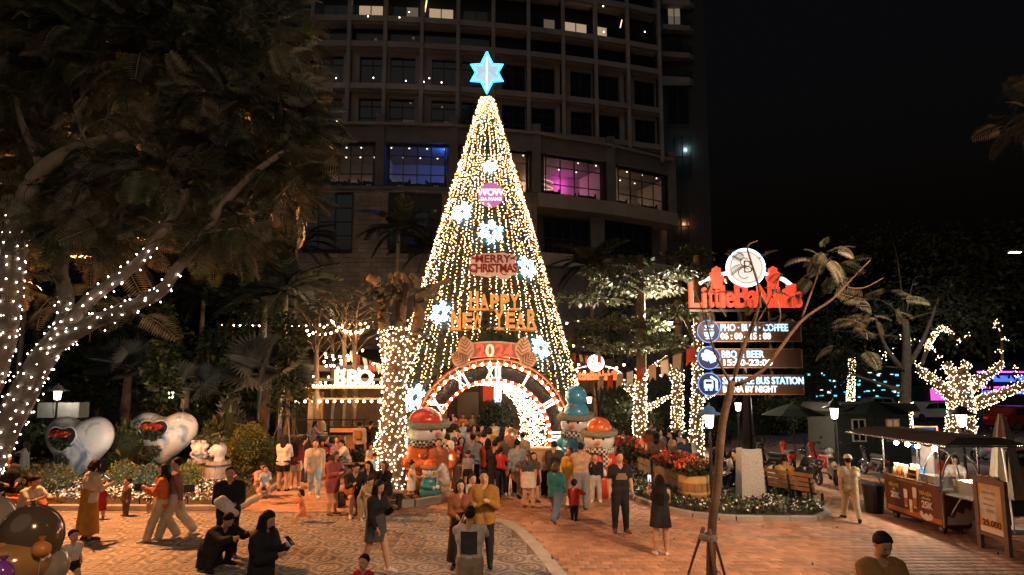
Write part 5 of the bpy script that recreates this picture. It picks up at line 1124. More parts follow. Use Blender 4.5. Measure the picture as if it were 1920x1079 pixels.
def little_house(px, py, Y, w, roofm, wallm, lab, rz):
    b = at(px, py, Y); b.z = .0; z = zat(py, Y); t = thing('garden_house', lab, 'ornament', b, rz, 'miniature garden houses'); m = MB(); m.box((0, 0, z/2), (.1, .1, z)); obj('post', m, plank, t); m = MB(); m.box((0, 0, z+w*.3), (w*.85, w*.7, w*.6)); wl = obj('wall', m, wallm, t)
    m = MB(); m.prism([(-w*.5, 0), (w*.5, 0), (0, w*.55)], w*1.1, (0, 0, z+w*.58), (0, 1, 0), (0, 0, 1)); obj('roof', m, roofm, t)
    for s in (-.2, .2): m = MB(); m.box((s*w, -w*.355, z+w*.32), (w*.16, .02, w*.26)); wn = obj('window', m, P('house_window', (.05, .04, .03), rough=.3), t); m = MB(); m.box((s*w, -w*.362, z+w*.32), (.012, .02, w*.26)); obj('glazing_bar', m, wallm, wn)
little_house(1220, 852, 20.5, .58, P('orange_roof', (.55, .13, .03), rough=.6), P('cream_wall', (.62, .50, .33), rough=.7), 'miniature house with orange roof among the planters', .2); little_house(1287, 868, 20, .60, P('pale_roof', (.42, .40, .36), rough=.7), P('grey_wall', (.32, .31, .30), rough=.7), 'miniature house with pale grey roof beside the lit trunk', -.1)
# snowmen
white_glaze = P('glazed_white', (.62, .60, .60), rough=.3, coat=.4, var=.1); orange_glaze = P('glazed_orange', (.62, .13, .03), rough=.28, coat=.6, var=.12, vs=3); red_glaze = P('glazed_red', (.55, .05, .025), rough=.28, coat=.6, var=.12, vs=3); blue_glaze = P('glazed_blue', (.05, .30, .50), rough=.28, coat=.5); fuzz = P('hat_fur', (.21, .22, .17), rough=1, var=.4, vs=18, bump=1, bs=40); carrot = P('carrot', (.75, .22, .05), rough=.4); coal = P('coal', (.01, .01, .01), rough=.3)
def check_mat():
    m = P('checked_scarf', (.3, .3, .27), rough=.8, var=0); nt = m.node_tree; tc = nt.nodes.new('ShaderNodeTexCoord'); c = nt.nodes.new('ShaderNodeTexChecker'); c.inputs['Scale'].default_value = 14; c.inputs['Color1'].default_value = (.035, .04, .04, 1); c.inputs['Color2'].default_value = (.55, .53, .46, 1); nt.links.new(tc.outputs['Object'], c.inputs['Vector']); nt.links.new(c.outputs[0], nt.nodes['Principled BSDF'].inputs['Base Color']); return m
scarf_m = check_mat()
def snowman(lab, loc, rz, s, coat, dome, wide=1.0):
    t = thing('snowman_figure', lab, 'figure', loc, rz, 'snowman figures'); t.scale = (s*wide, s*wide, s)
    f = Field(.04); f.ell((0, 0, .52), (.62, .58, .58), 0, .08).ell((0, 0, 1.1), (.47, .44, .45), 0, .08)
    for q in (-1, 1): f.cone((q*.40, -.02, 1.28), (q*.62, -.22, .98), .17, .19, 0, .06).cone((q*.62, -.22, .98), (q*.26, -.58, .88), .18, .15, 0, .06)
    V, F, _ = f.build(); link('coat', np_mesh('coat', V, F, [coat]), t)
    f = Field(.035)
    for q in (-1, 1): f.ell((q*.16, -.64, .86), (.14, .12, .13), 0, .02)
    V, F, _ = f.build(); link('mittens', np_mesh('mittens', V, F, [carrot if coat is orange_glaze else white_glaze]), t)
    m = MB(); m.ball((0, -.02, 1.78), (.48, .44, .38), 22, 14); obj('head', m, white_glaze, t, smooth=True)
    m = MB(); m.tube([(.40*math.cos(a), .38*math.sin(a)-.01, 1.47) for a in np.linspace(0, 2*PI, 25)], .115, 8, caps=False); sc = obj('scarf', m, scarf_m, t, smooth=True)
    m = MB(); m.box((.22, -.47, 1.12), (.17, .06, .62)); obj('scarf_tail', m, scarf_m, sc)
    m = MB(); m.tube([(.50*math.cos(a), .47*math.sin(a), 2.02+.05*math.sin(a)) for a in np.linspace(0, 2*PI, 29)], .10, 9, caps=False, bumpy=.12); obj('hat_brim', m, fuzz, t, smooth=True)
    m = MB(); m.ball((0, .02, 2.12), (.40, .40, .38), 20, 12); hd = obj('hat_dome', m, dome, t, smooth=True)
    m = MB(); m.octs([(0, 0, 0)], .001)
    for k in range(6): m.bar((.05*math.cos(k), -.34, 2.30+.05*math.sin(k)), (.13*math.cos(k*PI/3), -.31, 2.30+.12*math.sin(k*PI/3)), .03)
    obj('hat_flower', m, red_glaze if dome is not red_glaze else white_glaze, hd)
    m = MB(); m.ball((0, -.50, 1.74), (.07, .12, .06), 10, 8); obj('nose', m, carrot, t, smooth=True)
    for q in (-1, 1): m = MB(); m.ball((q*.15, -.42, 1.86), (.045, .03, .06), 8, 6); obj('eye', m, coal, t, smooth=True)
    m = MB(); m.tube([(.13*math.sin(a), -.455+.02*abs(math.sin(a)), 1.63-.05*math.cos(a)) for a in np.linspace(-1.1, 1.1, 9)], .018, 6); obj('mouth', m, P('mouth_red', (.3, .03, .02), rough=.4), t); return t
snowman('tall orange-coated snowman with red dome hat beside the pollarded tree', gnd(797, 925), .75, 1.02, orange_glaze, red_glaze, 1.25); snowman('small snowman with teal base and orange cap held by the orange-coated one', gnd(800, 931)+Vector((.16, -.62, 0)), .75, .46, P('glazed_teal', (.04, .22, .25), rough=.3, coat=.5), orange_glaze)
snowman('blue-hatted snowman standing behind the red one', gnd(1082, 905), -.35, 1.08, blue_glaze, blue_glaze); snowman('red-bodied snowman with orange dome hat beside the arch', gnd(1125, 933), -.2, .92, red_glaze, orange_glaze)
m = MB(); p = gnd(1082, 905); m.ball((0, 0, 0), .34, 20, 14); o = obj('hat_bauble', m, blue_glaze, None, True, loc=(p.x+.05, p.y-.1, 2.75)); o.parent = bpy.data.objects['snowman_figure.002']; o.location = (0, 0, 2.62)
# ground flood lamps
for px, py, Y, tg, en in ((352, 941, 17.2, (307, 830, 21, 'the second heart beside the yellowish bush'), 130), (168, 944, 17, (149, 850, 19.6, 'the first heart from the kerb beside the ball bush'), 130), (262, 938, 17.3, (307, 840, 21, 'the second heart from the kerb before the round bushes'), 110)):
    b = gnd(px, py, .2); t = thing('flood_lamp', 'small black flood lamp aimed at '+tg[3], 'lamp', (b.x, b.y, .34), 0, 'flood lamps in the flower bed'); tv = at(*tg[:3])-b; rz = math.atan2(tv.y, tv.x)-PI/2; t.rotation_euler = (0, 0, rz)
    m = MB(); m.box((0, 0, .2), (.26, .08, .2)); obj('housing', m, coal, t); m = MB(); m.box((0, .045, .2), (.22, .01, .16)); obj('lens', m, E('flood_lens', (1, .92, .8), 12), t); m = MB(); m.tube([(-.14, 0, .2), (-.14, 0, 0), (0, 0, -.02), (0, 0, -.3), (0, 0, -.02), (.14, 0, 0), (.14, 0, .2)], .014, 5); obj('bracket', m, coal, t)
    lamp('flood_beam', (0, .12, .24), en, (1, .93, .83), t, .05, spot=1.5, target=(0, 2.4, 1.05))
# ------------------------------------------------------------------ lanterns and lamps
iron = P('black_iron', (.022, .022, .024), rough=.45, metal=.4); lampglass = E('lantern_glass', (1.0, .84, .62), 5.0); blue_hood = P('blue_hood', (.04, .12, .24), rough=.4)
def lantern(lab, px, py, Y, s=1.0, en=45, hood=None):
    c = at(px, py, Y); z = c.z; t = thing('lantern', lab, 'street lamp', (c.x, c.y, 0), 0, 'garden lanterns'); m = MB(); m.lathe([(.12*s, 0), (.12*s, .08), (.05*s, .14), (.04*s, z-.32*s), (.09*s, z-.24*s)], 12); obj('post', m, iron, t, smooth=False)
    m = MB(); m.lathe([(.11*s, -.2*s), (.15*s, .16*s)], 8, (0, 0, z)); obj('glass', m, lampglass, t)
    for k in range(8): a = 2*PI*k/8; m = MB(); m.bar((.115*s*math.cos(a), .115*s*math.sin(a), z-.2*s), (.155*s*math.cos(a), .155*s*math.sin(a), z+.16*s), .014*s); obj('glazing_bar', m, iron, t)
    m = MB(); m.lathe([(.42*s, .165*s), (.43*s, .18*s), (.2*s, .25*s), (.16*s, .36*s), (.03*s, .44*s), (.02*s, .52*s)], 20, (0, 0, z)); obj('hood', m, hood or iron, t, smooth=True); lamp('lantern_light', (0, -.0, z-.26*s), en, (1, .82, .6), t, .1)
for q in (('lantern with a wide pale hood beside the white kiosk', 108, 741, 24, .95, 60, P('pale_hood', (.4, .38, .35), rough=.5)), ('small lantern glowing behind the second heart', 321, 741, 26, .8, 40, None), ('lantern at the corner of the barbecue pavilion', 557, 757, 26, .75, 45, None), ('lantern with a blue hood among the planters', 1330, 788, 16, .9, 45, blue_hood), ('lantern on a thin post behind the sign pole', 1384, 762, 22, .8, 45, None), ('lantern standing beside the dark cabin', 1564, 774, 19.3, .9, 45, None), ('lantern in front of the golden-lit street tree', 1803, 787, 17, .9, 45, None), ('distant lantern behind the arch', 1105, 750, 33, .95, 60, None)): lantern(*q)
def street_lamp(lab, base, h, arm, col, en, tgt, head=.5, spot=2.3):
    t = thing('street_lamp', lab, 'street lamp', base, 0, 'tall street lamps'); m = MB(); m.tube([(0, 0, 0), (0, 0, h*.9), (arm.x*.4, arm.y*.4, h), (arm.x, arm.y, h+.05)], [.10, .07, .05, .04], 8); obj('post', m, iron, t, smooth=True)
    m = MB(); d = arm.normalized(); p = Vector((arm.x, arm.y, h)); m.bar(p-d*.1, p+d*head, .24, .09, up=(0, 0, 1)); hd = obj('head', m, P('lamp_head_grey', (.25, .25, .25), rough=.5), t)
    m = MB(); m.bar(p+d*.02-Vector((0, 0, .055)), p+d*(head-.04)-Vector((0, 0, .055)), .2, .02, up=(0, 0, 1)); obj('lens', m, E('lens_'+lab[:12], col, 25), hd)
    q = p+d*head*.5-Vector((0, 0, .15)); lamp('lamp_beam', q, en, col, t, .15, spot=spot, target=Vector(tgt)-Vector(base))
SODIUM = (1.0, .37, .115)
street_lamp('sodium street lamp hidden in the feathery crown beside the garden', (-13.0, 15.5, 0), 6.6, Vector((1.6, -.5, 0)), SODIUM, 4600, (-6, 14, 2.5), spot=3.1)
street_lamp('white street lamp over the road past the golden-lit tree', (at(1950, 480, 26).x, 26, 0), zat(474, 26), Vector((-1.1, -.2, 0)), (.9, .95, 1), 1000, (20, 34, 0))
street_lamp('tall sodium street lamp at the entrance of the brick plaza', (9.5, 3.0, 0), 8.0, Vector((-1.5, .6, 0)), (1, .60, .34), 5600, (0.2, 17.5, .6), spot=1.0)  # unseen lamp added to brighten the arch front and crowd
street_lamp('tall sodium street lamp at the entrance of the tiled plaza', (2.5, -3.0, 0), 7.5, Vector((-.9, .8, 0)), (1, .66, .42), 1100, (-4.5, 11, 4.5), spot=1.7)  # unseen lamp added behind the camera to brighten the leaning tree's crown
fl = at(1256, 606, 29); t = thing('flood_lamp', 'bright white flood lamp fixed high on the tall lit trunk', 'lamp', fl); m = MB(); m.box((0, 0, 0), (.32, .2, .16)); obj('housing', m, iron, t); m = MB(); m.box((-.05, -.105, -.03), (.26, .02, .12)); obj('lens', m, E('flood_white', (.9, .96, 1), 40), t); m = MB(); m.bar((.1, .05, 0), (1.0, .3, -.1), .05); obj('bracket', m, iron, t)
lamp('flood_beam', (-.05, -.25, -.1), 4300, (1, .80, .60), t, .2, spot=3.1, target=at(1090, 680, 22)-fl)

# ------------------------------------------------------------------ main totem sign
S0 = gnd(1412, 948); YS = S0.y; KS = YS/FPX
tot = thing('totem_sign', 'tall illuminated sign pole with red lettering, moon disc and three direction panels', 'sign', S0)
def L(px, py, dy=0.0): p = at(px, py, YS+dy)-S0; return p
granite = P('grey_granite', (.33, .31, .29), rough=.6, var=.3, vs=25, bump=.2, bs=80); steel_dk = P('dark_steel', (.05, .05, .055), rough=.3, metal=.8); panel_br = P('panel_bronze', (.14, .085, .055), rough=.4, metal=.2, var=.15); panel_edge = P('panel_gold_edge', (.45, .32, .2), rough=.4, metal=.5)
zt_ = L(1410, 842).z; m = MB(); m.box((0, .15, zt_/2), (.66, .5, zt_), 0, 0, .82); obj('plinth', m, granite, tot)
m = MB(); m.tube([(0, .12, zt_), (0, .12, L(1405, 560).z)], .19, 20); obj('pole', m, steel_dk, tot, smooth=True)
m = MB(); [m.bar((x, .1, L(0, 740).z+.05), (x, .1, L(0, 560).z), .05) for x in (-.95, .72)]; obj('side_rail', m, P('rail_bronze', (.2, .11, .07), rough=.5), tot)
blue_e = E('sign_blue', (.12, .42, 1.0), 2.6); white_e = E('sign_white_letters', (1, .93, .84), 1.5); cyan_e = E('sign_icy', (.34, .64, 1.0), 1.7); navy = P('icon_navy', (.008, .02, .07), rough=.3, emit=(.02, .10, .5), es=.06)
PAN = ((605, 641, 1316, 1499, 'PHO · BUN · COFFEE', '06 : 00 - 15 : 00'), (655, 690, 1318, 1501, 'BBQ & BEER', '15:00-23:00'), (704, 740, 1320, 1504, 'SHUTTLE BUS STATION', 'BA NA BY NIGHT'))
for i, (y0, y1, x0, x1, l1, l2) in enumerate(PAN):
    a, b = L(x0, y1, -.12), L(x1, y0, -.12); c = (a+b)/2; pn = MB(); pn.box((c.x, c.y, c.z), (b.x-a.x, .12, b.z-a.z)); po = obj('direction_panel', pn, panel_br, tot)
    m = MB()
    for (p, q) in (((a.x, a.z), (b.x, a.z)), ((a.x, b.z), (b.x, b.z)), ((b.x, a.z), (b.x, b.z))): m.bar((p[0], c.y-.06, p[1]), (q[0], c.y-.06, q[1]), .022)
    obj('edge_trim', m, panel_edge, po)
    h = (b.z-a.z); tx = L(1351+2*i, (y0+y1)/2, -.2).x
    def fit(txt, size, mat, z, width, name='lettering', dx=0):
        o_ = lettering(name, txt, size, mat, po, (tx+dx, c.y-.075, z), ext=.012, bold=.004, cx=False); w_ = o_.dimensions.x if o_.dimensions.x else 1; xs = [v.co.x for v in o_.data.vertices]; o_.scale.x = width/(max(xs)-min(xs)); return o_
    W1 = (1476-1351, 1436-1358, 1503-1354)[i]*KS; W2 = (1445-1352, 1447-1357, 1457-1358)[i]*KS
    fit(l1, h*.52, cyan_e, c.z+h*.20, W1); fit(l2, h*.46, white_e, c.z-h*.24, W2)
    ic = L(1327+i, (y0+y1)/2-1, -.2); R = 20.5*KS; m = MB(); m.lathe([(R, -.06), (R, .06)], 32); d = obj('icon_disc', m, navy, tot, loc=ic); d.rotation_euler = (PI/2, 0, 0)
    m = MB(); m.tube([(ic.x+R*math.cos(t), ic.y-.06, ic.z+R*math.sin(t)) for t in np.linspace(0, 2*PI, 33)], .012, 5); obj('icon_ring', m, E('icon_ring_blue', (.1, .35, 1), .8), tot)
    m = MB(); o = Vector((ic.x, ic.y-.075, ic.z)); u = R
    if i == 0:
        m.prism([(-.5*u, -.05*u), (.5*u, -.05*u), (.36*u, -.42*u), (.2*u, -.55*u), (-.2*u, -.55*u), (-.36*u, -.42*u)], .02, o); m.prism([(-.28*u, -.62*u), (.28*u, -.62*u), (.28*u, -.7*u), (-.28*u, -.7*u)], .02, o); m.prism([(-.42*u, .1*u), (.42*u, .1*u), (.42*u, .2*u), (-.42*u, .2*u)], .02, o); m.prism([(-.4*u, .55*u), (-.05*u, .62*u), (.0, .42*u), (-.2*u, .25*u)], .02, o); m.prism([(.1*u, .55*u), (.5*u, .6*u), (.45*u, .35*u), (.15*u, .3*u)], .02, o)
    elif i == 1:
        for s, dx, dz in ((-1, -.25, .12), (1, .22, -.05)):
            ca, sa = math.cos(.35*s), math.sin(.35*s); f_ = lambda x, z: ((x*ca-z*sa+dx)*u, (x*sa+z*ca+dz)*u); m.prism([f_(*q) for q in ((-.26, -.38), (.26, -.38), (.28, .3), (-.28, .3))], .02, o); m.prism([f_(*q) for q in ((-.34, .36), (.34, .36), (.25, .56), (0, .62), (-.25, .56))], .02, o); m.prism([f_(*q) for q in ((.3*s, -.2), (.46*s, -.15), (.46*s, .18), (.3*s, .2))][::s], .02, o)
    else:
        m.prism([(-.5*u, -.35*u), (.3*u, -.35*u), (.3*u, .3*u), (.2*u, .4*u), (-.4*u, .4*u), (-.5*u, .3*u)], .02, o); m.prism([(-.42*u, -.55*u), (-.2*u, -.55*u), (-.2*u, -.38*u), (-.42*u, -.38*u)], .02, o); m.prism([(0, -.55*u), (.22*u, -.55*u), (.22*u, -.38*u), (0, -.38*u)], .02, o); m.bar(o+Vector((.62*u, 0, -.55*u)), o+Vector((.62*u, 0, .35*u)), .05); m.bar(o+Vector((.62*u, 0, .35*u)), o+Vector((.1*u, 0, .68*u)), .05)
    icn = obj('icon', m, cyan_e, tot)
    if i == 2: m = MB(); m.prism([(-.38*u, .02*u), (.18*u, .02*u), (.18*u, .26*u), (-.38*u, .26*u)], .01, o+Vector((0, -.018, 0))); obj('icon_window', m, navy, icn)
red_e = E('sign_red', (1.0, .075, .03), .70)
wd = [('L', 1302, 46, 0), ('i', 1321, 38, 0), ('t', 1334, 40, 0), ('t', 1345, 40, 0), ('l', 1355, 42, 0), ('e', 1369, 30, 0), ('B', 1391, 46, 0), ('a', 1412, 32, 0), ('N', 1434, 44, 0), ('a', 1452, 30, 0), ('h', 1464, 38, 0), ('i', 1474, 36, 0), ('l', 1481, 42, 0), ('l', 1489, 44, 0), ('s', 1499, 30, 0)]
for ch, px, h, _ in wd:
    p = L(px, 577, -.15); me = glyphs(ch, 1.0, .06, .018, True); me.materials.clear(); me.materials.append(red_e); zs = [v.co.y for v in me.vertices]; xs = [v.co.x for v in me.vertices]; sc = h*KS/(max(zs)-min(zs)); w_ = {'L': 22, 'B': 26, 'N': 26, 'a': 17, 'e': 16}.get(ch, 8.5)*KS/(max(xs)-min(xs))
    link('letter', me, tot, (p.x, p.y, p.z-min(zs)*sc), (PI/2, 0, 0), (w_, sc, 1))
m = MB(); a, b = L(1292, 583, -.05), L(1504, 583, -.05); m.bar(a, b, .06); obj('letter_rail', m, steel_dk, tot)
c = L(1397, 503, -.15); R = 35*KS; m = MB(); m.lathe([(R, -.08), (R, .08)], 48); d = obj('moon_disc', m, E('moon_disc', (1, .88, .76), .60), tot, loc=c); d.rotation_euler = (PI/2, 0, 0)
m = MB(); m.tube([(c.x+R*math.cos(t), c.y-.06, c.z+R*math.sin(t)) for t in np.linspace(0, 2*PI, 49)], .03, 6); obj('moon_rim', m, E('moon_rim_blue', (.35, .55, 1), 5), tot)
m = MB(); m.tube([(c.x+R*.84*math.cos(t), c.y-.09, c.z+R*.84*math.sin(t)) for t in np.linspace(0, 2*PI, 41)], .008, 4); obj('moon_line', m, P('moon_brown', (.45, .3, .2), rough=.6), tot)
lettering('monogram', 'B', R*1.0, _M['moon_brown'], tot, (c.x+.03, c.y-.1, c.z), ext=.008, bold=-.008)
m = MB(); m.tube([(c.x-.14*R+.3*R*math.cos(t), c.y-.1, c.z-.3*R+.3*R*math.sin(t)) for t in np.linspace(.5, 5.5, 20)], .012, 5); m.tube([(c.x-.1*R+.22*R*math.cos(t), c.y-.1, c.z+.3*R+.22*R*math.sin(t)) for t in np.linspace(.5, 5.2, 20)], .012, 5); obj('monogram_scroll', m, _M['moon_brown'], tot)
for s, px in ((-1, (1312, 1330, 1348, 1362)), (1, (1432, 1450, 1470, 1483))):
    ys = (532, 522, 516, 513) if s < 0 else (513, 517, 525, 535); m = MB(); pts = [L(x, y, -.05) for x, y in zip(px, ys)]; m.tube(pts, .06, 6); obj('arc_band', m, E('arc_white', (1, .9, .85), 1.0), tot)
hand_out = [(-9, -20), (7, -20), (8, -8), (12, 2), (8, 6), (6, 4), (6, 18), (3, 20), (2, 8), (0, 22), (-3, 22), (-4, 8), (-6, 20), (-9, 18), (-9, 6), (-11, 12), (-14, 8), (-11, -6)]
for px, py, s in ((1345, 522, 1), (1448, 522, -1)):
    p = L(px, py, -.22); m = MB(); m.prism([(s*x*KS, y*KS) for x, y in hand_out][::s], .10, p); obj('hand_emblem', m, red_e, tot)
# second sign of the same kind, far
S2 = at(1124, 860, 31); S2.z = 0; t2 = thing('totem_sign', 'distant sign pole with a glowing white disc over red lettering', 'sign', S2); m = MB(); m.tube([(0, 0, 0), (0, 0, zat(712, 31))], .22, 14); obj('pole', m, steel_dk, t2, smooth=True)
c = at(1117, 681, 31)-S2; m = MB(); m.lathe([(.44, -.07), (.44, .07)], 32); d = obj('moon_disc', m, E('moon_far', (1, .93, .95), 2.0), t2, loc=c); d.rotation_euler = (PI/2, 0, 0)
c = at(1118, 705, 31)-S2; lettering('lettering', 'LittleBaNahills', .62, E('far_red', (1, .13, .04), 1.2), t2, (c.x, c.y-.1, c.z), ext=.05, bold=.02, sx=.68, sy=1.1)
for s in (-1, 1): m = MB(); q = at(1117, 688, 31)-S2; m.tube([q+Vector((s*.5, 0, .02)), q+Vector((s*.95, 0, -.08)), q+Vector((s*1.3, 0, -.32))], .05, 6); obj('arc_band', m, _M['arc_white'], t2)

# ------------------------------------------------------------------ bunting and festoons
cord = P('cord', (.12, .11, .10), rough=.8, var=0); fl_red = P('flag_red', (.50, .06, .02), rough=.8, var=.15); fl_white = P('flag_white', (.6, .57, .52), rough=.8, var=.1); fl_tan = P('flag_tan', (.38, .28, .18), rough=.8, var=.1)
def sag(a, b, d, n): return [a.lerp(b, i/n)-Vector((0, 0, d*4*(i/n)*(1-i/n))) for i in range(n+1)]
def bunting(lab, a, b, d, n, s, cols):
    t = thing('bunting', lab, 'bunting', a, 0, 'swallow-tailed bunting'); pts = [p-a for p in sag(a, b, d, n*2)]; m = MB(); m.tube(pts, .008, 4); obj('cord', m, cord, t); ax = (b-a).normalized()
    for i in range(n):
        p = pts[2*i+1]; m = MB(); w, h = s*.5, s*1.25; sw = random.uniform(-.25, .25); m.prism([(-w, 0), (w, 0), (w*.95, -h), (0, -h*.72), (-w*.95, -h)][::-1], .008, p, ax, Vector((ax.y*sw, -sw, 1)).normalized()); obj('pennant', m, cols[i % len(cols)], t)
bunting('bunting of red, white and tan pennants strung from the far sign to the lit trunk', at(1120, 706, 27), at(1310, 645, 20), .25, 9, .52, [fl_tan, fl_red, fl_tan, fl_white, fl_red, fl_tan, fl_white]); bunting('red and white bunting over the barbecue roof', at(655, 655, 28.5), at(790, 690, 23), .3, 10, .44, [fl_white, fl_red]); bunting('faded bunting behind the far sign', at(1062, 655, 34), at(1130, 665, 30), .2, 6, .4, [fl_tan, fl_red])
fb = MB(); fb.ball((0, 0, 0), .052, 8, 6); fbm = fb.mesh('bulb', E('festoon_bulb', (1, .62, .32), 34), True)
def festoon(lab, pts_lists, sp, r=1.0):
    base = pts_lists[0][0]; t = thing('festoon', lab, 'string lights', base, 0, 'festoon strings'); m = MB()
    for (a, b, d) in pts_lists:
        pts = [p-base for p in sag(a, b, d, 14)]; m.tube(pts, .008, 4); n = max(2, int((b-a).length/sp))
        for i in range(n+1): x = i/n*14; k = min(13, int(x)); p = pts[k].lerp(pts[k+1], x-k); link('bulb', fbm, t, p-Vector((0, 0, .06)), None, r)
    obj('cord', m, cord, t)
festoon('straight festoon of small bulbs running through the dark garden', [(at(415, 608, 34), at(600, 608, 32), .05), (at(600, 608, 32), at(700, 603, 31), .05)], .42, .8)
festoon('clustered festoon bulbs swagged between the bare barbecue trees', [(at(576, 618, 27), at(642, 612, 29), .25), (at(642, 612, 29), at(684, 615, 28), .3), (at(580, 626, 27.5), at(622, 600, 28), .1), (at(625, 603, 28), at(690, 612, 27), .35), (at(648, 622, 28), at(676, 606, 27.5), .1)], .34)
festoon('festoon bulbs hanging low over the barbecue counter', [(at(608, 676, 27), at(700, 680, 26), .35), (at(700, 680, 26), at(760, 684, 25), .15), (at(610, 662, 28.5), at(680, 655, 28), .2), (at(612, 684, 27.5), at(668, 660, 28), .2), (at(612, 668, 29), at(668, 672, 29), .1)], .34)
festoon('loose festoon bulbs in the branches beside the tree', [(at(1040, 590, 30), at(1085, 600, 30), .25), (at(1055, 640, 31), at(1096, 632, 31), .3), (at(1060, 668, 32), at(1110, 672, 31), .35), (at(1070, 688, 32), at(1110, 690, 30), .2), (at(1130, 680, 30), at(1170, 682, 28), .2), (at(1180, 700, 27), at(1240, 702, 26), .2)], .62)

# ------------------------------------------------------------------ barbecue pavilion
YB = 27.0; kb = YB/FPX; wood_or = P('pavilion_wood', (.36, .19, .08), rough=.65, var=.3, vs=3, bump=.3, bs=12); wood_br = P('dark_board', (.17, .10, .06), rough=.8, var=.3, vs=2)
pb = at(660, 850, YB); pb.z = 0; bbq = thing('barbecue_pavilion', 'open timber barbecue pavilion with glowing BBQ letters on its front beam', 'pavilion', pb)
def Q(px, py, dy=0.0): return at(px, py, YB+dy)-pb
for px, dy in ((585, 0), (601, .4), (740, 0), (752, .5)):
    a = Q(px, 735, dy); m = MB(); m.box((a.x, dy, a.z/2), (.24, .24, a.z)); obj('post', m, wood_or, bbq)
for py, dy in ((726, -.14), (748, .05)):
    a, b = Q(553, py, dy), Q(760, py, dy); m = MB(); m.box(((a.x+b.x)/2, dy, a.z), (b.x-a.x, .10, .16 if py < 730 else .08)); obj('beam', m, wood_or, bbq)
    n = 26 if py < 730 else 15
    for i in range(n): link('bulb', fbm, bbq, (a.x+(b.x-a.x)*(i+.5)/n, dy-.12, a.z+(.05 if py < 730 else -.12)), None, 1.05)
for i, ch in enumerate('BBQ'): p = Q(637+23.5*i, 713, -.35)+Vector((0, 0, .08)); lettering('letter', ch, .92, E('bbq_letter', (1, .78, .5), 1.0), bbq, tuple(p), ext=.08, bold=.035)
a, b = Q(553, 700, 0), Q(765, 700, 0); m = MB(); m.box(((a.x+b.x)/2, 2.2, Q(0, 722, 0).z+.25), (b.x-a.x, 4.4, .12)); obj('roof', m, P('roof_felt', (.10, .085, .075), rough=.8), bbq)
bx0, bx1 = Q(545, 800, 0).x, Q(765, 800, 0).x
for i in range(17):
    x = bx0+(bx1-bx0)*(i+.5)/17; m = MB(); m.box((x, 4.4, 1.45), ((bx1-bx0)/17-.02, .05, 2.9)); obj('plank', m, wood_br, bbq)
for i in range(7):
    for y in (1.2, 2.8): link('bulb', fbm, bbq, (bx0+(bx1-bx0)*(i+.5)/7, y, Q(0, 722, 0).z+.1), None, 1.0)  # bulbs added under the roof to brighten the pavilion interior
# grill counter
ct = thing('grill_counter', 'long timber grill counter with a steel top inside the pavilion', 'counter', at(640, 835, 26.3)*1); ct.location.z = 0
Lc = 4.2
for i in range(12): m = MB(); m.box((-Lc/2+Lc*(i+.5)/12, -.4, .48), (Lc/12-.02, .04, .9)); obj('plank', m, wood_or, ct)
m = MB(); m.box((0, 0, .97), (Lc+.2, .95, .06)); obj('worktop', m, P('brushed_steel', (.45, .44, .42), rough=.3, metal=.9), ct); m = MB(); m.box((.5, .2, 1.2), (2.2, .5, .35)); obj('grill_box', m, iron, ct); m = MB(); m.box((.5, -.06, 1.22), (2.0, .04, .18)); obj('ember_grate', m, E('embers', (1, .26, .04), .3), ct); m = MB(); m.box((-.6, .3, 1.65), (3.2, .04, .05)); m.bar((-2.1, .3, 1), (-2.1, .3, 1.66), .04); m.bar((.9, .3, 1), (.9, .3, 1.66), .04); obj('rack', m, iron, ct)
# restaurant behind pavilion and arch
rb = thing('restaurant', 'low timber-fronted restaurant behind the arch with a pale eave', 'building', (-4, 36, 0)); zr = zat(690, 33)
m = MB(); m.box((0, 2, 2.4), (22, .3, 4.8)); obj('wall', m, P('restaurant_wall', (.10, .065, .045), rough=.8, var=.2), rb)
for i in range(44): m = MB(); m.box((-10.8+.5*i, 1.82, 2.0), (.46, .05, 4.0)); obj('plank', m, wood_br, rb)
m = MB(); m.box((-3, -.6, zr), (14, 3.0, .35)); obj('eave', m, P('eave_pale', (.45, .40, .35), rough=.8), rb)
for x in (-9, -6, -3, 0, 3, 6, 9): m = MB(); m.box((x, -.5, zr/2), (.22, .22, zr)); obj('post', m, wood_or, rb)
for x in (-1.5, 1.2, 4, 6.5):
    m = MB(); m.box((x, 1.76, 1.9), (1.5, .04, 1.8)); w_ = obj('window', m, frame_dk, rb); m = MB(); m.box((x, 1.72, 1.9), (1.34, .03, 1.64)); obj('pane', m, P('restaurant_pane', (.03, .02, .015), rough=.2, emit=(1, .45, .16), es=.03), w_)
for px, lab in ((917, 'x'),):
    c = at(930, 735, 34.5)-rb.location; m = MB(); m.box((c.x+.1, c.y, c.z), (.42, .1, 1.25)); obj('light_box', m, E('lightbox_white', (.8, .9, 1), 1.6), rb); m = MB(); m.box((c.x-.45, c.y, c.z+.1), (.6, .1, 1.3)); obj('red_banner', m, P('banner_red', (.4, .04, .02), rough=.7, emit=(1, .1, .02), es=.15), rb)
festoon('warm bulbs under the restaurant eave', [(at(800, 702, 33.6), at(960, 702, 33.6), .1), (at(560, 702, 33), at(700, 702, 33), .1)], .8, .9)
table_m = P('picnic_wood', (.44, .22, .08), rough=.6, var=.25)
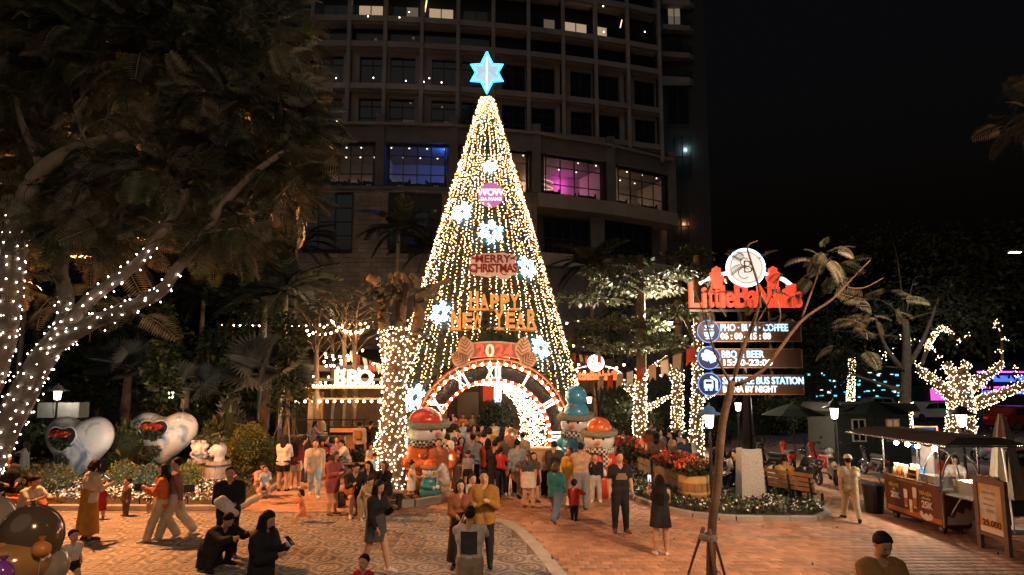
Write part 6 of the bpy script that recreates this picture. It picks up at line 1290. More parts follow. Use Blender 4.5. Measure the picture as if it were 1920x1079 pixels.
for i, (px, py, Y, lab) in enumerate(((880, 800, 30.5, 'timber picnic table on the terrace seen through the arch'), (845, 792, 32, 'second timber picnic table nearer the restaurant wall'), (1000, 800, 31.5, 'timber picnic table beside the tunnel exit'))):
    b = at(px, py, Y); b.z = 0; t = thing('picnic_table', lab, 'table', b, .1*i, 'terrace picnic tables')
    for k in range(5): m = MB(); m.box((0, -.36+.18*k, .75), (1.9, .165, .05)); obj('plank', m, table_m, t)
    for y in (-.75, .75): m = MB(); m.box((0, y, .45), (1.9, .28, .05)); obj('bench', m, table_m, t)
    for x in (-.75, .75): m = MB(); m.bar((x, -.8, .0), (x, -.3, .73), .08); m.bar((x, .8, 0), (x, .3, .73), .08); m.bar((x, -.8, .4), (x, .8, .4), .07); obj('leg', m, table_m, t)
# ------------------------------------------------------------------ drinks cart
chrome = P('cart_steel', (.55, .53, .50), rough=.25, metal=.95, var=.1); cart_br = P('cart_brown', (.13, .045, .018), rough=.4, var=.15, vs=2); cart_or = P('cart_orange', (.42, .13, .03), rough=.4); cart_roof = P('cart_roof', (.06, .052, .045), rough=.7, var=.2); prt_w = P('print_white', (.7, .66, .6), rough=.5, var=0); prt_y = P('print_yellow', (.6, .42, .10), rough=.5, var=0); tyre = P('rubber', (.02, .02, .02), rough=.8); milk = P('print_milk', (.62, .5, .38), rough=.5, var=0)
CA, CB = gnd(1664, 968), gnd(1772, 1006); dv = CB-CA; CL = dv.length; crz = math.atan2(dv.y, dv.x); cart = thing('drinks_cart', 'brown steel-framed drinks cart with a lit canopy and coffee prices', 'cart', CA, crz); CD = .85
m = MB(); m.box((CL/2, .02, .56), (CL-.08, .04, .72)); obj('front_panel', m, cart_br, cart); m = MB(); m.box((CL/2, -.004, .27), (CL-.1, .02, .10)); obj('orange_stripe', m, cart_or, cart)
m = MB(); m.box((CL-.02, CD/2, .56), (.04, CD-.08, .72)); obj('side_panel', m, cart_br, cart); m = MB(); m.box((.02, CD/2, .56), (.04, CD-.08, .72)); obj('side_panel', m, cart_br, cart); m = MB(); m.box((CL/2, CD-.02, .56), (CL-.08, .04, .72)); obj('back_panel', m, cart_br, cart)
m = MB(); m.box((CL/2, CD/2, .95), (CL+.04, CD+.04, .05)); obj('counter_top', m, chrome, cart); m = MB(); m.box((CL/2, -.03, .99), (CL*.98, .03, .13)); obj('front_rail', m, cart_br, cart); m = MB(); m.box((CL/2, CD/2, .18), (CL-.05, CD-.05, .05)); obj('floor_pan', m, iron, cart)
for x, y in ((0, 0), (CL, 0), (CL, CD), (0, CD)): m = MB(); m.tube([(x, y, .18), (x, y, 2.0)], .022, 8); obj('post', m, chrome, cart)
m = MB(); m.add([(-.75, -.5, 2.02), (CL+.9, -.5, 2.02), (CL+.9, CD+.4, 2.02), (-.75, CD+.4, 2.02), (-.55, -.1, 2.16), (CL+.7, -.1, 2.16), (CL+.7, CD, 2.16), (-.55, CD, 2.16)], [(0, 3, 2, 1), (4, 5, 6, 7), (0, 1, 5, 4), (1, 2, 6, 5), (2, 3, 7, 6), (3, 0, 4, 7)]); obj('canopy', m, cart_roof, cart)
m = MB(); m.bar((-.75, -.5, 2.0), (CL+.9, -.5, 2.0), .03); m.bar((-.75, CD+.4, 2.0), (CL+.9, CD+.4, 2.0), .03); m.bar((-.75, -.5, 2.0), (-.75, CD+.4, 2.0), .03); m.bar((CL+.9, -.5, 2.0), (CL+.9, CD+.4, 2.0), .03); obj('canopy_frame', m, chrome, cart)
m = MB(); n = 14; m.add([(CL*.05+CL*.9*i/n, -.03, z) for i in range(n+1) for z in (2.0, 1.93-.07*abs(math.sin(i*PI/3.5)))], [(2*i, 2*i+1, 2*i+3, 2*i+2) for i in range(n)]); obj('valance', m, cart_roof, cart)
m = MB(); m.tube([Vector((CL+.02, CD*.5-.42*math.cos(a), 1.0+.78*math.sin(a))) for a in np.linspace(0, PI, 17)], .018, 7); obj('glass_hoop', m, chrome, cart); m = MB(); m.tube([Vector((CL*.70+.02, CD*.5-.42*math.cos(a), 1.0+.78*math.sin(a))) for a in np.linspace(0, PI, 17)], .015, 7); obj('glass_hoop', m, chrome, cart)
m = MB(); m.box((CL*.14, CD+.06, 1.45), (CL*.24, .03, .8)); obj('menu_board', m, P('cart_back', (.10, .09, .085), rough=.7), cart)
for sx, nm in ((-.45, 'side_shelf'), (CL+.42, 'side_shelf')): m = MB(); m.box((sx, CD/2, .9), (.8, CD*.8, .03)); m.bar((sx-.38, 0.05, .9), (sx+.38, .05, .9), .03); m.bar((sx, .1, .88), (sx*.2+(CL*.8 if sx > 0 else 0), .1, .45), .025); obj(nm, m, chrome, cart)
for x, y in ((.2, .1), (CL-.2, .1), (.2, CD-.1), (CL-.2, CD-.1)):
    w_ = obj('wheel', MB().lathe([(.10, -.03), (.10, .03)], 14), tyre, cart, loc=(x, y, .105)); w_.rotation_euler = (PI/2, 0, 0); m = MB(); m.lathe([(.05, -.035), (.05, .035)], 10); obj('hub', m, chrome, w_); m = MB(); m.bar((x, y, .1), (x, y, .2), .05); obj('fork', m, chrome, cart)
for x in (.25, .72, 1.1, 1.75):
    m = MB(); m.ball((x*CL/2.2, .2, 1.82), .055, 10, 8); obj('bulb', m, E('cart_bulb', (1, .86, .66), 30), cart, smooth=True); m = MB(); m.bar((x*CL/2.2, .2, 1.86), (x*CL/2.2, .2, 2.02), .02); obj('bulb_flex', m, iron, cart); lamp('bulb_light', (x*CL/2.2, .2, 1.74), 40, (1, .80, .58), cart, .05)
def cl(txt, x, z, sz, mat, b=.004, sx=1): lettering('lettering', txt, sz, mat, cart, (x, -.012, z), ext=.004, bold=b, sx=sx)
u = CL/2.2
cl('CÀ PHÊ', .38*u, .82, .105, prt_y); cl('sữa', .38*u, .72, .07, prt_w, .0); cl('20K', .42*u, .585, .19, prt_w, .008); cl('TRÀ SỮA', 1.62*u, .80, .10, prt_y); cl('trân châu', 1.64*u, .70, .075, prt_w, 0); cl('25K', 1.66*u, .55, .21, prt_w, .008); cl('HƯƠNG VỊ CÀ PHÊ NGUYÊN CHẤT', 1.1*u, .99-.0, .055, P('print_tan', (.5, .3, .16), rough=.5), .001)
bpy.data.objects[[o.name for o in COL.objects if o.name.startswith('lettering')][-1]].location = (1.1*u, -.05, .99)
for x, z, h, w in ((.86, .57, .36, .13), (1.22, .62, .42, .14), (1.05, .42, .26, .11)):
    m = MB(); m.prism([(-w*.36, -h/2), (w*.36, -h/2), (w*.5, h/2), (-w*.5, h/2)], .006, (x*u, -.012, z)); c_ = obj('cup_print', m, prt_w, cart); m = MB(); m.prism([(-w*.34, -h*.42), (w*.34, -h*.42), (w*.40, h*.05), (-w*.40, h*.05)], .006, (x*u, -.018, z)); obj('drink_print', m, cart_or if z > .5 else milk, c_); m = MB(); m.prism([(-w*.54, 0), (w*.54, 0), (w*.4, h*.12), (-w*.4, h*.12)], .006, (x*u, -.016, z+h/2)); obj('lid_print', m, prt_w, c_)
m = MB(); m.prism([(-.22, 0), (-.16, -.10), (0, -.15), (.18, -.1), (.24, .03), (.2, -.01), (.12, .04), (.08, -.03), (0, .02), (-.08, -.04), (-.14, .05)], .006, (1.62*u, -.018, .36)); obj('splash_print', m, prt_w, cart)
m = MB(); m.prism([(-.36, -.3), (.1, -.3), (.3, -.1), (.36, .28), (.30, .12), (.22, .2), (.18, 0), (.06, .05), (0, -.08), (-.12, -.02), (-.2, -.16), (-.34, -.12)], .006, (CL+.008, CD/2, .54), (0, 1, 0)); obj('splash_print', m, milk, cart)
def onto(name, lab, cat, x, y, z, build, grp=None):
    p = CA+Matrix.Rotation(crz, 3, 'Z') @ Vector((x, y, z)); t = thing(name, lab, cat, p, crz, grp); build(t); return t
def jar(col, h, r, lid=None):
    def f(t):
        m = MB(); m.lathe([(r*.8, 0), (r, .02), (r, h*.75), (r*.6, h*.92), (r*.6, h)], 14); obj('jar', m, col, t, smooth=True); m = MB(); m.lathe([(r*.65, h), (r*.65, h+.04), (.01, h+.045)], 12); obj('lid', m, lid or prt_w, t)
    return f
tea = P('orange_tea', (.55, .20, .04), rough=.2, trans=.2); milkj = P('milk_tea', (.5, .33, .2), rough=.3); bluep = P('blue_plastic', (.03, .16, .45), rough=.35)
ZC = .978
for x, mt, lab in ((.14, milkj, 'jar of milky tea at the end of the cart counter'), (.32, tea, 'jar of orange tea on the cart counter'), (.5, milkj, 'pale jar beside the orange tea')): onto('drink_jar', lab, 'jar', x*u*1.1, .22, ZC, jar(mt, .3, .085), 'drink jars on the cart')
onto('blue_pitcher', 'blue plastic pitcher on the cart counter', 'pitcher', 1.1*u, .3, ZC, jar(bluep, .3, .08, bluep)); onto('blue_cup', 'short blue cup beside the blue pitcher', 'cup', 1.22*u, .16, ZC, jar(bluep, .14, .06, bluep))
def cups(t):
    for k in range(6): m = MB(); m.lathe([(.035, .055*k), (.045, .055*k+.075)], 12); obj('cup', m, prt_w, t)
for x, y in ((.44, .45), (.58, .5), (.7, .42)): o = onto('cup_stack', 'leaning stack of paper cups behind the jars', 'cups', x*u, y, ZC, cups, 'paper cup stacks on the cart'); o.rotation_euler = (0, .0, crz)
def rackf(t):
    for k in range(3): m = MB(); m.box((0, 0, .04+.11*k), (.3, .2, .02)); obj('shelf', m, table_m, t)
    for a in (-.14, .14): m = MB(); m.box((a, 0, .15), (.02, .2, .3)); obj('side', m, table_m, t)
onto('topping_rack', 'small wooden topping rack on the cart counter', 'rack', .86*u, .28, ZC, rackf)
def steelbox(w, d, h):
    def f(t):
        m = MB(); m.box((0, 0, h/2), (w, d, h)); obj('tray', m, chrome, t); m = MB(); m.box((0, 0, h+.012), (w*1.03, d*1.03, .02)); lo_ = obj('lid', m, chrome, t); m = MB(); m.bar((-.06, 0, h+.05), (.06, 0, h+.05), .02); obj('handle', m, iron, lo_)
    return f
onto('steel_tray', 'steel ingredient box inside the glass hoops', 'tray', 1.62*u, .3, ZC, steelbox(.5*u, .5, .22)); onto('steel_tray', 'wide steel warming tray on the cart side shelf', 'tray', CL+.43, CD/2, .918, steelbox(.62, .5, .28))
bn = thing('waste_bin', 'dark waste bin standing at the end of the cart', 'bin', gnd(1640, 962)); m = MB(); m.lathe([(.2, 0), (.25, .68)], 14); obj('body', m, iron, bn); m = MB(); m.lathe([(.26, .68), (.26, .72), (.1, .75)], 14); obj('lid', m, iron, bn)
pl = thing('plastic_tub', 'white plastic tub on the ground beside the price board', 'tub', gnd(1832, 1003)); m = MB(); m.lathe([(.2, 0), (.25, .34), (.26, .36), (.23, .36), (.19, .03)], 18); obj('tub', m, prt_w, pl); m = MB(); m.tube([(-.25, 0, .3), (-.2, 0, .42), (.2, 0, .42), (.25, 0, .3)], .01, 5); obj('handle', m, iron, pl)
# price board on a wooden frame
PA, PB_ = gnd(1840, 1027), gnd(1893, 1046); d = PB_-PA; Lp = d.length; fr_ = thing('price_board', 'wooden framed price poster reading 25.000 on two legs', 'sign', PA, math.atan2(d.y, d.x)); wf = P('board_frame_wood', (.17, .11, .075), rough=.7, var=.25)
hp = zat(893, PA.y)
for x in (0, Lp): m = MB(); m.box((x, 0, hp/2), (.10, .07, hp)); obj('leg', m, wf, fr_)
m = MB(); m.box((Lp/2, 0, hp-.05), (Lp-.1, .065, .12)); m.tube([(Lp*.15+Lp*.7*i/6, 0, hp+.02+.02*(i % 2)) for i in range(7)], .035, 6); obj('header', m, wf, fr_); m = MB(); m.box((Lp/2, 0, hp*.22), (Lp-.1, .06, .06)); obj('bottom_rail', m, wf, fr_)
z0, z1 = hp*.25, hp-.12; m = MB(); m.box((Lp/2, .0, (z0+z1)/2), (Lp-.1, .03, z1-z0)); po = obj('poster', m, P('poster_paper', (.52, .36, .19), rough=.5, var=.35, vs=2.5), fr_); m = MB(); m.box((Lp/2, -.018, z0+(z1-z0)*.20), (Lp-.1, .006, (z1-z0)*.12)); obj('orange_band', m, P('poster_orange', (.6, .25, .03), rough=.5), po); m = MB(); m.box((Lp/2, -.018, z0+(z1-z0)*.06), (Lp-.1, .006, (z1-z0)*.11)); obj('white_band', m, prt_w, po); m = MB(); m.prism([(-.18, -.3), (.18, -.3), (.22, .1), (.1, .3), (-.12, .3), (-.22, .1)], .006, (Lp*.42, -.018, z0+(z1-z0)*.58)); obj('drink_picture', m, P('poster_pale', (.55, .5, .42), rough=.5, var=.3, vs=6), po)
for q, (wq, hq) in enumerate(((.5, .05), (.36, .035), (.44, .035), (.3, .06))): m = MB(); m.box((Lp*(.46+.03*(q % 2)), -.020, z1-.16-.115*q), (Lp*wq, .006, hq)); obj('print_band', m, P('poster_grey', (.30, .25, .19), rough=.5, var=.4, vs=20), po)
lettering('lettering', '25.000', .17, P('ink_dark', (.03, .025, .02), rough=.5, var=0), po, (Lp*.52, -.024, z0+(z1-z0)*.20), ext=.003, bold=.004)
# second board at the edge, white frame
WA = gnd(1903, 1003); wb = thing('menu_stand', 'tall dark menu stand with a white metal frame beside the price board', 'sign', WA, .35); hw = zat(842, WA.y)
for x in (0, .85): m = MB(); m.tube([(x, 0, 0), (x, .1, hw)], .022, 7); obj('leg', m, prt_w, wb)
for z in (.35, hw-.02): m = MB(); m.tube([(0, .1*z/hw, z), (.85, .1*z/hw, z)], .02, 7); obj('cross_bar', m, prt_w, wb)
m = MB(); m.box((.425, .06, hw*.58), (.8, .02, hw*.78)); pz = obj('menu_sheet', m, P('menu_black', (.018, .016, .015), rough=.4), wb); lettering('lettering', 'ĐIỂM TÂM', .10, prt_w, pz, (.36, .03, hw*.90), ext=.003)
m = MB(); m.ball((.42, .05, hw*.68), (.26, .02, .2), 14, 8); obj('dish_picture', m, cart_or, pz)
# parasols
def parasol(lab, px, py, Y, r, h, mat, closed=False):
    b = at(px, py, Y); b.z = 0; t = thing('parasol', lab, 'parasol', b, 0, 'parasols'); m = MB(); m.tube([(0, 0, 0), (0, 0, h+.1)], .03, 8); obj('pole', m, iron, t); m = MB(); m.lathe([(.3, 0), (.3, .1), (.06, .14)], 14); obj('base', m, granite, t)
    if closed:
        m = MB(); n = 16; pr = [(.05, h+.1), (.14, h-.3), (.22, h-1.0), (.30, h-1.75)]; m.add([(r_*(1+.22*(j % 2))*math.cos(2*PI*j/n), r_*(1+.22*(j % 2))*math.sin(2*PI*j/n), z) for r_, z in pr for j in range(n)], [(i*n+j, i*n+(j+1) % n, (i+1)*n+(j+1) % n, (i+1)*n+j) for i in range(3) for j in range(n)]); obj('folded_canopy', m, mat, t); return
    for k in range(8):
        a, b_ = 2*PI*k/8, 2*PI*(k+1)/8; m = MB(); vs = [(0, 0, h+.02)]
        for s in (.5, 1.0):
            for q in (a, (a+b_)/2, b_): rr = r*s*(1 if q != (a+b_)/2 else .93); vs.append((rr*math.cos(q), rr*math.sin(q), h-.55*s**1.3*r/1.5))
        m.add(vs, [(0, 1, 2), (0, 2, 3), (1, 4, 5, 2), (2, 5, 6, 3)]); obj('canopy_panel', m, mat, t); m = MB(); m.bar((0, 0, h-.02), (r*math.cos(a), r*math.sin(a), h-.56*r/1.5), .018); obj('rib', m, iron, t)
grn = P('parasol_green', (.006, .011, .008), rough=.9, spec=.05, var=.2); parasol('open dark green parasol over the parked scooters', 1487, 780, 22, 1.15, zat(757, 22), grn); parasol('open dark green parasol against the cabin', 1640, 780, 23, 1.25, zat(752, 23), grn); parasol('folded tan parasol behind the price board', 1887, 900, 13.5, .3, zat(785, 13.5), P('parasol_tan', (.24, .19, .14), rough=.9, var=.2), True)
# cabin
KA, KB = at(1575, 870, 23.5), at(1645, 870, 24.5); ca = thing('garden_cabin', 'small dark clapboard cabin with white-framed windows behind the cart', 'cabin', (KA.x, 23.5, 0), .08); cw = KB.x-KA.x+.9; cabm = P('cabin_paint', (.045, .06, .058), rough=.7, var=.2); hc = zat(772, 23.5)
for k in range(11): m = MB(); m.box((cw/2, 0, .1+k*hc/11), (cw, .05+.012*(k % 2), hc/11-.012)); obj('board', m, cabm, ca)
m = MB(); m.box((0, 1.0, hc/2), (.06, 2.0, hc)); m.box((cw, 1.0, hc/2), (.06, 2.0, hc)); m.box((cw/2, 2.0, hc/2), (cw, .06, hc)); obj('wall', m, cabm, ca); m = MB(); m.prism([(-.25, 0), (cw+.25, 0), (cw+.05, .32), (-.05, .32)], 2.6, (0, .95, hc)); obj('roof', m, P('cabin_roof', (.05, .052, .05), rough=.8), ca)
for x, lit in ((.28*cw, 0), (.76*cw, 1)):
    m = MB()
    for dx in (-.26, 0, .26): m.box((x+dx, -.05, hc*.66), (.05, .05, .86))
    for dz in (-.42, .42): m.box((x, -.052, hc*.66+dz), (.57, .05, .05))
    w_ = obj('window', m, prt_w, ca)
    for dx in (-.13, .13): m = MB(); m.box((x+dx, -.045, hc*.66), (.2, .02, .8)); obj('pane', m, glass_dk if not lit else E('cabin_pane', (1, .55, .25), .12), w_)
# park bench seen from behind
bA, bB = gnd(1436, 940), gnd(1532, 958); d = bB-bA; Lb = d.length; bench = thing('park_bench', 'slatted wooden bench with iron ends seen from behind', 'bench', bA, math.atan2(d.y, d.x)); bw = P('bench_slat', (.24, .13, .055), rough=.55, var=.25)
for k in range(4): m = MB(); m.box((Lb/2, -.02+.035*k*-1, .50+.13*k), (Lb, .03, .095)); obj('slat', m, bw, bench)
for k in range(4): m = MB(); m.box((Lb/2, .10+.11*k, .43), (Lb, .09, .03)); obj('slat', m, bw, bench)
for x in (.1, Lb*.52, Lb-.1): m = MB(); m.bar((x, .03, 0), (x, -.12, .98), .05); m.bar((x, .45, 0), (x, .45, .42), .05); m.bar((x, 0, .41), (x, .48, .41), .05); obj('bench_end', m, iron, bench)
# low bench for the seated group beside the pollarded tree
b2 = thing('garden_bench', 'dark bench under the seated group beside the pollarded tree', 'bench', gnd(690, 955), -.15)
for k in range(4): m = MB(); m.box((0, .1*k, .44), (1.9, .085, .035)); obj('slat', m, bw, b2)
for x in (-.8, .8): m = MB(); m.box((x, .15, .21), (.06, .4, .42)); obj('leg', m, iron, b2)
b3 = thing('garden_bench', 'low bench under the resting friends beside the barbecue', 'bench', gnd(632, 893), .05)
for k in range(4): m = MB(); m.box((0, .1*k, .42), (2.4, .085, .035)); obj('slat', m, bw, b3)
for x in (-1, 1): m = MB(); m.box((x, .15, .2), (.06, .4, .4)); obj('leg', m, iron, b3)
# wooden crate table under the sign
ct2 = thing('crate_table', 'low yellow wooden crate table beside the sign plinth', 'table', gnd(1368, 912), .1)
for k in range(4): m = MB(); m.box((-.3+.2*k, 0, .43), (.185, .5, .03)); obj('top_slat', m, P('yellow_wood', (.42, .24, .08), rough=.6, var=.2), ct2)
for x in (-.36, .36): m = MB(); m.box((x, 0, .21), (.05, .48, .41)); obj('side', m, _M['yellow_wood'], ct2)
m = MB(); m.box((0, -.22, .3), (.68, .03, .18)); obj('apron', m, _M['yellow_wood'], ct2)
# white boxes kiosk and neon sign
kx = thing('white_kiosk', 'pale boxy kiosk under the lantern behind the first heart', 'kiosk', (at(118, 780, 25).x, 25, 0)); ww = P('kiosk_white', (.36, .38, .39), rough=.7); zk0, zk1 = zat(783, 25), zat(755, 25)
for x, w in ((-.55, .62), (.35, 1.05)): m = MB(); m.box((x, 0, (zk0+zk1)/2), (w, .6, zk1-zk0)); obj('cabinet', m, ww, kx)
m = MB(); m.box((-.05, 0, zk0/2), (1.9, .5, zk0)); obj('base', m, iron, kx)
ns = thing('neon_sign', 'small neon road sign with red frame and blue lettering behind the cart', 'sign', (at(1728, 830, 26).x, 26, 0)); zn = zat(822, 26); wn_ = 60/ppm(26); m = MB(); m.box((0, 0, zn), (wn_*.8, .1, .85)); obj('panel', m, P('neon_panel', (.005, .02, .09), rough=.4, emit=(.02, .12, .6), es=.5), ns); m = MB(); m.tube([(-.35, -.08, zn+.5), (.66, -.08, zn+.5), (.66, -.08, zn-.45)], .035, 6); obj('neon_frame', m, E('neon_red', (1, .10, .03), 6), ns)
lettering('lettering', 'BIKE PARK', .26, E('neon_ice', (.5, .85, 1), 3.0), ns, (-.02, -.07, zn-.18), ext=.01, bold=.012, sx=.85); m = MB(); m.prism([(-.5, .12), (-.5, .3), (-.1, .16), (.1, .16), (.5, .3), (.5, .12)], .02, (0, -.07, zn)); obj('arrow_motif', m, _M['neon_ice'], ns); m = MB(); m.box((0, .1, zn/2), (.12, .08, zn)); obj('post', m, iron, ns)
# ------------------------------------------------------------------ scooters, cars
def scooter_parts():
    P_ = {}
    f = Field(.03); f.cone((-.62, 0, .62), (-.05, 0, .60), .15, .13, 0, .05).cone((-.05, 0, .50), (.28, 0, .34), .12, .10, 0, .05).cone((.28, 0, .34), (.48, 0, .80), .12, .10, 0, .06).ell((.50, 0, .98), (.12, .14, .12), 0, .05).cone((-.5, 0, .5), (-.2, 0, .3), .12, .1, 0, .05).ell((.60, 0, .50), (.17, .06, .07), 0, .02)
    V, F, _ = f.build(); P_['body'] = (V, F); return P_
SCO = scooter_parts()['body']
def scooter(lab, px, py, rz, col):
    b = gnd(px, py); t = thing('motor_scooter', lab, 'scooter', b, rz, 'parked motor scooters'); link('body', np_mesh('body', *SCO, [col]), t)
    for x in (-.60, .62):
        m = MB(); m.tube([(x+.22*math.cos(a), 0, .27+.22*math.sin(a)) for a in np.linspace(0, 2*PI, 21)], .05, 7, caps=False); w_ = obj('wheel', m, tyre, t, smooth=True); m = MB(); m.tube([(x, -.05, .27), (x, .05, .27)], .05, 8); [m.bar((x, 0, .27), (x+.2*math.cos(a), 0, .27+.2*math.sin(a)), .025) for a in np.arange(6)*PI/3]; obj('rim', m, chrome, w_)
    f = MB(); f.box((-.32, 0, .77), (.72, .24, .10), 0, 0, .85); obj('seat', f, tyre, t); m = MB(); m.tube([(.40, -.34, 1.04), (.48, 0, 1.08), (.40, .34, 1.04)], .018, 6); m.bar((.5, 0, .75), (.62, 0, .3), .04); obj('handlebar', m, iron, t)
    for y in (-.3, .3): m = MB(); m.bar((.45, y*.8, 1.05), (.40, y*1.1, 1.22), .012); m.ball((.39, y*1.12, 1.26), (.02, .06, .04), 8, 6); obj('mirror', m, iron, t)
    m = MB(); m.ball((.61, 0, .98), (.03, .07, .06), 8, 6); obj('headlight', m, prt_w, t); m = MB(); m.ball((-.78, 0, .62), (.03, .06, .04), 8, 6); obj('tail_light', m, red_pet, t)
sc_bk = P('scooter_black', (.02, .02, .022), rough=.25, coat=.6); sc_rd = P('scooter_red', (.4, .025, .02), rough=.25, coat=.6); sc_wh = P('scooter_white', (.5, .49, .48), rough=.25, coat=.5)
for q in (('black scooter parked behind the sign plinth', 1446, 892, 1.9, sc_bk), ('red scooter under the green parasol', 1478, 885, 1.4, sc_rd), ('red scooter parked beside the lantern post', 1540, 888, 1.7, sc_rd), ('white scooter beside the walking guard', 1562, 905, 1.2, sc_wh), ('black scooter nearest the bench end', 1520, 905, 1.5, sc_bk), ('black scooter parked behind the cart', 1640, 895, 1.6, sc_bk), ('white scooter in the row past the cart roof', 1850, 870, 1.5, sc_wh), ('black scooter in the row past the cart roof', 1868, 868, 1.5, sc_bk), ('dark red scooter behind the folded parasol', 1905, 872, 1.4, sc_rd)): scooter(q[0].replace('nearest the', 'at the'), *q[1:])
def car(lab, px, py, Y, rz, col, tail=False):
    b = at(px, py, Y); b.z = 0; t = thing('parked_car', lab, 'car', b, rz, 'cars on the road'); side = [(-2.2, .35), (-2.25, .75), (-2.15, 1.0), (-1.95, 1.05), (-1.6, 1.6), (-1.3, 1.68), (.4, 1.66), (.7, 1.58), (1.3, 1.05), (2.1, .92), (2.25, .7), (2.2, .35)]
    m = MB(); m.prism(side, 1.7, (0, 0, 0)); obj('body', m, col, t)
    for s in (-1, 1):
        for q in ([(-1.5, 1.08), (-1.35, 1.52), (-.5, 1.55), (-.5, 1.08)], [(-.42, 1.08), (-.42, 1.55), (.4, 1.53), (.95, 1.08)]): m = MB(); m.prism(q, .03, (0, s*.855, 0)); obj('window', m, glass_dk, t)
    for x in (-1.4, 1.4):
        for s in (-1, 1): w_ = obj('wheel', MB().lathe([(.33, -.1), (.34, -.05), (.34, .05), (.33, .1)], 20), tyre, t, loc=(x, s*.8, .34)); w_.rotation_euler = (PI/2, 0, 0); m = MB(); m.lathe([(.2, -.115), (.2, .115)], 12); obj('rim', m, chrome, w_)
    for s in (-1, 1): m = MB(); m.box((-2.24, s*.65, .82), (.05, .3, .16)); obj('tail_light', m, E('tail_red', (1, .06, .02), 1.0 if tail else .12), t); m = MB(); m.box((2.2, s*.62, .76), (.08, .3, .13)); obj('headlight', m, prt_w, t)
car('white sport utility car parked across the road', 1735, 780, 52, PI+.25, P('car_white', (.62, .62, .62), rough=.25, coat=.7, var=.05)); car('dark red car at the far kerb with lit tail lights', 1915, 800, 42, .2, P('car_red', (.25, .02, .02), rough=.25, coat=.7), True); car('orange car parked on the garden road behind the first heart', 70, 790, 33, .1, P('car_orange', (.30, .10, .03), rough=.25, coat=.7))
car('silver car farther along the road', 1640, 770, 66, PI, P('car_silver', (.35, .35, .36), rough=.3, coat=.6), True)
# distant shopfront lights over the road
far = thing('far_shop_row', 'distant low shop row glowing teal across the road', 'building', (at(1580, 730, 95).x, 95, 0)); m = MB(); m.box((0, 0, 3), (16, 4, 6)); obj('wall', m, P('far_wall', (.05, .05, .055), rough=.8), far)
for i in range(46):
    m = MB(); x = random.uniform(-7.8, 7.8); z = random.choice((1.2, 2.0, 2.9, 3.6, 4.6))+random.gauss(0, .15); m.box((x, -2.05, z), (random.uniform(.12, .6), .1, random.uniform(.08, .3))); obj('shop_light', m, E(('far_teal', 'far_white', 'far_teal')[i % 3], ((.1, .75, .9), (.8, .9, 1), (.1, .75, .9))[i % 3], 1.1), far)
f2 = thing('far_bar', 'distant bar with violet and blue lights behind the golden-lit tree', 'building', (at(1868, 740, 90).x, 90, 0)); m = MB(); m.box((0, 0, 3.2), (10, 4, 6.4)); obj('wall', m, _M['far_wall'], f2)
for z, col, h in ((4.9, (.9, .15, 1), .22), (3.9, (.05, .12, 1), .9), (2.6, (1, .1, .8), .25), (1.9, (.08, .15, .9), .5)): m = MB(); m.box((0, -2.05, z), (8.5 if h < .3 else 7.5, .1, h)); obj('light_band', m, E('bar_%.1f' % z, col, 1.3), f2)
f3 = thing('far_booth', 'distant booth with a magenta panel across the road', 'booth', (at(1750, 745, 85).x, 85, 0)); m = MB(); m.box((0, 0, 1.5), (4, 2, 3)); obj('wall', m, _M['far_wall'], f3); m = MB(); m.box((.2, -1.05, 1.6), (2.6, .1, 1.6)); obj('panel', m, E('magenta_panel', (.9, .12, .7), .7), f3)
fence = thing('road_fence', 'pale picket fence along the far side of the road', 'fence', (at(1880, 770, 58).x, 58, 0))
for i in range(40): m = MB(); m.box((-4+i*.35, 0, .55), (.08, .05, 1.1)); obj('picket', m, ww, fence)
for z in (.25, .95): m = MB(); m.box((2.8, .05, z), (14, .04, .08)); obj('rail', m, ww, fence)
# chain posts
for i, (px, py) in enumerate(((1392, 870), (1432, 862), (1510, 858), (1700, 838), (1765, 832), (1860, 830))):
    b = at(px, py, 24+i*1.5); b.z = 0; t = thing('chain_post', 'short black chain post at the edge of the planting', 'post', b, 0, 'black chain posts'); m = MB(); m.lathe([(.09, 0), (.05, .06), (.035, .1), (.035, .85), (.06, .88), (.03, .95)], 10); obj('stem', m, iron, t); m = MB(); m.tube(sag(Vector((0, 0, .8)), Vector((1.5, .3, .8)), .15, 8), .015, 5); obj('chain', m, iron, t)
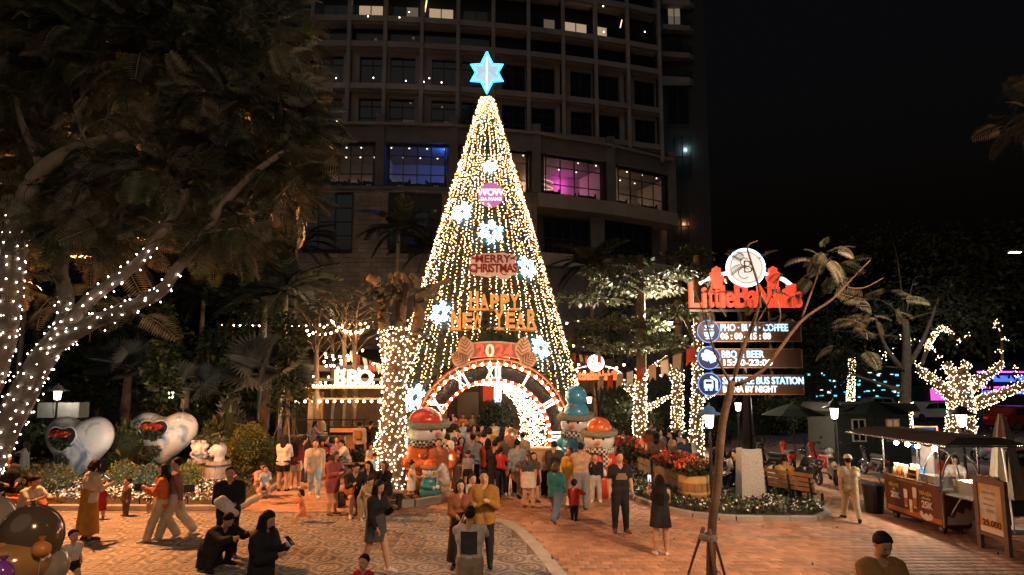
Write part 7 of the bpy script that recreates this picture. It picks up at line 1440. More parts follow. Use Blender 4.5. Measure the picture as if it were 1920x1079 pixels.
# balloon bunch
bc = at(70, 1010, 5.2); bal = thing('balloon_weight', 'weighted stand holding the balloon bunch', 'stand', (bc.x, 5.2, 0)); m = MB(); m.lathe([(.2, 0), (.2, .08), (.03, .1), (.02, bc.z-.35)], 12); obj('pole', m, chrome, bal)
for px, py, Y, r, mt, lab in ((58, 1005, 5.2, (.24, .2, .26), P('foil_smoke', (.22, .15, .09), rough=.12, metal=.55, var=.1, vs=3), 'shiny smoky brown balloon on top of the bunch'), (30, 1056, 5.1, (.25, .22, .2), P('foil_amber', (.5, .26, .08), rough=.15, metal=.2, coat=.6), 'amber balloon low in the bunch'), (92, 1062, 5.3, (.15, .15, .17), P('foil_pale', (.42, .34, .27), rough=.15, coat=.6, trans=.3), 'pale translucent balloon beside the amber one'), (78, 1030, 5.0, (.07, .06, .06), P('foil_orange', (.62, .24, .05), rough=.3), 'small orange balloon tied to the smoky brown one'), (-6, 985, 5.3, (.14, .14, .24), _M['foil_pale'], 'pale balloon at the back of the bunch'), (5, 1076, 4.9, (.08, .08, .1), P('foil_violet', (.25, .06, .35), rough=.15, coat=.6), 'violet balloon at the bottom of the bunch'), (14, 1030, 5.05, (.09, .09, .08), _M['foil_orange'], 'orange balloon tucked behind the amber one')):
    c = at(px, py, Y); t = thing('balloon', lab, 'balloon', c, random.random(), 'foil balloon bunch'); m = MB(); m.ball((0, 0, 0), r, 28, 20); obj('envelope', m, mt, t, smooth=True); m = MB(); m.tube([(r[0]*1.005*math.cos(a), 0, r[2]*1.005*math.sin(a)) for a in np.linspace(0, 2*PI, 33)], .006, 4); obj('seam', m, mt, t); m = MB(); m.lathe([(.03, r[2]+.04), (.008, r[2]-.005)], 8); obj('knot', m, mt, t)
    m = MB(); m.tube([Vector((0, 0, -r[2])), Vector((bc.x, 5.2, .3))-c], .003, 3); obj('string', m, prt_w, t)
# ------------------------------------------------------------------ people
BLK, WHT, CRM, GRY, DEN, RED, MAR, MUS, TEA, BEI, BRN, KHA, ORG, PNK, NVY, LBL, DGR, YEL, MAV = (.016, .016, .018), (.58, .55, .52), (.46, .39, .31), (.20, .20, .21), (.10, .14, .21), (.38, .03, .025), (.16, .03, .035), (.34, .17, .035), (.03, .17, .18), (.42, .29, .19), (.10, .06, .035), (.28, .22, .15), (.55, .15, .04), (.5, .25, .25), (.02, .03, .07), (.3, .42, .52), (.06, .06, .065), (.55, .33, .06), (.28, .2, .25)
SKIN = (.46, .265, .175); HAIR = (.012, .010, .009)
def cloth(c): return P('cloth_%02x%02x%02x' % tuple(int(255*min(1, x)) for x in c), c, rough=.85, var=.25, vs=7, bump=.9, bs=13, spec=.2)
skin_m = P('skin', SKIN, rough=.55, var=.08, vs=10, spec=.35); hair_m = P('hair_black', HAIR, rough=.65, var=.3, vs=30, bump=.4, bs=90, spec=.15); hair_br = P('hair_brown', (.06, .03, .018), rough=.45, var=.3, vs=30, bump=.4, bs=90)
POSE = {  # legs (hip flex, spread, knee) L R; arms (flex, spread, elbow, inward) L R; lean, head pitch, head yaw, seat height
 'stand': (((.03, .06, 0), (-.03, .06, .04)), ((.05, .13, .2, 0), (.0, .13, .15, 0)), 0, 0, 0, None), 'hands_front': (((.0, .07, 0), (.05, .07, .1)), ((.25, .08, 1.1, .5), (.25, .08, 1.2, .5)), 0, .05, 0, None), 'walk': (((.42, .02, .12), (-.30, .02, .35)), ((-.35, .12, .25, 0), (.35, .12, .35, 0)), .05, 0, 0, None), 'stride': (((.5, .03, .1), (-.38, .03, .5)), ((.2, .12, .7, .2), (.1, .12, .5, .1)), .05, .1, 0, None),
 'phone': (((.0, .05, 0), (.06, .06, .1)), ((.35, .08, 1.75, .35), (.3, .1, 1.5, .4)), .05, .45, 0, None), 'phone_walk': (((.35, .02, .1), (-.22, .02, .3)), ((.35, .08, 1.7, .35), (.1, .1, .5, .1)), .04, .35, 0, None), 'photo': (((.0, .08, 0), (.03, .08, .05)), ((1.15, .1, 1.2, .3), (1.1, .1, 1.25, .3)), .0, -.02, 0, None), 'photo_high': (((.0, .06, 0), (.03, .06, .05)), ((1.3, .15, 1.1, .2), (.6, .1, 1.2, .3)), 0, -.05, 0, None),
 'carry': (((.0, .07, 0), (.03, .07, .06)), ((.45, .15, 1.65, .5), (.35, .12, 1.5, .5)), -.04, .0, .2, None), 'carry_walk': (((.36, .03, .1), (-.25, .03, .3)), ((.45, .15, 1.65, .5), (.35, .12, 1.5, .5)), 0, .1, 0, None), 'held': (((1.0, .35, 1.0), (.9, .35, .9)), ((.5, .3, .9, .1), (.5, .3, .9, .1)), 0, 0, .3, .0), 'sit': (((1.45, .12, 1.4), (1.4, .12, 1.5)), ((.45, .1, 1.0, .4), (.4, .1, 1.0, .4)), .15, .15, 0, .45), 'sit_lean': (((1.3, .15, 1.2), (1.45, .1, 1.5)), ((.6, .12, .9, .4), (.55, .1, 1.2, .4)), .4, .3, .1, .45), 'sit_low': (((1.75, .12, 1.95), (1.4, .1, 1.4)), ((.7, .1, 1.3, .4), (.7, .1, 1.3, .4)), .35, .3, 0, .22),
 'arms_up': (((1.45, .12, 1.4), (1.4, .12, 1.5)), ((2.3, .55, 1.9, .3), (2.3, .55, 1.9, .3)), -.1, 0, 0, .45), 'squat': (((2.05, .2, 2.45), (1.95, .2, 2.4)), ((.9, .1, .6, .3), (.9, .1, .6, .2)), .65, .45, 0, None), 'kneel': (((1.6, .12, 1.65), (.15, .1, 1.75)), ((.9, .1, .7, .2), (.8, .1, .9, .3)), .25, .2, 0, None), 'run': (((.75, .03, .4), (-.45, .03, .9)), ((-.6, .12, 1.0, 0), (.6, .12, 1.1, .1)), .15, 0, 0, None), 'reach': (((.05, .05, 0), (-.1, .05, .1)), ((.15, .1, .3, 0), (1.1, .25, .2, 0)), .05, .1, 0, None), 'peace': (((0, .1, 0), (0, .1, 0)), ((.1, .1, .3, 0), (.5, .12, 2.0, .25)), 0, 0, 0, None), 'bent': (((.35, .05, .15), (.1, .05, .1)), ((.5, .1, .6, .2), (.5, .1, .6, .2)), .55, .3, 0, None), 'counter': (((.0, .05, 0), (.05, .05, .05)), ((.6, .1, .9, .2), (.6, .1, .9, .2)), .15, .3, 0, None)}
_PC = {}
def body(H, pose, sex, kid, top, bot, hairs, vox, fing):
    key = (round(H, 2), pose, sex, kid, top, bot, hairs, vox, fing)
    if key in _PC: return _PC[key]
    legs, arms, lean, hp_, hy_, seat = POSE[pose]; f = Field(vox); g = lambda *p: np.array(p)*H; r = lambda q: q*H
    lg = 1-.16*kid; th, sh = .245*lg, .235*lg; hs = 1+.55*kid; fat = 1.07+.06*kid
    J = {}; drop = max(th*math.cos(a)*math.cos(s)+sh*math.cos(a-k) for a, s, k in legs)
    ph = (drop+.052) if seat is None else (seat/H+.05 if seat > 0 else .30)
    sd = np.array((0, -math.sin(lean), math.cos(lean))); fw = np.array((0, -math.cos(lean), -math.sin(lean))); Pv = np.array((0, 0, ph)); T = .30*(1+.04*kid)
    fem = sex == 'f'; sw = (.098 if fem else .112)*fat; tb = {'tee': .006, 'long': .008, 'jacket': .016, 'coat': .018, 'dress': .006, 'vest': .004}[top]*(1 if H > 1.2 else 1.2)
    rw, rc, rh = ((.050, .056, .060) if fem else (.056, .062, .056)); rw, rc, rh = rw*fat+tb, rc*fat+tb, rh*fat+tb*.7
    tm = 1
    for s in (-1, 1):
        x = np.array((s, 0, 0)); hp = Pv+sd*.015+x*.045*fat; wa = Pv+sd*.11+x*.036*fat; ch = Pv+sd*.21+x*.052*fat; sh_ = Pv+sd*(T-.025)+x*(sw-.045)
        f.cone(g(*hp), g(*wa), r(rh), r(rw), tm if top in ('jacket', 'coat', 'dress', 'long', 'tee', 'vest') else tm, .03*H).cone(g(*wa), g(*ch), r(rw), r(rc), tm, .03*H).cone(g(*ch), g(*sh_), r(rc), r(.042*fat+tb), tm, .03*H)
    if top in ('jacket', 'long'): q = Pv-np.array((0, 0, .035)); [f.cone(g(*(Pv+sd*.05+np.array((s*.042*fat, 0, 0)))), g(*(q+np.array((s*.046*fat, 0, 0)))), r(rh), r(rh+.004), 1, .02*H) for s in (-1, 1)]
    if fem and not kid: [f.ell(g(*(Pv+sd*.205+np.array((s*.045, 0, 0))+fw*.048)), (r(.036),)*3, 1, .03*H) for s in (-1, 1)]
    nk = Pv+sd*T; f.cone(g(*(nk-sd*.02)), g(*(nk+sd*.05)), r(.031*fat), r(.029*fat), 0, .015*H)
    hd = np.array((0, -math.sin(lean*.5+hp_*.6), math.cos(lean*.5+hp_*.6))); hc = nk+hd*(.058+.052*hs); cy_, sy_ = math.cos(hy_), math.sin(hy_); pa = lean*.4+hp_
    Rz = np.array(((cy_, -sy_, 0), (sy_, cy_, 0), (0, 0, 1))); Rx = np.array(((1, 0, 0), (0, math.cos(pa), -math.sin(pa)), (0, math.sin(pa), math.cos(pa)))); HR = Rz @ Rx
    hl = lambda x, y, z: hc+HR @ (np.array((x, y, z))*hs)
    f.ell(g(*hl(0, .004, .008)), (r(.046*hs), r(.057*hs), r(.062*hs)), 0, .012*H, HR).ell(g(*hl(0, -.020, -.030)), (r(.035*hs), r(.036*hs), r(.036*hs)), 0, .015*H, HR)
    f.cone(g(*hl(0, -.052, .004)), g(*hl(0, -.063, -.014)), r(.006*hs), r(.010*hs), 0, .006*H)
    for s in (-1, 1): f.ell(g(*hl(s*.047, .006, -.002)), (r(.007*hs), r(.012*hs), r(.018*hs)), 0, .004*H, HR)
    for s, (fl, ab, el, inw) in zip((1, -1), arms):
        A_ = Pv+sd*(T-.032)+np.array((s*sw, 0, 0)); up = np.array((s*math.sin(ab), -math.sin(fl+lean*.5), -math.cos(fl+lean*.5))); up /= np.linalg.norm(up); B_ = A_+up*.165*(1-.08*kid); fa = fl+el+lean*.5; fo = np.array((-s*math.sin(inw)+s*math.sin(ab)*.4, -math.sin(fa)*math.cos(inw), -math.cos(fa)*math.cos(inw))); fo /= np.linalg.norm(fo); C_ = B_+fo*.135*(1-.08*kid)
        ar = .027*fat; ta = tb*.8
        if top in ('long', 'jacket', 'coat'): f.cone(g(*A_), g(*B_), r(ar+.008+ta), r(ar-.001+ta), 1, .02*H).cone(g(*B_), g(*(C_-fo*.012)), r(ar-.001+ta), r(.020*fat+ta), 1, .012*H)
        elif top == 'tee': M_ = A_+up*.10; f.cone(g(*A_), g(*M_), r(ar+.010), r(ar+.008), 1, .02*H).cone(g(*M_), g(*B_), r(ar), r(ar-.004), 0, .006*H).cone(g(*B_), g(*C_), r(ar-.003), r(.017*fat), 0, .01*H)
        else: f.cone(g(*A_), g(*B_), r(ar+.003), r(ar-.004), 0, .012*H).cone(g(*B_), g(*C_), r(ar-.003), r(.017*fat), 0, .01*H)
        pm = C_+fo*.035; J['hand%d' % s] = g(*(C_+fo*.06)); side = np.cross(fo, np.array((s, .2, 0))); side /= np.linalg.norm(side)+1e-9; nrm = np.cross(fo, side)
        f.cone(g(*C_), g(*(pm+fo*.012)), r(.016*fat), r(.019*fat), 0, .008*H, (nrm, .62))
        for q in range(4):
            b0 = pm+fo*.022+side*(q-1.5)*.0105; L_ = (.034, .040, .037, .028)[q]; bend = nrm*(.010*s); k0 = b0+fo*L_*.55+bend*.3; f.cone(g(*b0), g(*k0), r(.0066*fing), r(.006*fing), 0, .003*H).cone(g(*k0), g(*(k0+fo*L_*.45+bend)), r(.006*fing), r(.0052*fing), 0, .003*H)
        b0 = pm+side*.016-fo*.012; f.cone(g(*b0), g(*(b0+side*.018+fo*.022+nrm*.006*s)), r(.0078*fing), r(.0062*fing), 0, .004*H)
    for s, (fl, ab, kn) in zip((1, -1), legs):
        A_ = Pv+np.array((s*.047*fat, 0, -.005)); d1 = np.array((s*math.sin(ab), -math.sin(fl), -math.cos(fl))); d1 /= np.linalg.norm(d1); K_ = A_+d1*th; d2 = np.array((s*math.sin(ab)*.3, -math.sin(fl-kn), -math.cos(fl-kn))); d2 /= np.linalg.norm(d2); N_ = K_+d2*sh
        e = {'trousers': .008, 'wide': .016, 'shorts': .012, 'skirt': 0, 'longskirt': 0, 'none': 0}[bot]; r1, r2, r3, r4 = .056*fat, .038*fat, .036*fat, .022*fat
        if bot in ('trousers', 'wide'): f.cone(g(*A_), g(*K_), r(r1+e), r(r2+e), 2, .03*H).cone(g(*K_), g(*(N_+d2*-.012)), r(r2+e), r(r4+e+(.012 if bot == 'wide' else .003)), 2, .015*H); f.cone(g(*(N_-d2*.03)), g(*N_), r(r4), r(r4), 0, .003*H)
        elif bot == 'shorts': M_ = A_+d1*th*.52; f.cone(g(*A_), g(*M_), r(r1+e), r(.052*fat+e), 2, .03*H).cone(g(*M_), g(*K_), r(.047*fat), r(r2), 0, .004*H).cone(g(*K_), g(*(K_+d2*sh*.35)), r(r2-.002), r(r3+.002), 0, .01*H).cone(g(*(K_+d2*sh*.35)), g(*N_), r(r3+.002), r(r4), 0, .01*H)
        else: f.cone(g(*A_), g(*K_), r(r1), r(r2), 2 if seat is not None else 0, .02*H).cone(g(*K_), g(*(K_+d2*sh*.35)), r(r2-.002), r(r3+.002), 0, .01*H).cone(g(*(K_+d2*sh*.35)), g(*N_), r(r3+.002), r(r4), 0, .01*H)
        fd = np.array((s*.25, -1.0, 0)); 
        if fl-kn < -.5: fd = np.array((s*.15, -.75, -.65*min(1, -(fl-kn)))); 
        fd /= np.linalg.norm(fd); lo_ = N_+np.array((0, 0, -.022)) if fl-kn > -.9 else N_; f.cone(g(*(lo_-fd*.022)), g(*(lo_+fd*.055)), r(.025), r(.024), 3, .01*H).cone(g(*(lo_+fd*.05+np.array((0, 0, -.004)))), g(*(lo_+fd*.098+np.array((0, 0, -.008)))), r(.023), r(.018), 3, .01*H)
    if seat is None and (bot in ('skirt', 'longskirt') or top in ('coat', 'dress')):
        hem = {'skirt': .17, 'longskirt': .44, 'none': .2}.get(bot, .2); m2 = 2 if bot in ('skirt', 'longskirt') else 1
        if top == 'coat': hem = .34; m2 = 1
        hem = min(hem, ph-.03); z1 = ph-hem; q = (np.array((0, 0, z1))*H, np.array((0, 0, -1.0))); wd = (.086+.05*hem)*fat
        for s in (-1, 1): f.cone(g(s*.035, 0, ph+.06), g(s*.045, 0, z1-.04), r(.060*fat+.012), r(wd), m2, .02*H, None, [q])
    V, F, I_ = f.build(pad=.05*max(1, H))
    # hair
    h = Field(min(vox, .015)); mi = 0; n1 = HR @ np.array((0, -.80, -.60)); c1 = hl(0, -.020, .022); cut = [(np.array(c1)*H, n1)]
    h.ell(g(*hl(0, .010, .018)), (r(.053*hs), r(.062*hs), r(.062*hs)), 0, .01*H, HR, cut)
    if hairs in ('long', 'bob', 'verylong'):
        Lh = {'long': .20, 'bob': .085, 'verylong': .30}[hairs]; bk = HR @ np.array((0, 1.0, 0)); dn = np.array((0, 0, -1.0))*.9-sd*.35+bk*.10; dn /= np.linalg.norm(dn)
        for s in (-.032, 0, .032): p0 = hl(s, .036, .0); h.cone(g(*p0), g(*(p0+dn*Lh*.5+bk*.012)), r(.030*hs), r(.032), 0, .02*H).cone(g(*(p0+dn*Lh*.5+bk*.012)), g(*(p0+dn*Lh)), r(.030), r(.014), 0, .02*H)
        for s in (-1, 1): p0 = hl(s*.044, .004, .02); h.cone(g(*p0), g(*(p0+np.array((s*.01, -.012, -min(.13, Lh))))), r(.017*hs), r(.014), 0, .01*H)
    elif hairs == 'pony': p0 = hl(0, .062, .012); h.ell(g(*p0), (r(.02*hs),)*3, 0, .01*H).cone(g(*p0), g(*(p0+np.array((0, .03, -.17)))), r(.022), r(.010), 0, .01*H)
    elif hairs == 'bun': h.ell(g(*hl(0, .03, .075)), (r(.026*hs),)*3, 0, .008*H)
    HV, HF, _ = h.build(pad=.05*max(1, H))
    face = [g(*hl(s*.018, -.0505, .008)) for s in (-1, 1)]+[g(*hl(0, -.0555, -.031))]
    me = np_mesh('body', V, F, [skin_m]*4, I_); hm = np_mesh('hair', HV, HF, [hair_m]); J['face'] = face; J['chest'] = g(*(Pv+sd*.19)); J['back'] = g(*(Pv+sd*.17-fw*(rc+.0))); J['fwd'] = fw; J['hs'] = hs; J['rc'] = rc*H
    _PC[key] = (me, hm, J); return _PC[key]
def Yhead(py, H): u, f, w = ray(960, py); return (H-CAMH)/(w/f)
eye_me = MB().ball((0, 0, 0), (.0125, .004, .006), 8, 6).mesh('eye', P('eye_dark', (.01, .008, .007), rough=.2, var=0)); mouth_me = MB().ball((0, 0, 0), (.022, .004, .006), 8, 6).mesh('mouth', P('lip', (.25, .07, .055), rough=.4, var=0))
def person(lab, px, feet=None, head=None, pose='stand', rz=0, sex='m', hair='short', top=('long', BLK), bot=('trousers', BLK), shoes=BLK, H=None, Y=None, z0=0.0, grp=None, hat=None, extra='', hc=None):
    if Y is None: Y = gnd(px, feet).y if feet else Yhead(head, H)
    b = at(px, (feet or (head+60)), Y); b.z = z0
    if H is None: H = max(.8, min(1.86, zat(head, Y)-z0))
    kid = 0.0 if H > 1.42 else min(1.0, (1.46-H)/.55); kid = round(kid*4)/4; H = round(H/.03)*.03
    vox = .0145 if Y < 13.5 else (.0175 if Y < 18 else .023)
    if H < 1.2: vox *= .85
    me, hm, J = body(H, pose, sex, kid, top[0], bot[0], hair, vox, 1.0 if Y < 18 else 1.15)
    t = thing('person', lab, 'person', b, math.radians(rz), grp); o = link('body', me, t)
    for i, m_ in enumerate((skin_m, cloth(top[1]), cloth(bot[1]), cloth(shoes))): o.material_slots[i].link = 'OBJECT'; o.material_slots[i].material = m_
    hr = link('hair', hm, t)
    if hc: hr.material_slots[0].link = 'OBJECT'; hr.material_slots[0].material = hc
    if Y < 24 and abs(((rz+180) % 360)-180) < 115:
        k = J['hs']*H/1.65
        for q in J['face'][:2]: link('eye', eye_me, t, q, None, k)
        link('mouth', mouth_me, t, J['face'][2], None, k)
    R = Matrix.Rotation(math.radians(rz), 3, 'Z')
    if 'phone' in extra:
        p = b+R @ Vector(J['hand1' if 'phone' in extra else 'hand-1']); ph = thing('phone', 'phone held by the '+lab[:60].replace('person', 'one'), 'phone', p, math.radians(rz)); m = MB(); m.box((0, -.01, .03), (.075, .010, .15)); q = obj('case', m, coal, ph); m = MB(); m.box((0, .0-.0035+.0, .03), (.066, .004, .135)); m.v = [(x, y+.0015, z) for x, y, z in m.v]; obj('screen', m, E('phone_screen', (.6, .75, 1), .9), ph)
        if pose.startswith('phone'): ph.rotation_euler = (-.8, 0, math.radians(rz))
    if 'pack' in extra:
        p = b+R @ Vector(J['back']); bp = thing('backpack', 'backpack worn by the '+lab[:58].replace('person', 'one'), 'backpack', p, math.radians(rz)); f = Field(.02); f.cone((-.07, .05, -.14), (-.07, .05, .12), .085, .075, 0, .03).cone((.07, .05, -.14), (.07, .05, .12), .085, .075, 0, .03).ell((0, .12, -.08), (.11, .06, .10), 0, .02); V, F, _ = f.build(); link('bag', np_mesh('bag', V, F, [cloth(MUS if 'tan' in extra else BLK)]), bp)
        for s in (-1, 1): m = MB(); m.tube([(s*.09, .02, .16), (s*.10, -.08, .2), (s*.11, -.2, .1), (s*.12, -.14, -.1), (s*.1, .0, -.15)], .012, 5); obj('strap', m, cloth(BLK), bp)
    if hat: m = MB(); c = Vector(J['face'][0]+J['face'][1])/2; m.ball((c.x, c.y+.05*H, c.z+.045*H), (.058*H*J['hs'], .066*H*J['hs'], .05*H*J['hs']), 14, 10); m.lathe([(.058*H*J['hs'], 0), (.070*H*J['hs'], -.006), (.05*H, -.004)], 16, (c.x, c.y+.04*H, c.z+.032*H)); obj('hat', m, cloth(hat), t, smooth=True)
    if 'print' in extra:
        s = 1 if 'back' in extra else -1; c = Vector(J['chest']); y = s*(J['rc']+.022); m = MB(); w_, h_ = (.23, .30) if s > 0 else (.26, .14); n = 8; vs = []
        for i in range(n+1):
            x = -w_/2+w_*i/n; yy = y-s*(x/.2)**2*.045
            for z in (-h_/2, h_/2): vs += [(x, yy, c.z+z-.02), (x, yy-s*.006, c.z+z-.02)]
        m.add(vs, [q for i in range(n) for q in ((4*i, 4*i+2, 4*i+6, 4*i+4), (4*i+1, 4*i+5, 4*i+7, 4*i+3))]); pr = obj('shirt_print', m, cloth((.045, .045, .05) if s > 0 else (.22, .14, .08)), t)
    return t
CR = 'crowd under the arch'
P_ = person
# people on the tiled plaza
P_('woman in a cream sweater and long mustard skirt reading her phone', 162, 1014, 863, 'phone', 150, 'f', 'bob', ('long', CRM), ('longskirt', MUS), BRN, extra='phone')
P_('small child in a dark red dress beside the woman in the mustard skirt', 187, 975, 905, 'stand', 40, 'f', 'bob', ('dress', RED), ('none', RED), WHT)
P_('toddler in a brown hooded suit standing by the kerb', 235, 969, 896, 'stand', -35, 'm', 'short', ('jacket', BRN), ('wide', BRN), BRN)
P_('woman in an orange and cream outfit striding past the bed', 300, 1014, 868, 'carry_walk', -70, 'f', 'long', ('long', ORG), ('wide', CRM), WHT)
P_('child in a red striped top carried past the flower bed', 292, 990, 905, 'held', -40, 'm', 'short', ('long', RED), ('shorts', GRY), WHT, H=.86, Y=13.0, z0=.55)
P_('man in cream trousers and brown top walking behind the striding woman', 326, 1008, 855, 'walk', -60, 'm', 'short', ('long', (.22, .12, .1)), ('wide', CRM), WHT)
P_('man with glasses in an open black jacket holding a folded white coat', 424, 1047, 878, 'hands_front', 25, 'm', 'short', ('jacket', BLK), ('trousers', BLK), BRN)
P_('man in a black coat crouching over the tiles', 392, None, 1013, 'squat', 65, 'm', 'short', ('coat', BLK), ('trousers', BLK), BLK, H=1.74, Y=10.9)
P_('long-haired woman in a long black coat holding a phone', 492, None, 958, 'phone', 75, 'f', 'long', ('coat', BLK), ('longskirt', BLK), BLK, H=1.60, extra='phone')
P_('small boy in a white vest and black shorts running by the balloons', 132, None, 984, 'run', 60, 'm', 'short', ('tee', WHT), ('shorts', BLK), WHT, H=1.0)
P_('little girl in an orange dress running across the tiles', 566, 980, 915, 'run', -60, 'f', 'bob', ('dress', ORG), ('none', ORG), ORG)
P_('woman in a black top and grey denim skirt walking past the seated group', 703, 1072, 899, 'phone_walk', 60, 'f', 'verylong', ('long', BLK), ('skirt', DGR), WHT)
P_('toddler boy in a red shirt before the woman in the denim skirt', 681, None, 1042, 'stand', -10, 'm', 'short', ('tee', RED), ('shorts', GRY), WHT, H=.93)
P_('man in a black jacket standing against the leaning tree', 8, None, 852, 'hands_front', 60, 'm', 'short', ('jacket', BLK), ('trousers', BLK), BLK, H=1.70)
P_('person in a pale shirt sitting behind the balloons', 42, 985, 905, 'sit_lean', 80, 'm', 'short', ('tee', (.4, .36, .32)), ('trousers', BLK), BLK, H=1.66, Y=13.2)
P_('person in an orange top sitting beside the pale shirt', 74, 978, 900, 'sit_lean', -60, 'f', 'bob', ('long', ORG), ('trousers', BLK), BLK, H=1.6, Y=13.6)
P_('woman in a short white dress standing behind the leaning tree', 42, 912, 828, 'photo_high', -70, 'f', 'long', ('dress', WHT), ('none', WHT), WHT, hc=hair_br)
# the garden path and bench
P_('woman in a pink top sitting on the kerb with a wrapped baby', 486, 933, 868, 'sit_low', 40, 'f', 'pony', ('tee', PNK), ('shorts', BRN), WHT, H=1.58)
P_('baby in a pale blue wrap on the lap of the kerb-sitting woman', 496, 925, 875, 'held', 20, 'm', 'short', ('long', LBL), ('shorts', LBL), WHT, H=.80, Y=16.4, z0=.34)
P_('long-haired woman in a white sweater and black shorts seen from behind', 529, 922, 818, 'phone', 178, 'f', 'verylong', ('long', WHT), ('shorts', BLK), BLK); P_('long-haired woman in a maroon top and white shorts seen from behind', 553, 917, 822, 'stand', 190, 'f', 'verylong', ('long', MAR), ('shorts', WHT), WHT); P_('person in dark clothes half hidden beyond the white shorts', 570, 905, 818, 'stand', 150, 'm', 'short', ('long', BLK), ('trousers', DGR), BLK)
P_('man in a cream jacket and pale jeans walking along the path', 588, 932, 822, 'walk', 20, 'm', 'short', ('jacket', CRM), ('trousers', LBL), WHT); P_('woman in a dusty red jacket looking at her phone', 622, 966, 848, 'phone', 62, 'f', 'long', ('jacket', (.26, .07, .07)), ('shorts', (.26, .07, .07)), BRN, extra='phone', hc=hair_br)
P_('man in black bending over a red bag on the bench', 660, 965, 876, 'sit_lean', 30, 'm', 'short', ('long', BLK), ('shorts', BLK), WHT, H=1.70); P_('smiling woman in black on the bench', 692, 960, 884, 'sit', -15, 'f', 'long', ('long', BLK), ('trousers', KHA), WHT, H=1.6); P_('child in khaki clothes bending beside the bench', 678, 976, 910, 'bent', 60, 'm', 'short', ('tee', KHA), ('wide', KHA), WHT, H=1.1); P_('woman in black sitting at the end of the bench', 722, 958, 884, 'sit', -25, 'f', 'bob', ('long', BLK), ('trousers', BLK), BLK, H=1.6, hc=hair_br)
P_('person in a red jacket resting on the far bench', 600, 888, 828, 'sit_lean', 30, 'f', 'bob', ('jacket', MAR), ('trousers', BLK), BLK, H=1.6); P_('person in a mauve top resting with both hands on the head', 629, 888, 826, 'arms_up', 10, 'm', 'short', ('long', MAV), ('trousers', DGR), BLK, H=1.65); P_('woman in a white sweater resting on the far bench', 652, 890, 828, 'sit_lean', -60, 'f', 'pony', ('long', WHT), ('trousers', DEN), BLK, H=1.6); P_('child in a white shirt behind the grey round bush', 690, 890, 842, 'sit', 60, 'f', 'bob', ('tee', WHT), ('shorts', WHT), WHT, H=1.1); P_('person in a pale blue jacket behind the bench', 688, 925, 866, 'sit_lean', 100, 'm', 'short', ('jacket', LBL), ('trousers', GRY), BLK, H=1.5)
P_('woman in mauve ordering at the grill counter', 584, 862, 790, 'counter', 120, 'f', 'long', ('long', MAV), ('trousers', MAV), BLK); P_('cook in white behind the grill counter', 606, 845, 780, 'counter', -60, 'm', 'short', ('tee', WHT), ('trousers', BLK), BLK); P_('cook with a cap by the pavilion wall', 640, 830, 764, 'counter', 10, 'm', 'short', ('tee', WHT), ('trousers', BLK), BLK, hat=WHT); P_('second cook with a white hat by the pavilion wall', 657, 830, 766, 'counter', 30, 'f', 'short', ('tee', WHT), ('trousers', BLK), BLK, hat=WHT)
P_('person in a pale jacket with a mustard backpack facing the grill', 673, 868, 792, 'stand', 175, 'm', 'short', ('jacket', CRM), ('trousers', BLK), BLK, extra='pack tan'); P_('person in a long black jacket beside the mustard backpack', 694, 866, 790, 'stand', 160, 'm', 'short', ('jacket', BLK), ('trousers', BLK), BLK); P_('woman in a black dress with bare legs near the pavilion post', 711, 860, 788, 'phone', 120, 'f', 'long', ('dress', BLK), ('none', BLK), BRN)
# family in front of the arch
P_('woman with glasses in a brick vest and black skirt posing with her family', 862, 1066, 903, 'hands_front', 8, 'f', 'long', ('long', (.20, .07, .04)), ('longskirt', BLK), BLK, extra='pack'); P_('man in a mustard jacket holding a toddler for a photograph', 906, 1064, 886, 'carry', -5, 'm', 'short', ('jacket', (.27, .14, .03)), ('trousers', BLK), BLK); P_('toddler in a pale grey top held by the man in mustard', 886, 1000, 893, 'held', 5, 'm', 'short', ('long', (.36, .34, .34)), ('shorts', CRM), BRN, H=.86, Y=11.7, z0=.78); P_('photographer in a white shirt with a dark printed panel on the back', 881, None, 951, 'photo', 178, 'm', 'short', ('tee', (.5, .46, .42)), ('wide', KHA), WHT, H=1.56, extra='print back')
P_('kneeling man in a white shirt beside the orange snowman', 836, 935, 868, 'kneel', -80, 'm', 'short', ('tee', WHT), ('shorts', CRM), BRN, H=1.7); P_('small child in white between the kneeling man and the snowman', 817, 928, 868, 'stand', 90, 'f', 'bob', ('dress', WHT), ('none', WHT), WHT); P_('little girl in a white dress touching the small snowman', 771, 918, 866, 'reach', 70, 'f', 'bun', ('dress', WHT), ('none', WHT), WHT, Y=16.9); P_('woman in a brown top photographing with a raised phone', 858, 922, 843, 'photo', 5, 'f', 'bun', ('long', (.16, .09, .07)), ('longskirt', BEI), BRN, extra='phone'); P_('child in a patterned grey top and cap beside the woman photographing', 877, 915, 848, 'stand', 0, 'm', 'short', ('tee', GRY), ('shorts', BLK), BLK, hat=NVY, H=1.05, Y=17.6, z0=.25)
P_('man in a grey sweater seen from behind entering the arch', 886, 922, 816, 'stand', 182, 'm', 'short', ('long', GRY), ('trousers', BLK), BLK); P_('dark-haired woman beside the man in the grey sweater', 898, 915, 828, 'stand', 175, 'f', 'bob', ('long', PNK), ('skirt', PNK), BLK)
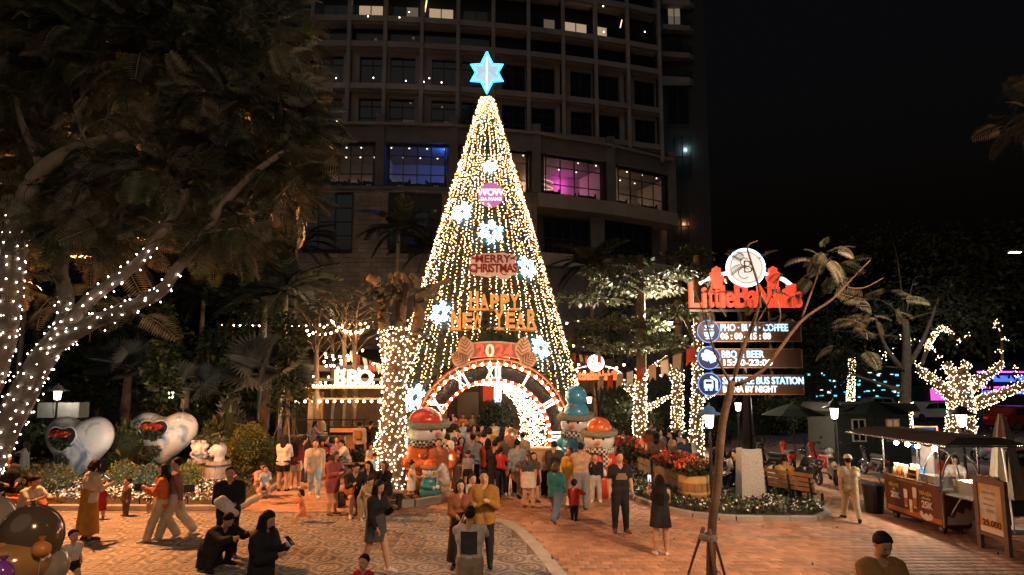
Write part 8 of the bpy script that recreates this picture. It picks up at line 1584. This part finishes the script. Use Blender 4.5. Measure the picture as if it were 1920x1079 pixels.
P_('man in black carrying a child in red seen from behind', 928, 938, 826, 'carry', 172, 'm', 'short', ('long', BLK), ('trousers', BLK), WHT); P_('child in a red jacket on the shoulder of the man in black', 939, 890, 826, 'held', 150, 'm', 'short', ('jacket', RED), ('shorts', RED), RED, H=.9, Y=16.8, z0=.72); P_('man in charcoal with a child in a striped balloon hat', 957, 930, 812, 'carry', 185, 'm', 'short', ('tee', DGR), ('trousers', BLK), WHT); P_('small child in dark clothes walking to the tunnel', 972, 925, 866, 'walk', 20, 'm', 'short', ('long', DGR), ('wide', DGR), BLK)
P_('woman with a ponytail in a dark top and white skirt', 991, 953, 846, 'stand', 182, 'f', 'pony', ('tee', DGR), ('skirt', (.55, .47, .42)), BRN, hc=hair_br); P_('bare-legged person hidden behind the woman in the white skirt', 1001, 943, 850, 'stand', 20, 'f', 'long', ('tee', BRN), ('shorts', BLK), BLK); P_('toddler in a white cap and black clothes by the counter', 1021, 930, 870, 'stand', -30, 'm', 'short', ('jacket', BLK), ('wide', BLK), BLK, hat=WHT); P_('man in a dark jacket looking at the arch', 1040, 938, 828, 'hands_front', 165, 'm', 'short', ('jacket', (.05, .05, .05)), ('trousers', DGR), BLK)
P_('girl in a teal jacket and jeans walking away', 1042, 979, 864, 'stride', 155, 'f', 'bob', ('jacket', TEA), ('wide', DEN), BRN, hc=hair_br); P_('child in a red jacket and black leggings reaching back', 1077, 977, 900, 'reach', 150, 'm', 'short', ('jacket', RED), ('trousers', BLK), BLK); P_('woman in a yellow coat passing in front of the snowmen', 1070, 950, 838, 'walk', -40, 'f', 'long', ('coat', YEL), ('trousers', WHT), BRN, hc=hair_br); P_('man in a beige sweater and grey trousers photographing the children', 1090, 957, 832, 'photo', 178, 'm', 'short', ('long', BEI), ('wide', GRY), BLK); P_('boy in a black sweater and grey trousers making a hand sign', 1117, 942, 852, 'peace', 0, 'm', 'short', ('long', BLK), ('wide', (.36, .34, .33)), WHT); P_('girl in a dark top peeking beside the red snowman', 1099, 925, 842, 'stand', 5, 'f', 'long', ('long', BLK), ('trousers', BLK), BLK, H=1.3, Y=18.2)
P_('man in a black printed shirt standing apart on the bricks', 1164, 999, 849, 'stand', 8, 'm', 'short', ('tee', BLK), ('trousers', BLK), BRN, extra='print'); P_('woman in a black off-shoulder dress raising a phone', 1240, 1042, 892, 'photo_high', 172, 'f', 'verylong', ('vest', BLK), ('skirt', BLK), WHT, extra='phone')
# crowd in and behind the arch
crowd = [(845, 784, 'black', BLK, 'm'), (868, 792, 'pale blue', LBL, 'f'), (852, 797, 'tan', BEI, 'm'), (903, 798, 'brown', BRN, 'm'), (926, 789, 'cream', CRM, 'm'), (950, 800, 'beige', (.5, .33, .2), 'f'), (934, 820, 'red', RED, 'm'), (970, 822, 'grey-blue', (.2, .24, .3), 'm'), (828, 806, 'mustard', MUS, 'f'), (838, 814, 'white', WHT, 'f'), (864, 822, 'bright red', (.5, .04, .03), 'f'), (878, 803, 'grey', GRY, 'm'), (896, 813, 'black hooded', BLK, 'm'), (908, 808, 'pink', PNK, 'f'), (815, 812, 'mauve', MAV, 'f'), (822, 824, 'brick', (.3, .1, .06), 'm'), (915, 824, 'scarlet', (.45, .05, .02), 'f'), (888, 797, 'charcoal', DGR, 'f'), (980, 812, 'sand', KHA, 'm'), (860, 806, 'navy', NVY, 'm'), (942, 806, 'olive', (.12, .12, .05), 'f'), (918, 803, 'yellow', YEL, 'f')]
for i, (px, hy, cn, c, sx) in enumerate(crowd):
    H = 1.68 if sx == 'm' else 1.58; rz = (170, 10, 185, 30, 200, -20, 160)[i % 7]; fc = 'facing out' if abs(rz) < 90 else 'facing in'
    P_('person in a %s top %s among the crowd under the arch' % (cn, fc), px, None, hy, ('stand', 'photo', 'walk', 'hands_front', 'phone')[i % 5], rz, sx, 'short' if sx == 'm' else ('long', 'bob')[i % 2], ('long', c), ('trousers', (BLK, DEN, GRY, BEI)[i % 4]), BLK, H=H, grp=CR)
for px, hy, cn, c, Y in ((868, 762, 'orange', ORG, 31.4), (886, 760, 'striped grey', GRY, 31.6), (900, 768, 'brown', BRN, 31.3), (848, 768, 'salmon', PNK, 32.4), (1000, 775, 'dark', BLK, 32)): P_('person in a %s top sitting at the terrace picnic table' % cn, px, 800, hy, 'sit', 10, 'm', 'short', ('long', c), ('trousers', BLK), BLK, H=1.65, Y=Y, z0=.35, grp='diners on the terrace')
for px, hy, cn, c, sx, rz in ((1232, 812, 'brown coat', BRN, 'f', 160), (1243, 806, 'grey top', GRY, 'f', -80), (1256, 804, 'black jacket', BLK, 'm', 170), (1262, 812, 'tan coat', BEI, 'f', -90), (1274, 808, 'white top', WHT, 'f', 40), (1284, 815, 'navy top', NVY, 'm', 200), (1222, 795, 'dark cap and top', DGR, 'm', 20)): P_('person in a %s standing behind the miniature houses' % cn, px, None, hy, 'stand', rz, sx, 'long' if sx == 'f' else 'short', ('coat' if 'coat' in cn else 'long', c), ('trousers', BLK), BLK, H=1.62, grp='group behind the miniature houses')
P_('person in a pale blue shirt beside the orange flower bank', 1168, None, 806, 'sit', 0, 'm', 'short', ('tee', LBL), ('trousers', DEN), BLK, H=1.66, Y=24, grp=None)
P_('girl in a white blouse sitting at the crate table', 1368, 905, 848, 'sit', 60, 'f', 'bob', ('tee', WHT), ('trousers', BLK), BLK, H=1.55, Y=18.2); P_('person in black sitting beside the sign plinth', 1384, 905, 842, 'sit', -70, 'm', 'short', ('long', BLK), ('trousers', BLK), BLK, H=1.6, Y=18)
P_('person in a yellow shirt sitting on the slatted bench', 1474, 945, 874, 'sit', 150, 'm', 'short', ('tee', YEL), ('trousers', DEN), BLK, H=1.6, Y=gnd(1474, 950).y+.35); P_('dark-haired woman in black sitting on the slatted bench', 1514, 950, 880, 'sit', 165, 'f', 'bob', ('long', BLK), ('trousers', GRY), BLK, H=1.6, Y=gnd(1514, 955).y+.35)
P_('guard in a cream uniform and white cap walking past the scooters', 1597, 977, 853, 'walk', 165, 'm', 'short', ('tee', (.45, .36, .24)), ('trousers', (.45, .36, .24)), BLK, hat=WHT); P_('vendor in a red shirt inside the drinks cart', 1772, None, 866, 'counter', 10, 'f', 'bob', ('tee', RED), ('trousers', BLK), BLK, H=1.55, Y=15.2); P_('vendor in a white shirt bending in the drinks cart', 1794, None, 872, 'counter', -30, 'f', 'bob', ('tee', WHT), ('trousers', BLK), BLK, H=1.5, Y=14.9)
P_('man in a tan polo shirt looking down at a phone', 1648, None, 996, 'phone', 4, 'm', 'short', ('tee', (.30, .16, .055)), ('trousers', NVY), BLK, H=1.72, extra='phone')
P_('person in a dark jacket sitting behind the blue-hooded lantern', 1345, 880, 832, 'sit', 30, 'm', 'short', ('jacket', BLK), ('trousers', BLK), BLK, H=1.6, Y=21)
# things in hands
c = at(428, 952, gnd(424, 1047).y-.32); t = thing('folded_coat', 'folded white coat over the arm of the man in the black jacket', 'coat', c); f = Field(.02); f.cone((-.20, 0, .10), (.16, -.03, -.10), .07, .06, 0, .04).cone((-.12, .0, .14), (.05, -.02, .04), .08, .06, 0, .04).cone((-.18, .02, .02), (.10, 0, -.14), .05, .04, 0, .04); V, F, _ = f.build(); link('cloth', np_mesh('cloth', V, F, [cloth(WHT)]), t)
c = at(655, 918, gnd(660, 965).y-.3); t = thing('red_bag', 'red bag on the lap of the man bending on the bench', 'bag', c); f = Field(.02); f.ell((0, 0, 0), (.14, .08, .17), 0, .02); V, F, _ = f.build(); link('bag', np_mesh('bag', V, F, [cloth(ORG)]), t); m = MB(); m.tube([(-.07, 0, .14), (-.05, 0, .25), (.05, 0, .25), (.07, 0, .14)], .012, 5); obj('handle', m, cloth(BLK), t)
c = at(957, 828, gnd(957, 930).y+.05); t = thing('striped_balloon', 'orange and grey striped foil balloon above the man in charcoal', 'balloon', c+Vector((.02, -.1, .12)), .3); m = MB(); m.ball((0, 0, 0), (.20, .18, .30), 20, 14); obj('envelope', m, P('foil_stripe', (.5, .25, .16), rough=.2, metal=.4, var=.6, vs=6), t, smooth=True); m = MB(); m.tube([(0, 0, -.3), (.05, 0, -.7)], .004, 3); obj('string', m, prt_w, t)
